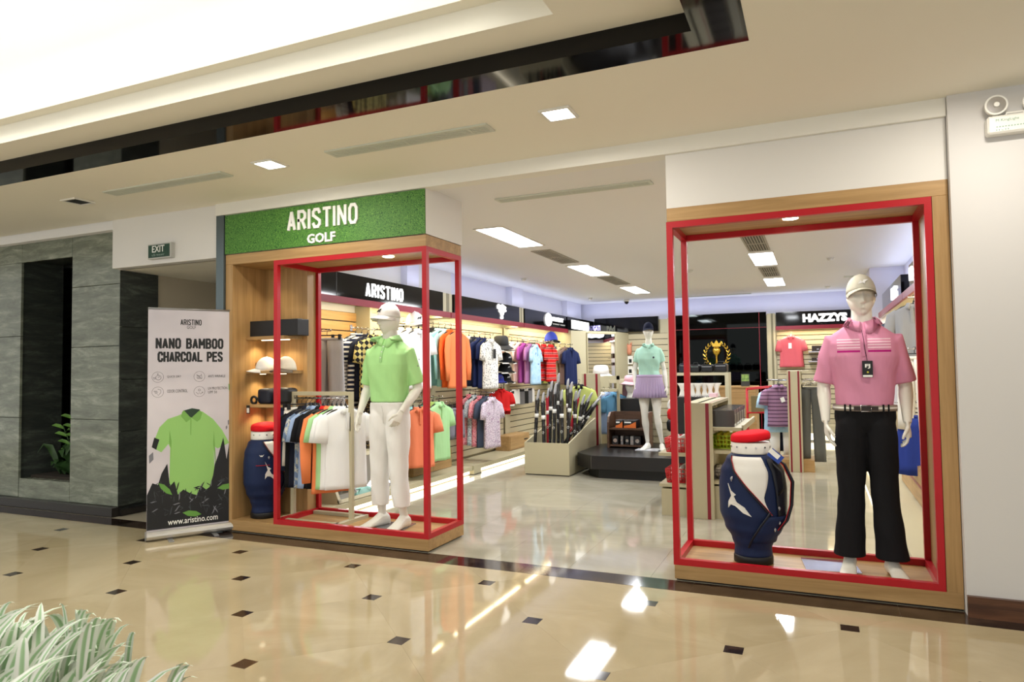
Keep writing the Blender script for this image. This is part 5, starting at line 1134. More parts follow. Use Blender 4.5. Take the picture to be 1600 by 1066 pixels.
FLW = patt('white_black_print_shirt', 'voronoi', [(0, (40, 40, 44)), (.28, (236, 234, 228))], (52, 52, 30), base=(236, 234, 228)); FLV = patt('lilac_floral_shirt', 'voronoi', [(0, (72, 60, 104)), (.26, (222, 208, 220)), (.72, (170, 140, 170))], (48, 48, 48))
FBL = patt('blue_floral_shirt', 'noise', [(.42, (110, 132, 164)), (.56, (206, 206, 190)), (.7, (70, 90, 130))], (26, 26, 26)); PST = patt('purple_striped_polo', 'saw', [(0, (150, 116, 144)), (.72, (86, 60, 84))], (1, 1, 5.5)); GFL = patt('grey_speckled_shirt', 'noise', [(.42, (150, 166, 176)), (.6, (214, 220, 220))], (50, 50, 50)); DEN = C_('dark_denim', (40, 48, 70)); YBK = patt('black_gold_leopard_shirt', 'voronoi', [(0, (176, 150, 90)), (.3, (40, 36, 34)), (.8, (120, 104, 70))], (45, 45, 45))
def rack_row(px, py, xp, items, rz, dx, dz=0.0, group='', sc=1.0, arm=True, s=1, zoff=.10):
    """items hang one behind another on an arm, front one first; px,py = collar of the front one"""
    p = at(px, py, x=xp); z = p.z + zoff * sc
    for k_, it in enumerate(items):
        kind, m, lb, kw = it; q = (p.x - s * dx * k_, p.y + .004 * k_, z + dz * k_)
        kw = dict(kw); 
        if kind == 'tr': trouser(m, q, rz + .05 * sin(k_ * 3), lb, group, sc=sc, seed=k_, **kw)
        else: shirt(kind, m, q, rz + .05 * sin(k_ * 2.3 + px), lb, group, seed=k_ + int(px), sc=sc, **kw)
    if arm: rail_arm((XS + .005 if s > 0 else XR_ - .005, p.y, z - .008 + dz * len(items)), (p.x + s * .05, p.y, z - .012), 'chrome wall arm of the ' + ' '.join(items[0][2].split()[:9]))
g = 'clothes hanging on the upper arms of the left wall'; RZ = 1.5
S_ = {}; LS = dict(slv='long', L=.74)
rack_row(511, 531, -4.62, [('tr', GR, 'light grey trousers clipped on the first upper arm of the left wall', dict(L=.72)), ('tr', GR, 'second pair of light grey trousers behind the first on the left wall', dict(L=.72))], .55, .09, group=g)
rack_row(584, 528, -4.58, [('polo_shirt', PLD, 'yellow and black checked polo beside the lime mannequin', S_), ('polo_shirt', DN, 'dark navy polo just behind the yellow and black checked polo', S_), ('polo_shirt', NST, 'navy polo with white stripes behind the checked polo', S_), ('polo_shirt', WST, 'pale striped polo at the back of the checked polo row', S_)], 1.32, .085, .008, g)
rack_row(654, 518, -4.45, [('polo_shirt', WH, 'front white polo of the row right of the lime mannequin head', S_), ('polo_shirt', WH, 'second white polo of the row right of the lime mannequin head', S_), ('polo_shirt', OFFW, 'third polo, creamy white, behind the lime mannequin neck', S_), ('polo_shirt', WH, 'fourth white polo behind the lime mannequin neck', S_)], 1.32, .11, .012, g)
rack_row(714, 520, -4.40, [('long_sleeved_polo', OR, 'front orange long-sleeved polo seen through the red frame corner', LS), ('long_sleeved_polo', ORD, 'second, deeper orange long-sleeved polo behind the front one', LS), ('long_sleeved_polo', MT_, 'aqua long-sleeved polo behind the orange ones', LS), ('long_sleeved_polo', MTD, 'grey aqua long-sleeved polo behind the aqua one', LS), ('long_sleeved_polo', BK, 'black long-sleeved shirt at the back of the orange row', LS)], RZ, .095, .012, g)
rack_row(766, 533, -4.40, [('polo_shirt', FLW, 'white polo with black pattern and black tag in front of the navy shirts', S_), ('polo_shirt', NV, 'navy polo right behind the white patterned one', S_), ('polo_shirt', NV, 'second navy polo behind the white patterned one', S_), ('polo_shirt', DN, 'third navy polo, darker, behind the white patterned one', S_), ('polo_shirt', GR, 'grey polo at the back of the navy row', S_)], 1.48, .09, .012, g)
rack_row(836, 541, -4.38, [('polo_shirt', BLU, 'sky blue speckled polo at the front of the pink and magenta row', S_), ('polo_shirt', MAU, 'mauve polo behind the sky blue one', S_), ('polo_shirt', MAG, 'bright magenta polo behind the mauve one', S_), ('polo_shirt', PKW, 'pale pink polo behind the magenta one', S_), ('polo_shirt', WH, 'white polo between pale pink and speckled pink polos', S_), ('polo_shirt', PKF, 'speckled pink polo near the back of its row', S_), ('polo_shirt', OFFW, 'cream polo at the very back of the pink row', S_)], 1.55, .11, .014, g, sc=.93)
rack_row(860, 541, -4.35, [('polo_shirt', RST, 'front red striped polo right of the sky blue one', S_), ('polo_shirt', RST, 'second red striped polo right of the sky blue one', S_), ('polo_shirt', RD, 'plain red polo behind the red striped ones', S_)], 1.5, .13, .01, g, sc=.9)
rack_row(891, 546, -4.35, [('polo_shirt', NV, 'navy polo hanging by the corner unit at the end of the left wall', S_), ('polo_shirt', TP, 'taupe polo behind the navy one at the end of the left wall', S_), ('polo_shirt', KH, 'khaki polo behind the taupe one', S_), ('polo_shirt', SL, 'slate grey polo behind the khaki one', S_), ('polo_shirt', YL, 'yellow-green polo behind the slate one', S_), ('polo_shirt', GRN, 'sea green polo at the back of the last row', S_)], 1.3, .11, .01, g, sc=.98)
g = 'clothes hanging on the lower arms of the left wall'
rack_row(588, 612, -4.75, [('polo_shirt', YBK, 'leopard print shirt low behind the clothes rack', S_), ('polo_shirt', NST, 'white and navy striped shirt low behind the leopard one', S_)], 1.32, .09, .0, g)
rack_row(655, 640, -4.45, [('polo_shirt', CORAL, 'coral orange polo low behind the lime mannequin hand', S_), ('polo_shirt', MT_, 'aqua polo low behind the coral one', S_)], .8, .09, .0, g)
rack_row(686, 632, -4.38, [('polo_shirt', LM, 'lime polo hanging low between the red posts', S_), ('polo_shirt', LMD, 'olive lime polo behind the lime one between the red posts', S_), ('polo_shirt', GRN, 'green polo behind the olive one between the red posts', S_)], 1.36, .09, .0, g)
rack_row(712, 640, -4.5, [('tr', GRD, 'mid grey shorts clipped right of the low lime polo', dict(L=.38)), ('tr', GRD, 'second grey shorts behind the first pair', dict(L=.38)), ('tr', DN, 'dark shorts at the back of the grey pairs', dict(L=.38))], 1.36, .1, .0, g)
rack_row(768, 624, -4.35, [('polo_shirt', FLV, 'lilac floral polo at the front of the low pink row', S_), ('polo_shirt', SL, 'slate navy polo behind the lilac floral one', S_), ('polo_shirt', PKF, 'pink speckled polo behind the slate one in the low row', S_), ('polo_shirt', GFL, 'grey speckled polo in the low row', S_), ('polo_shirt', PKF, 'pink polo at the back of the low row', S_)], 1.36, .09, .01, g)
rack_row(783, 610, -4.6, [('polo_shirt', RD, 'small plain red shirt right of the lilac floral polo', dict(L=.42, W=.2))], .9, .09, .0, g, sc=.8)
# right wall
g = 'clothes hanging on the right wall'
rack_row(1428, 478, .88, [('polo_shirt', C_('heather_grey_cardigan', (150, 152, 156)), 'heather grey button shirt hanging at the right red post', dict(slv='long', L=.72)), ('polo_shirt', BK, 'black shirt behind the grey one on the right wall', S_)], -.5, .09, 0, g, s=-1, sc=.95)
rack_row(1409, 505, .93, [('polo_shirt', RD, 'red polo on the right wall beside the pink mannequin shoulder', S_), ('polo_shirt', WH, 'white polo behind the red one on the right wall', S_)], -.7, .09, 0, g, s=-1, sc=.95)
rack_row(1392, 505, .98, [('polo_shirt', SL, 'slate polo on the right wall just beyond the pink shoulder', S_)], -.7, .09, 0, g, s=-1)
rack_row(1429, 560, .86, [('tr', OFFW, 'cream trousers hanging under the grey shirt on the right wall', dict(L=.68)), ], -.6, .09, 0, g, s=-1)
rack_row(1428, 652, .84, [('tr', C_('royal_blue_skirt', (44, 62, 140)), 'royal blue flared skirt hanging low by the right red post', dict(L=.55, skirt=True, W=.14))], -.6, .09, 0, g, s=-1)
rack_row(1405, 640, .96, [('tr', KH, 'khaki trousers hanging low on the right wall beside the hand', dict(L=.5))], -.6, .09, 0, g, s=-1)
# back wall polo
p = at(1236, 527, y=YS - .06); shirt('polo_shirt', C_('coral_pink_shirt', (206, 96, 106)), (p.x, YS - .09, p.z + .1), 0.0, 'coral pink polo with a white tag hanging alone on the back wall', None, L=.60, W=.23, hm=mat('pale_hanger', (220, 190, 180), .4))
# freestanding rack in the left display
RK = BEIGE; rkx0, rkx1, rky = -4.50, -3.84, .30
t = thing('clothes_rack', 'beige steel clothes rack standing inside the left display frame', 'rack', ((rkx0 + rkx1) / 2, rky, PZ))
w_ = .018
for xx in (rkx0, rkx1): bx('post', (xx - w_, rky - w_, PZ + .03), (xx + w_, rky + w_, 1.235), RK, t)
bx('top_bar', (rkx0 - w_, rky - w_, 1.235), (rkx1 + w_, rky + w_, 1.27), RK, t)
obj('hang_rail', MB().tube([(rkx0, rky, 1.21), (rkx1, rky, 1.21)], .009, 8), CHROME, t)
mb = MB()
for xx in (rkx0, rkx1): mb.box((xx - .025, .10, PZ), (xx + .025, .52, PZ + .03))
obj('base_frame', mb.box((rkx0, .10, PZ), (rkx1, .14, PZ + .03)).box((rkx0, .48, PZ), (rkx1, .52, PZ + .03)), RK, t)
g = 'clothes on the beige rack in the left display'
items = [('s', WH, 'front white polo with black placket mark on the beige rack', S_), ('s', WH, 'second white polo on the beige rack', S_), ('s', LM, 'lime polo on the beige rack between white and orange', S_), ('s', OR, 'bright orange long-sleeved polo on the beige rack', LS), ('s', BK, 'black shirt with a red collar behind the orange one on the rack', dict(colm=RD, W=.201)), ('s', BK, 'black polo in the middle of the beige rack', S_), ('s', LB, 'light blue polo behind the black one on the rack', S_), ('s', FBL, 'blue floral shirt on the beige rack', S_), ('s', DN, 'dark navy polo near the left end of the rack', S_), ('s', BK, 'black polo near the left end of the rack', S_), ('t', OFFW, 'cream trousers near the left end of the rack', dict(L=.5)), ('t', DEN, 'dark denim trousers at the left end of the rack', dict(L=.55))]
for k_, (kd, m, lb, kw) in enumerate(items):
    x_ = rkx1 - .06 - k_ * .05; q = (x_, rky, 1.208)
    if kd == 's': shirt('polo_shirt', m, q, 1.02 + .04 * sin(k_ * 2.1), lb, g, seed=k_, **{**kw, 'L': .70 if kw.get('slv') != 'long' else .74})
    else: trouser(m, q, 1.05, lb, g, **kw)
for o in [c for c in bpy.data.objects if c.get('label', '').startswith('front white polo with black placket')]:
    obj('placket_mark', MB().box((.014, -.066, -.29), (.026, -.06, -.16)), BLACKM, o, world=False)
for o in [c for c in bpy.data.objects if c.get('label', '').startswith('white polo with black pattern')]:
    obj('swing_tag', MB().box((-.03, -.075, -.36), (.035, -.07, -.22)), BLACKM, o, world=False)
for o in [c for c in bpy.data.objects if c.get('label', '').startswith('coral pink polo')]:
    obj('swing_tag', MB().box((-.05, -.075, -.33), (.01, -.07, -.22)), LETTERW, o, world=False)
# ======================= FLOOR FIXTURES =======================
def stripe_panel(t, x0, x1, y0, y1c, z1c, face='-y', name='end_panel'):
    """upright end panel with two maroon stripes"""
    bx(name, (x0, y0, 0), (x1, y1c, z1c), BEIGE, t, bev=.002); w = x1 - x0
    for f_ in (.12, .76): bx('maroon_stripe', (x0 + w * f_, y0 - .003, 0.002), (x0 + w * (f_ + .12), y0, z1c - .002), MAROON, t)
# club bin
t = thing('club_bin', 'beige slanted bin full of wrapped golf clubs in the middle of the shop', 'bin', (-3.4, 4.05, 0))
bx0, bx1, by0, by1 = -3.74, -3.09, 4.05, 5.3; th = .02
def side(x): return [(by0, 0.012), (by1, 0.012), (by1, .66), (by0 + .0, .43)]
P = [(0, 0.012), (by1 - by0, 0.012), (by1 - by0, .70), (by1 - by0 - .25, .66), (0, .44)]
for xx in (bx0, bx1 - th): obj('side_panel', MB().prism(P, (xx, by0, 0), Y, Z, (th, 0, 0)), BEIGE, t)
bx('front_panel', (bx0 + th, by0, .012), (bx1 - th, by0 + th, .44), BEIGE, t); bx('back_panel', (bx0 + th, by1 - th, .012), (bx1 - th, by1, .7), BEIGE, t); bx('bin_floor', (bx0 + th, by0 + th, .012), (bx1 - th, by1 - th, .03), BEIGE, t); bx('bin_foot', (bx0 + .01, by0 + .01, 0), (bx1 - .01, by1 - .01, .012), BLACKM, t)
PLAST = mat('clear_plastic_sleeve', (58, 60, 64), .12, spec=.9, coat=1); DKGR = noise_mat('club_grip_grey', (22, 23, 26), (128, 130, 134), (30, 30, 9), .2, detail=6, p0=.52, p1=.78, spec=.8)
def club(base, top, label, m=DKGR, band=LETTERW, red=False):
    base, top = Vector(base), Vector(top); d = (top - base)
    t = thing('wrapped_golf_club', label, 'golf club', tuple(base), 0, 'wrapped golf clubs in the beige bin')
    obj('wrapped_shaft', MB().tube([base, base + d * .35, base + d * .7, base + d * .93, top], [.020, .022, .026, .033, .012], 9), DKGR if not red else mat('red_wrap', (170, 30, 50), .3), t)
    s_ = d.normalized(); c_ = base + d * .70; obj('white_label', MB().tube([c_, c_ + s_ * .055], .029, 9), LETTERW, t)
    obj('plastic_top', MB().tube([top - s_ * .12, top - s_ * .04, top + s_ * .05 + X * .01, top + s_ * .08 + X * .02], [.03, .036, .028, .012], 7, flat=.6), mat('clear_wrap', (170, 172, 176), .1, spec=.9), t)
    a_ = base + d * .52; obj('letter_mark', MB().tube([a_ + s_ * (.018 * cos(q * pi / 3)) + X * (.014 * sin(q * pi / 3)) - Y * .024 for q in range(7)], .003, 4), LETTERW, t)
cl = [((833, 660), (837, 618), 4.2), ((850, 660), (845, 622), 4.2), ((864, 662), (864, 608), 4.25), ((879, 664), (874, 618), 4.2), ((858, 660), (858, 604), 4.5), ((872, 660), (869, 592), 4.6), ((884, 660), (889, 606), 4.3), ((897, 660), (896, 620), 4.45), ((893, 668), (908, 626), 4.6), ((902, 668), (918, 622), 4.65), ((910, 668), (928, 630), 4.7), ((905, 668), (932, 624), 4.9), ((842, 655), (853, 615), 4.8), ((888, 660), (884, 600), 5.0), ((880, 660), (901, 617), 4.9)]
words_ = ['leftmost club at the front of the bin', 'second club from the left at the front of the bin', 'middle club at the front of the bin, with a white label', 'fourth club from the left at the front of the bin', 'club standing behind the middle front one', 'tallest club, near the middle of the bin', 'club with a white tag at the front right of the bin', 'upright club to the right of the white tagged one', 'club leaning right, nearest of the leaning ones', 'second of the clubs leaning right', 'club leaning far right in glossy plastic', 'farthest club leaning right against the striped panel', 'club leaning behind the left pair', 'tall club at the back centre of the bin', 'leaning club at the back right of the bin']
for ((a, b, yy), wd) in zip(cl, words_):
    q0 = at(a[0], 690, y=yy); q1 = at(b[0], b[1], y=yy); q0.z = .04; q0.x = min(max(q0.x, bx0 + .06), bx1 - .06); q0.y = yy; q1.y = yy + .08; tq = .66 / (q1.z - .04); q0.x = max(bx0 + .05, min(q0.x, (-3.135 - tq * q1.x) / (1 - tq)))
    club(q0, q1, 'plastic wrapped golf ' + wd, red=('behind the left pair' in wd or 'back right' in wd))
# striped gondola panels behind the bin
t = thing('striped_stand', 'beige display stand with maroon stripes behind the club bin', 'display stand', (-3.15, 5.4, 0))
q0, q1 = at(911, 584, y=5.4), at(937, 584, y=5.4); stripe_panel(t, q0.x - .02, q1.x, 5.4, 5.44, q0.z)
bx('shelf', (q0.x - .25, 5.5, q0.z - .28), (q1.x + .22, 5.62, q0.z - .24), BEIGE, t); bx('rail', (q1.x, 5.62, q0.z - .1), (q1.x + .24, 5.66, q0.z - .04), BEIGE, t); bx('post', (q1.x + .2, 5.62, .0), (q1.x + .24, 5.66, q0.z - .04), BEIGE, t)
bx('lower_shelf', (q1.x, 5.45, .12), (q1.x + .6, 6.0, .2), BEIGE, t); bx('rear_panel', (q0.x - .02, 5.9, 0), (q1.x, 5.94, q0.z - .05), BEIGE, t)
g = 'clothes on the striped stand behind the club bin'
p = at(835 + 0, 605, y=5.3)
shirt('polo_shirt', C_('lime_black_print', (186, 196, 112)), (at(905, 600, y=5.35).x, 5.33, at(905, 600, y=5.35).z + .06), .3, 'yellow-green polo with black collar hanging behind the golf clubs', g, L=.62, W=.19, colm=BLKF)
for k_, (px, m, lb) in enumerate(((943, OFFW, 'cream shirt hanging on the stand left of the brown shelf unit'), (951, LB, 'grey blue shirt hanging on the stand left of the brown shelf unit'), (960, C_('steel_blue_shirt', (98, 150, 184)), 'steel blue shirt nearest the brown shelf unit'))):
    p = at(px, 608, y=5.75 + .04 * k_); shirt('polo_shirt', m, (p.x, p.y, p.z + .02), .85, lb, g, L=.62, W=.19, seed=k_)
trouser(DN, (at(952, 640, y=6.1).x, 6.1, 1.0), .8, 'dark navy trousers low on the stand left of the brown shelf unit', g, L=.55)
# black platform
t = thing('platform', 'low black two-tier platform with cut corners in the middle of the shop', 'platform', (-2.2, 4.9, 0))
q = at(908, 712, z=.30)
def octo(x0, x1, y0, y1c, c_, z0, z1c): return [[Vector((x, y, z)) for x, y in ((x0 + c_, y0), (x1 - c_, y0), (x1, y0 + c_), (x1, y1c - c_), (x1 - c_, y1c), (x0 + c_, y1c), (x0, y1c - c_), (x0, y0 + c_))] for z in (z0, z1c)]
BT = mat('black_platform_top', (24, 22, 22), .28)
obj('platform_base', MB().loft(octo(-2.88, -1.42, 4.06, 5.6, .2, 0, .12), smooth=False), BLACKM, t); obj('platform_top', MB().loft(octo(-3.05, -1.3, 4.0, 5.7, .28, .12, .30), smooth=False), BT, t, bev=.006)
# brown shelf unit with boxes
zb = .30; y0 = 4.95; u0, u1 = at(949, 700, y=y0).x, at(1012, 700, y=y0).x; zt = at(960, 645, y=y0).z
t = thing('shelf_unit', 'small dark brown shelf unit on the black platform behind the female mannequin', 'shelf', (u0, y0, zb))
for xx in (u0, u1 - .03):
    obj('side_panel', MB().prism([(0, 0), (.35, 0), (.35, zt - zb), (.12, zt - zb), (.03, zt - zb - .06), (0, zt - zb - .14)], (xx, y0, zb), Y, Z, (.03, 0, 0)), DARKWOOD, t)
zm = at(980, 670, y=y0).z
for z in (zb + .02, zm - .02): bx('shelf_board', (u0 + .03, y0 + .01, z), (u1 - .03, y0 + .34, z + .025), DARKWOOD, t)
bx('back_board', (u0 + .03, y0 + .33, zb), (u1 - .03, y0 + .35, zt), DARKWOOD, t)
OBX = mat('orange_card', (214, 110, 44), .5); KBX = mat('black_card_box', (30, 30, 32), .4)
for a, b_, lb in ((962, 973, 'small black and orange shoe box, left on the brown shelf unit'), (975, 994, 'wide black and orange shoe box, right on the brown shelf unit')):
    x0, x1 = at(a, 665, y=y0 + .05).x, at(b_, 665, y=y0 + .05).x; zz = zm + .006; t = thing('shoe_box', lb, 'box', ((x0 + x1) / 2, y0 + .15, zz)); bx('box_body', (x0, y0 + .04, zz), (x1, y0 + .28, zz + .11), KBX, t, bev=.002)
    obj('orange_flash', MB().prism([(0, 0), (x1 - x0, 0), (x1 - x0, .09), ((x1 - x0) * .5, .045), (0, .03)], (x0, y0 + .038, zz + .002), X, Z, (0, -.002, 0)), OBX, t); bx('white_print', (x0 + .01, y0 + .036, zz + .07), (x0 + (x1 - x0) * .6, y0 + .04, zz + .09), LETTERW, t)
for k_, (a, b_) in enumerate(((957, 966), (970, 973.5), (977, 983), (985, 990), (991, 1001))):
    x0, x1 = at(a, 695, y=y0 + .05).x, at(b_, 695, y=y0 + .05).x; zz = zb + .046; nm = ['far left', 'second, thin', 'middle', 'fourth, narrow', 'far right, widest'][k_]
    t = thing('ball_box', 'black and silver ball box on the lower brown shelf, ' + nm, 'box', ((x0 + x1) / 2, y0 + .1, zz)); bx('box_body', (x0, y0 + .05, zz), (x1, y0 + .2, zz + .12), [KBX, GREY, KBX, GREY, KBX][k_], t); obj('round_print', MB().tube([((x0 + x1) / 2, y0 + .049, zz + .055), ((x0 + x1) / 2, y0 + .046, zz + .055)], min(.03, (x1 - x0) * .4), 10), CHROME, t)
# black pedestals
def pedestal(a, b_, ytop, yy, z0, label, red=True, d=.45):
    p0, p1 = at(a, ytop, y=yy), at(b_, ytop, y=yy); t = thing('pedestal', label, 'pedestal', (p0.x, yy, z0)); bx('pedestal_body', (p0.x, yy, z0), (p1.x, yy + d, p0.z), BLACKM, t, bev=.003)
    if red: bx('red_edge', (p0.x - .012, yy - .004, z0), (p0.x, yy + d, p0.z), REDM, t)
    return p0, p1
p0, p1 = pedestal(966, 1010, 623, 5.75, 0, 'black pedestal with a red edge behind the brown shelf unit, left')
# bucket hat bust on it
hb = at(985, 600, y=5.95); zp = p0.z
t = thing('hat_bust', 'white display head wearing a pink bucket hat on the black pedestal', 'bust', (hb.x, 5.95, zp)); mb = MB(); mb.lathe([(.075, 0), (.06, .03), (.05, .07), (.052, .09)], 16, (0, 0, 0)); head(mb, (0, 0, .07), .95, .5); obj('head_form', mb, MANN, t, world=False)
PKH = C_('pink_hat_cloth', (226, 180, 190))
def bucket(t, m, c, s=1.0, name='bucket_hat', brimm=None):
    c = Vector(c)
    obj('hat_crown', MB().lathe([(.098 * s, 0), (.093 * s, .06 * s), (.083 * s, .095 * s), (.06 * s, .108 * s), (.001, .11 * s)], 24, c), m, t, world=False)
    mb = MB(); R = []
    for r_, z in ((.097, .004), (.125, -.018), (.158, -.036), (.158, -.041), (.12, -.024), (.095, -.002)): R.append([c + Vector((r_ * s * cos(2 * pi * j / 32), r_ * s * sin(2 * pi * j / 32), (z + .008 * sin(4 * pi * j / 32)) * s)) for j in range(32)])
    obj('hat_brim', mb.loft(R, cap=False), brimm or m, t, world=False)
bucket(t, PKH, (0, 0, .255), 1.0, brimm=PKH)
obj('pink_scarf', MB().loft([[Vector((r_ * cos(a_), r_ * .9 * sin(a_) + .01, z)) for a_ in [-.25 + (pi + .5) * j / 16 for j in range(17)]] for r_, z in ((.12, 0), (.135, .08), (.125, .2), (.1, .25), (.09, .25), (.115, .2), (.12, .08), (.105, 0), (.12, 0))], closed=False), PKH, t, world=False)
t = thing('bucket_hat', 'wide white bucket hat on the rail in front of the tall corner mirror', 'hat', (at(939, 583, y=6.4).x, 6.4, at(939, 590, y=6.4).z)); bucket(t, CAPW, (0, 0, .055), 1.4)
t = thing('hat_rail', 'beige hat rail in front of the tall corner mirror', 'rail', (-3.6, 6.4, 1.3)); zz = at(939, 593, y=6.4).z; x0, x1 = at(922, 593, y=6.4).x, at(992, 593, y=6.4).x
bx('rail_top', (x0, 6.25, zz - .06), (x1, 6.6, zz), BEIGE, t); bx('rail_shelf', (x0, 6.25, zz - .36), (x1, 6.6, zz - .31), BEIGE, t)
for xx in (x0, (x0 + x1) / 2, x1 - .04): bx('rail_post', (xx, 6.5, 0), (xx + .04, 6.55, zz - .06), BEIGE, t)
t = thing('sunglasses_case', 'black case on the lower shelf of the beige hat rail', 'case', (at(936, 601, y=6.35).x, 6.35, zz - .31)); obj('case_body', MB().tube([(-.12, 0, .035), (-.08, 0, .045), (.08, 0, .03), (.12, 0, .025)], [.02, .035, .03, .012], 8), BLACKM, t, world=False); obj('case_trim', MB().tube([(-.1, -.035, .04), (.1, -.03, .03)], .004, 5), CHROME, t, world=False)
# left wall hats on shelves
def wire_shelf(px, py, xp, w, label):
    p = at(px, py, x=xp); t = thing('wire_shelf', label, 'shelf', (XS, p.y, p.z), 0, 'small hat shelves on the left wall'); bx('shelf_plate', (XS, p.y - w / 2, p.z - .012), (xp + .12, p.y + w / 2, p.z), WHITEP, t); bx('front_lip', (xp + .11, p.y - w / 2, p.z - .03), (xp + .12, p.y + w / 2, p.z), WHITEP, t); return p
for (px, py, lb, m, s_) in ((783, 547, 'big black sun hat on the top hat shelf right of the white polo', 'hat', 1.3), (786, 566, 'black cap on the upper of the hat shelves below the sun hat', BLKF, 1.25), (785, 581, 'second black cap, below the upper one on the hat shelves', BLKF, 1.25), (784, 597, 'royal blue and black caps row on the lowest hat shelf', BLKF, 1.25)):
    p = wire_shelf(px, py, -4.62, .55, 'white ledge under the ' + lb.split(' on ')[0].split(',')[0])
    if m == 'hat': t = thing('sun_hat', lb, 'hat', (p.x, p.y, p.z), 0); t.scale = (1.3, 1.3, 1.5); bucket(t, mat('charcoal_felt', (54, 54, 54), .9), (0, 0, .045))
    else:
        cap('baseball_cap', lb if 'row' not in lb else 'black cap on the lowest hat shelf right of the blue one', (p.x, p.y + .1, p.z + .005), 1.1, m, None, 'a', s_, logom=GREY)
        if 'row' in lb: cap('baseball_cap', 'royal blue cap on the lowest hat shelf, left of a black one', (p.x, p.y - .18, p.z + .005), 1.1, C_('royal_cap', (40, 46, 120)), None, 'a', s_)
p = wire_shelf(861, 534, -4.5, .4, 'white ledge under the bright blue cap'); cap('baseball_cap', 'bright blue cap above the red striped polos', (p.x, p.y, p.z + .005), .9, C_('bright_blue_cap', (70, 86, 190)), BLKF, None, 1.45)
for px, py, lb in ((648, 508, 'white cap with logo above the white polos'), ):
    p = at(px, py, x=-4.55); wire_shelf(px, py, -4.58, .35, 'white ledge under the white cap above the white polos'); cap('baseball_cap', lb, (p.x, p.y, p.z + .005), 1.1, CAPW, None, 'a', 1.3)
# small packs hanging low on the left wall (socks, gloves)
for k_, (px, py, w, h_, m) in enumerate(((797, 625, .16, .2, WHITEP), (806, 622, .15, .2, WHITEP), (814, 622, .14, .22, mat('grey_pack', (130, 130, 132), .4)), (820, 621, .14, .22, BLACKM), (826, 620, .14, .22, mat('grey_pack', (130, 130, 132), .4)), (830, 619, .13, .2, WHITEP))):
    p = at(px, py, x=-4.7); nm = ['leftmost white', 'second white', 'grey', 'black', 'farther grey', 'farthest white'][k_]
    t = thing('sock_pack', nm + ' hanging pack low on the left wall beside the club bin', 'pack', tuple(p)); c_, s_ = cos(1.0), sin(1.0)
    obj('pack_body', MB().obox((0, 0, 0), (w / 2 * c_, w / 2 * s_, 0), (.015 * s_, -.015 * c_, 0), (0, 0, h_ / 2)), m, t, world=False); obj('header_card', MB().obox((0, 0, h_ / 2 + .02), (w / 2 * c_, w / 2 * s_, 0), (.006 * s_, -.006 * c_, 0), (0, 0, .025)), BLACKM if k_ % 2 == 0 else WHITEP, t, world=False)
    obj('peg', MB().tube([(-.2, 0, h_ / 2 + .035), (.04, 0, h_ / 2 + .035)], .004, 5), CHROME, t, world=False)
# goods pegged on the back wall
for k_, (px, py, m, lb) in enumerate(((983, 546, mat('orange_toy', (210, 140, 110), .6), 'orange plush head cover pegged on the back wall'), (985, 562, WHITEP, 'upper white glove pack pegged on the back wall'), (985, 578, WHITEP, 'lower white glove pack pegged on the back wall'), (997, 577, WHITEP, 'white visor pegged left of the mint polo'))):
    p = at(px, py, y=YS - .08); t = thing('glove_pack' if k_ in (1, 2) else ('head_cover' if k_ == 0 else 'visor'), lb, 'pack' if k_ in (1, 2) else ('head cover' if k_ == 0 else 'visor'), tuple(p))
    if k_ == 0: obj('cover_body', MB().tube([(0, 0, -.12), (0, 0, -.05), (0, 0, .03), (0, 0, .1)], [.04, .06, .05, .065], 10), m, t, world=False); [obj('cover_ear', MB().tube([(s_ * .03, 0, .1), (s_ * .06, 0, .15)], [.025, .012], 8), m, t, world=False) for s_ in (-1, 1)]
    elif k_ == 3: obj('visor_body', MB().tube([(-.1, 0, .08), (0, -.02, .04), (.08, -.06, -.04), (.05, -.08, -.1)], [.03, .06, .07, .03], 10, flat=.3), m, t, world=False)
    else: obj('pack_body', MB().box((-.055, -.01, -.1), (.055, .01, .08)), m, t, world=False); obj('glove_print', MB().box((-.03, -.012, -.07), (.03, -.01, .01)), BLACKM, t, world=False)
    obj('peg', MB().tube([(0, .06, .1), (0, -.06, .1)], .005, 5), CHROME, t, world=False)
# gondola at the entrance right side
GY0, GY1 = 2.0, 3.3; gx0, gx1 = -1.19, -.93
gz = at(1096, 630, y=GY0).z
t = thing('gondola', 'beige display gondola with maroon striped end panel left of the right display frame', 'display stand', (-1.05, GY0, 0)); stripe_panel(t, gx0, gx1, GY0, GY0 + .03, gz)
bx('core_panel', (-1.075, GY0 + .03, 0), (-1.045, GY1, gz), BEIGE, t); bx('far_panel', (gx0, GY1, 0), (gx1, GY1 + .03, gz), BEIGE, t); bx('top_panel', (gx0, GY0 + .03, gz - .03), (gx1, GY1, gz), BEIGE, t); bx('maroon_edge', (gx1 - .03, GY0 + .03, gz), (gx1 - .02, GY1, gz + .002), MAROON, t)
for z in (.33, .62, .84):
    bx('shelf', (-1.045, GY0 + .05, z), (-.66, GY1, z + .03), BEIGE, t)
    bx('shelf_lip', (-.67, GY0 + .05, z), (-.65, GY1, z + .055), BEIGE, t)
for z in (.28, .58): bx('shelf', (-1.46, GY0 + .05, z), (-1.075, GY1, z + .03), BEIGE, t)
bx('lower_body', (-1.44, GY0 + .06, 0), (-1.08, GY1 - .01, .26), BEIGE, t); bx('lower_body', (-1.04, GY0 + .06, 0), (-.70, GY1 - .01, .31), BEIGE, t)
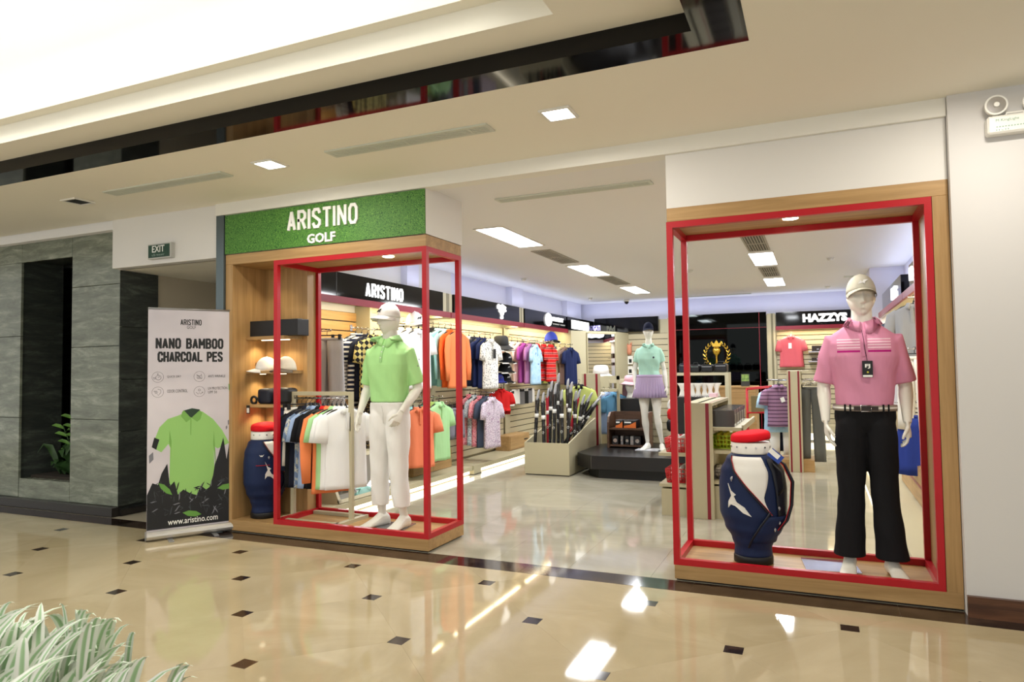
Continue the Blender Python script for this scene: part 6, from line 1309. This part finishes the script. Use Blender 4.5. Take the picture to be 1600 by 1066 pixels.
for k_ in range(5):
    yy = GY0 + .12 + k_ * .22; t = thing('ball_carton', ['nearest', 'second', 'third', 'fourth', 'farthest'][k_] + ' clear ball carton on the top right shelf of the gondola', 'box', (-.85, yy, .87)); bx('carton_body', (-.97, yy, .871), (-.74, yy + .18, 1.03), mat('smoky_carton', (70, 66, 64), .15, spec=.8), t, bev=.003)
    for j_ in range(2): bx('carton_print', (-.739, yy + .02 + j_ * .08, .90), (-.737, yy + .07 + j_ * .08, .99), mat('carton_print', (150, 140, 136), .4), t)
def basket(c, sx, sy, h_, m, label, fill, fm, seed=0):
    x, y, z = c; t = thing('basket', label, 'basket', c); mb = MB(); n_ = 7
    for k_ in range(4):
        f_ = k_ / 3; ex = sx * (1 + .12 * f_); ey = sy * (1 + .12 * f_); zz = z + h_ * f_ + .006
        mb.tube([(x - ex, y - ey, zz), (x + ex, y - ey, zz), (x + ex, y + ey, zz), (x - ex, y + ey, zz), (x - ex, y - ey, zz)], .005, 5)
    obj('basket_hoops', mb, m, t); mb = MB()
    for (p_, q_) in (((-1, -1), (1, -1)), ((1, -1), (1, 1)), ((1, 1), (-1, 1)), ((-1, 1), (-1, -1))):
        for k_ in range(n_):
            f_ = k_ / n_; a, b_ = p_[0] + (q_[0] - p_[0]) * f_, p_[1] + (q_[1] - p_[1]) * f_; mb.tube([(x + a * sx, y + b_ * sy, z + .004), (x + a * sx * 1.12, y + b_ * sy * 1.12, z + h_)], .005, 4)
    obj('basket_ribs', mb, m, t); bx('basket_floor', (x - sx, y - sy, z), (x + sx, y + sy, z + .006), m, t)
    r_ = random.Random(seed); me = None
    for k_ in range(fill):
        layer = k_ // 12; i_ = k_ % 12; px_, py_ = x + (-1 + 2 * ((i_ % 3) + .5) / 3) * sx * .9, y + (-1 + 2 * ((i_ // 3) + .5) / 4) * sy * .9; zz = z + .035 + layer * .045 + r_.uniform(0, .008)
        if me is None: me = obj('golf_ball', MB().lathe([(.001, -.024), (.015, -.019), (.023, -.007), (.023, .007), (.015, .019), (.001, .024)], 10), fm, None); b__ = me
        else: b__ = me.copy(); COL.objects.link(b__); b__.data = me.data
        b__.location = (px_, py_, zz); tag(b__, 'one of the balls heaped in the ' + label.split(' on ')[0], 'golf ball', 'balls in the ' + label.split(' on ')[0])
YELB = mat('yellow_ball', (226, 214, 60), .35); WHB = mat('white_ball_pack', (226, 222, 220), .3)
basket((-.84, 2.35, .651), .11, .15, .12, mat('lime_basket', (190, 220, 60), .4), 'lime green basket on the middle right shelf of the gondola', 36, YELB, 1)
basket((-1.27, 2.30, .611), .12, .18, .13, mat('red_basket', (200, 36, 40), .4), 'upper red basket on the left side of the gondola', 36, WHB, 2)
basket((-1.27, 2.30, .311), .12, .18, .13, mat('red_basket', (200, 36, 40), .4), 'lower red basket on the left side of the gondola', 36, WHB, 3)
basket((-.86, 2.32, .361), .10, .16, .09, mat('grey_basket', (120, 116, 112), .4), 'grey basket on the lowest right shelf of the gondola', 24, WHB, 4)
# glove forms on a black pedestal behind the gondola
p0, p1 = pedestal(1054, 1118, 621, 3.9, 0, 'tall black pedestal behind the gondola carrying white stands', False, d=.5)
PEDZ = p0.z
for k_ in range(6):
    p = at(1070 + k_ * 9.5 + (2 if k_ else -4), 615, y=4.1); t = thing('glove_form', 'white flared display form on the black pedestal, ' + ['leftmost', 'second from left', 'third from left', 'third from right', 'second from right', 'rightmost'][k_], 'display form', (p.x, 4.1 + .03 * (k_ % 2), PEDZ))
    obj('form_body', MB().loft([ell((0, 0, z), rx, ry, 16, 2.4) for z, rx, ry in ((0, .045, .03), (.03, .035, .022), (.08, .022, .016), (.13, .035, .02), (.165, .06, .028), (.17, .058, .026))]), MANN, t, world=False)
    obj('form_foot', MB().lathe([(.04, 0), (.04, .006)], 14), CHROME, t, world=False)
t = thing('price_card', 'small pink and white card at the right edge of the black pedestal', 'card', (at(1113, 626, y=3.95).x, 3.95, PEDZ)); bx('card_body', (at(1108, 626, y=3.9).x, 3.9, PEDZ + .001), (at(1119, 626, y=3.9).x, 4.1, PEDZ + .05), mat('pink_card', (232, 196, 206), .5), t)
# items behind: red/black/white column just left of the frame post
for k_, (px, py, m, lb) in enumerate(((1050, 634, MANN, 'white ring-shaped display on the stand behind the platform'), (1049, 665, BLACKM, 'black pouch hanging behind the platform at the red post'), (1050, 648, RD, 'red pouch hanging behind the platform at the red post'))):
    p = at(px, py, y=5.9); t = thing('ring_display' if k_ == 0 else 'pouch', lb, 'display' if k_ == 0 else 'pouch', tuple(p))
    if k_ == 0: obj('ring_body', MB().tube([(.05 * cos(i * pi / 8), 0, .08 * sin(i * pi / 8)) for i in range(17)], .022, 8), m, t, world=False)
    else: obj('pouch_body', MB().loft([ell((0, 0, z), rx, .04, 14) for z, rx in ((-.09, .04), (-.05, .07), (.04, .075), (.09, .05))]), m, t, world=False)
    obj('hook', MB().tube([(0, .25, .1), (0, 0, .1)], .004, 5), CHROME, t, world=False)
t = thing('slat_stand', 'narrow slatted stand behind the female mannequin legs', 'display stand', (-2.3, 6.15, 0)); bx('stand_body', (at(1020, 650, y=6.15).x, 6.15, 0), (at(1050, 650, y=6.15).x, 6.2, 1.3), BEIGE, t)
for k_ in range(10): bx('slat', (at(1020, 650, y=6.15).x, 6.135, .15 + k_ * .11), (at(1050, 650, y=6.15).x, 6.15, .245 + k_ * .11), SLATM, t)
# beige open frame with black bags on top, in front of the black mirror
FY = 6.5; x0, x1 = at(1032, 583, y=FY).x, at(1138, 582, y=FY).x; zf = at(1136, 582, y=FY).z
t = thing('bag_frame', 'beige open frame stand carrying black travel bags before the black mirror wall', 'display stand', (x0, FY, 0)); bx('top_bar', (x0, FY, zf - .045), (x1, FY + .35, zf), BEIGE, t)
for xx in (x0, x1 - .055): bx('upright', (xx, FY, 0), (xx + .055, FY + .35, zf - .045), BEIGE, t)
for k_, (a, b_, h_) in enumerate(((1060, 1075, .15), (1077, 1092, .13), (1094, 1113, .13), (1115, 1135, .14))):
    xa, xb = at(a, 575, y=FY).x, at(b_, 575, y=FY).x; t = thing('travel_bag', 'black travel bag on the open frame, ' + ['leftmost, navy tinted', 'second from the left', 'third from the left', 'rightmost, with a silver line'][k_], 'bag', ((xa + xb) / 2, FY + .17, zf)); o = bx('bag_body', (xa, FY + .04, zf), (xb, FY + .3, zf + h_), NAVYL if k_ == 0 else BG1, t, bev=.03); o.modifiers['bevel'].segments = 3
    obj('bag_handle', MB().tube([(xa + .03, FY + .17, zf + h_ - .01), (xa + .05, FY + .17, zf + h_ + .03), (xb - .05, FY + .17, zf + h_ + .03), (xb - .03, FY + .17, zf + h_ - .01)], .008, 6), BLACKM, t); bx('zip_line', (xa + .02, FY + .036, zf + h_ - .04), (xb - .02, FY + .04, zf + h_ - .034), CHROME, t)
# oak counter
CY = 8.0; x0, x1 = at(1075, 605, y=CY).x, at(1181, 604, y=CY).x; zc_ = at(1160, 604, y=CY).z
t = thing('counter', 'oak cash counter in front of the black mirror wall', 'counter', (x0, CY, 0)); bx('counter_body', (x0, CY, .05), (x1, CY + .6, zc_ - .03), OAK, t); bx('counter_top', (x0 - .01, CY - .02, zc_ - .03), (x1 + .01, CY + .62, zc_), OAK, t); bx('counter_foot', (x0 + .02, CY + .03, 0), (x1 - .02, CY + .58, .05), BLACKM, t)
p0, p1 = at(1158, 604, y=CY + .1), at(1171, 588, y=CY + .1); t = thing('photo_card', 'green framed photo card standing on the oak counter', 'card', (p0.x, CY + .1, zc_)); bx('card_body', (p0.x, CY + .1, zc_), (p1.x, CY + .12, zc_ + .22), mat('card_edge', (60, 62, 60), .4), t); bx('card_picture', (p0.x + .01, CY + .096, zc_ + .09), (p1.x - .01, CY + .1, zc_ + .21), noise_mat('card_print', (170, 200, 110), (90, 130, 70), (20, 20, 20), .4), t)
# right round stand with striped end panel, polo and trousers
SY = 5.4; x0, x1 = at(1229, 580, y=SY).x, at(1251, 580, y=SY).x; zs_ = at(1240, 579.5, y=SY).z
t = thing('striped_stand', 'beige stand with maroon stripes between the purple striped polo and grey trousers', 'display stand', (x0, SY, 0)); stripe_panel(t, x0, x1, SY, SY + .05, zs_)
bx('stand_top', (x0, SY + .05, zs_ - .03), (x1 + .1, SY + .6, zs_), BEIGE, t); bx('oak_base', (x0 - .12, SY + .06, 0), (x1 + .14, SY + .6, .16), OAK, t); bx('rear_panel', (x0, SY + .6, 0), (x1, SY + .64, zs_), BEIGE, t)
obj('side_arm', MB().tube([(x0 - .28, SY + .3, zs_ - .13), (x1 + .28, SY + .3, zs_ - .13)], .012, 8), CHROME, t)
g = 'clothes on the striped stand by the golf bag'
p = at(1216, 600, y=SY + .1); tt_ = shirt('polo_shirt', PST, (p.x, SY + .16, p.z + .05), .25, 'purple and navy striped polo with a white tag left of the striped stand', g, L=.62, W=.18, sc=.9); obj('swing_tag', MB().obox((.04, -.075, -.30), (.028, 0, .01), (0, .002, 0), (-.012, 0, .035)), LETTERW, tt_, world=False)
shirt('polo_shirt', BLU, (p.x - .02, SY + .26, p.z + .04), .3, 'pale blue polo behind the purple striped one', g, L=.62, W=.2)
trouser(WHT, (p.x + .01, SY + .34, p.z - .0), .3, 'white trousers hanging behind the purple striped polo', g, L=.9, W=.14)
trouser(DN, (p.x + .10, SY + .42, p.z), .3, 'dark navy trousers behind the purple striped polo', g, L=.85, W=.13)
p = at(1264, 603, y=SY + .2); trouser(C_('charcoal_trousers', (98, 100, 98)), (p.x + .02, SY + .28, p.z + .06), 0, 'charcoal grey wide trousers right of the striped stand', g, L=1.0, W=.15)
for k_ in range(3): q = at(1256 + 9 * k_, 597, y=SY + .3); t = thing('hanger', ['left', 'middle', 'right'][k_] + ' empty pale hanger over the charcoal trousers', 'hanger', (q.x, SY + .2 + .12 * k_, q.z)); obj('hanger_body', hanger_mb(), MANN, t, world=False); t.rotation_euler = (0, 0, .9); t.scale = (.6, .6, .6); t.location.z = q.z + .05
# red rack with bags behind the stand
x_, z_ = at(1190, 610, y=6.3).x, at(1190, 607, y=6.3).z
t = thing('red_rack', 'small red wire rack behind the purple striped polo', 'rack', (x_, 6.3, 0)); mb = MB(); w_, d_ = .22, .2
for zz in (z_ - .38, z_ - .02, z_): mb.tube([(x_ - w_, 6.3, zz), (x_ + w_, 6.3, zz + .04), (x_ + w_, 6.3 + d_, zz + .04), (x_ - w_, 6.3 + d_, zz), (x_ - w_, 6.3, zz)], .008, 5)
for (a, b_) in ((-w_, 6.3), (w_, 6.3), (w_, 6.3 + d_), (-w_, 6.3 + d_)): mb.tube([(x_ + a, b_, 0), (x_ + a, b_, z_)], .01, 6)
obj('wire_frame', mb, REDM, t); bx('rack_shelf', (x_ - w_, 6.3, z_ - .38), (x_ + w_, 6.3 + d_, z_ - .365), REDM, t); bx('folded_cloth', (x_ - .16, 6.33, z_ - .36), (x_ + .16, 6.3 + d_, z_ - .12), mat('brown_cloth', (110, 96, 60), .8), t)
# goods on the back bay shelves
for k_, (px, py, lb) in enumerate(((1277, 545, 'dark wallet box on the back wall right of the coral polo, upper'), (1277, 560, 'small dark case on the back wall right of the coral polo, lower'))):
    p = at(px, py, y=YS - .15); t = thing('bay_shelf', 'small chrome shelf under the ' + lb.split(' on ')[0], 'shelf', (p.x, YS - .1, p.z - .06)); bx('shelf_plate', (p.x - .16, YS - .26, p.z - .07), (p.x + .3, YS - .004, p.z - .06), CHROME, t); bx('shelf_rim', (p.x - .16, YS - .265, p.z - .075), (p.x + .3, YS - .26, p.z - .05), CHROME, t)
    t = thing('display_case_box', lb, 'box', (p.x, YS - .15, p.z - .06)); bx('box_body', (p.x - .1, YS - .22, p.z - .059), (p.x + .14, YS - .06, p.z + .06 - .05 * k_), mat('dark_brown_leather', (44, 32, 28), .4), t, bev=.006); bx('box_clasp', (p.x - .01, YS - .224, p.z - .02), (p.x + .03, YS - .22, p.z), CHROME, t)

# ======================= PLANTS =======================
LEAFD = noise_mat('dark_leaf', (28, 52, 24), (52, 84, 38), (6, 6, 6), .45); LEAFM = noise_mat('mid_leaf', (52, 92, 30), (96, 140, 54), (6, 6, 6), .45)
def leaf(mb_pts, w, nrm):
    """curved leaf blade with a folded midrib; pts along the midrib"""
    P = [Vector(p) for p in mb_pts]; n_ = len(P); V = []; Fq = []
    for i, p in enumerate(P):
        t_ = (P[min(i + 1, n_ - 1)] - P[max(i - 1, 0)]).normalized(); s_ = t_.cross(nrm).normalized(); u_ = i / (n_ - 1); ww = w * (sin(pi * min(1, u_ * .93 + .05)) ** .75); up_ = s_.cross(t_) * ww * .25
        V += [p - s_ * ww + up_, p, p + s_ * ww + up_]
    for i in range(n_ - 1):
        for j in (0, 1): Fq.append((i * 3 + j, i * 3 + j + 1, (i + 1) * 3 + j + 1, (i + 1) * 3 + j))
    m_ = MB(); m_.add(V + [v - nrm * .0015 for v in V], Fq + [tuple(q + len(V) for q in reversed(f_)) for f_ in Fq], True); return m_
t = thing('potted_plant', 'broad-leaved dark plant growing at the foot of the granite niche', 'plant', (-7.6, .35, .3)); r_ = random.Random(5)
obj('soil', MB().box((-8.2, .2, .29), (-7.4, .6, .33)), mat('soil', (40, 32, 24), .9), t)
for k_ in range(17):
    a_ = r_.uniform(pi * .75, pi * 2.05); L_ = r_.uniform(.25, .5); o_ = Vector((-7.72 + r_.uniform(-.2, .2), .35, .33)); dr = Vector((cos(a_) * .9, -abs(sin(a_)) * .45, 0)); tall = r_.uniform(.15, .5)
    pts = [o_ + dr * L_ * u_ + Z * (tall * sin(u_ * 2.3) * .7) for u_ in (0, .25, .5, .75, 1)]; obj('leaf', leaf(pts, r_.uniform(.035, .06), Vector((0, -.5, .85))), LEAFD, t, fixn=False)
for k_ in range(4):
    o_ = Vector((-7.62 + .07 * k_, .4, .33)); tp = Vector((-7.8 + .16 * k_, .3, 1.0 - .12 * abs(k_ - 1))); obj('stem', MB().tube([o_, tp], .006, 5), LEAFD, t)
    for q in range(9):
        b0 = o_ + (tp - o_) * (.3 + .08 * q); s_ = 1 if q % 2 else -1; obj('leaflet', leaf([b0, b0 + Vector((s_ * .05, -.02, .03)), b0 + Vector((s_ * .10, -.04, .045)), b0 + Vector((s_ * .14, -.05, .04))], .022, Vector((0, -.7, .7))), LEAFM, t, fixn=False)
# variegated grass plants in a planter at the photographer's left
VARI = mat('variegated_leaf', (200, 214, 190), .45, spec=.3); nt, N, Lk, b = nodes(VARI); uvn = N.new('ShaderNodeAttribute'); uvn.attribute_name = 'across'; rp = ramp(VARI, uvn.outputs['Fac'], [(0.0, (240, 244, 234)), (.26, (244, 247, 238)), (.38, (172, 204, 160)), (.62, (158, 196, 148)), (.74, (242, 246, 236))]); Lk.new(rp.outputs[0], b.inputs['Base Color'])
pc = CAM + (right * ((60 - 800) / F) - upv * ((1200 - 533) / F) + fwd) * 1.75
print('planter', pc)
tp_ = thing('planter', 'white-edged spider plant clump in a planter at the lower left corner', 'plant', (pc.x, pc.y, 0)); r_ = random.Random(11)
zt = pc.z - .12
bx('planter_box', (pc.x - .7, pc.y - .35, 0), (pc.x + .45, pc.y + .2, zt), mat('planter_stone', (150, 140, 120), .5), tp_, bev=.01); bx('planter_soil', (pc.x - .66, pc.y - .31, zt), (pc.x + .41, pc.y + .16, zt + .01), mat('soil', (40, 32, 24), .9), tp_)
def blade(o_, dr, L_, h_, w):
    n_ = 8; V = []; Fq = []; at_ = []; sa_ = r_.uniform(-.7, .7); sd_ = Vector((right.x * cos(sa_) - right.y * sin(sa_), right.x * sin(sa_) + right.y * cos(sa_), 0)).normalized()
    for i in range(n_):
        u_ = i / (n_ - 1); p = o_ + dr * (L_ * u_ ** 1.3) + Z * (h_ * (u_ * 1.5 - .75 * u_ ** 2.2)); ww = w * (1 - u_ ** 3) * (.6 + .8 * u_ * (1 - u_) * 2)
        for j in range(5): q = (j - 2) / 2; V.append(p + sd_ * ww * q + Z * (.25 * ww * q * q)); at_.append(.5 + .5 * q)
    for i in range(n_ - 1):
        for j in range(4): Fq.append((i * 5 + j, i * 5 + j + 1, (i + 1) * 5 + j + 1, (i + 1) * 5 + j))
    o = obj('leaf', MB().add(V, Fq, True), VARI, tp_, fixn=False); at__ = o.data.attributes.new('across', 'FLOAT', 'POINT')
    at__.data.foreach_set('value', at_)
for k_ in range(270):
    px_ = r_.uniform(-40, 330) if k_ < 60 else r_.uniform(-40, 215)
    tipy = 940 + 70 * max(0, (px_ - 90) / 240) ** 1.0 + r_.uniform(0, 110) if px_ < 235 else r_.uniform(1035, 1085)
    if k_ % 3 == 0: tipy += 45
    dpt = r_.uniform(1.55, 2.0); tip = CAM + (right * ((px_ - 800) / F) - upv * ((tipy - 533) / F) + fwd) * dpt
    h_ = r_.uniform(.2, .3); a_ = r_.uniform(-.5, 1.9) if px_ > 120 else r_.uniform(-1, 2.6); L_ = r_.uniform(.05, .22); dr = Vector((cos(a_), sin(a_), 0)); o_ = tip - dr * L_ - Z * h_ * .75
    blade(o_, dr, L_, h_, r_.uniform(.010, .018))
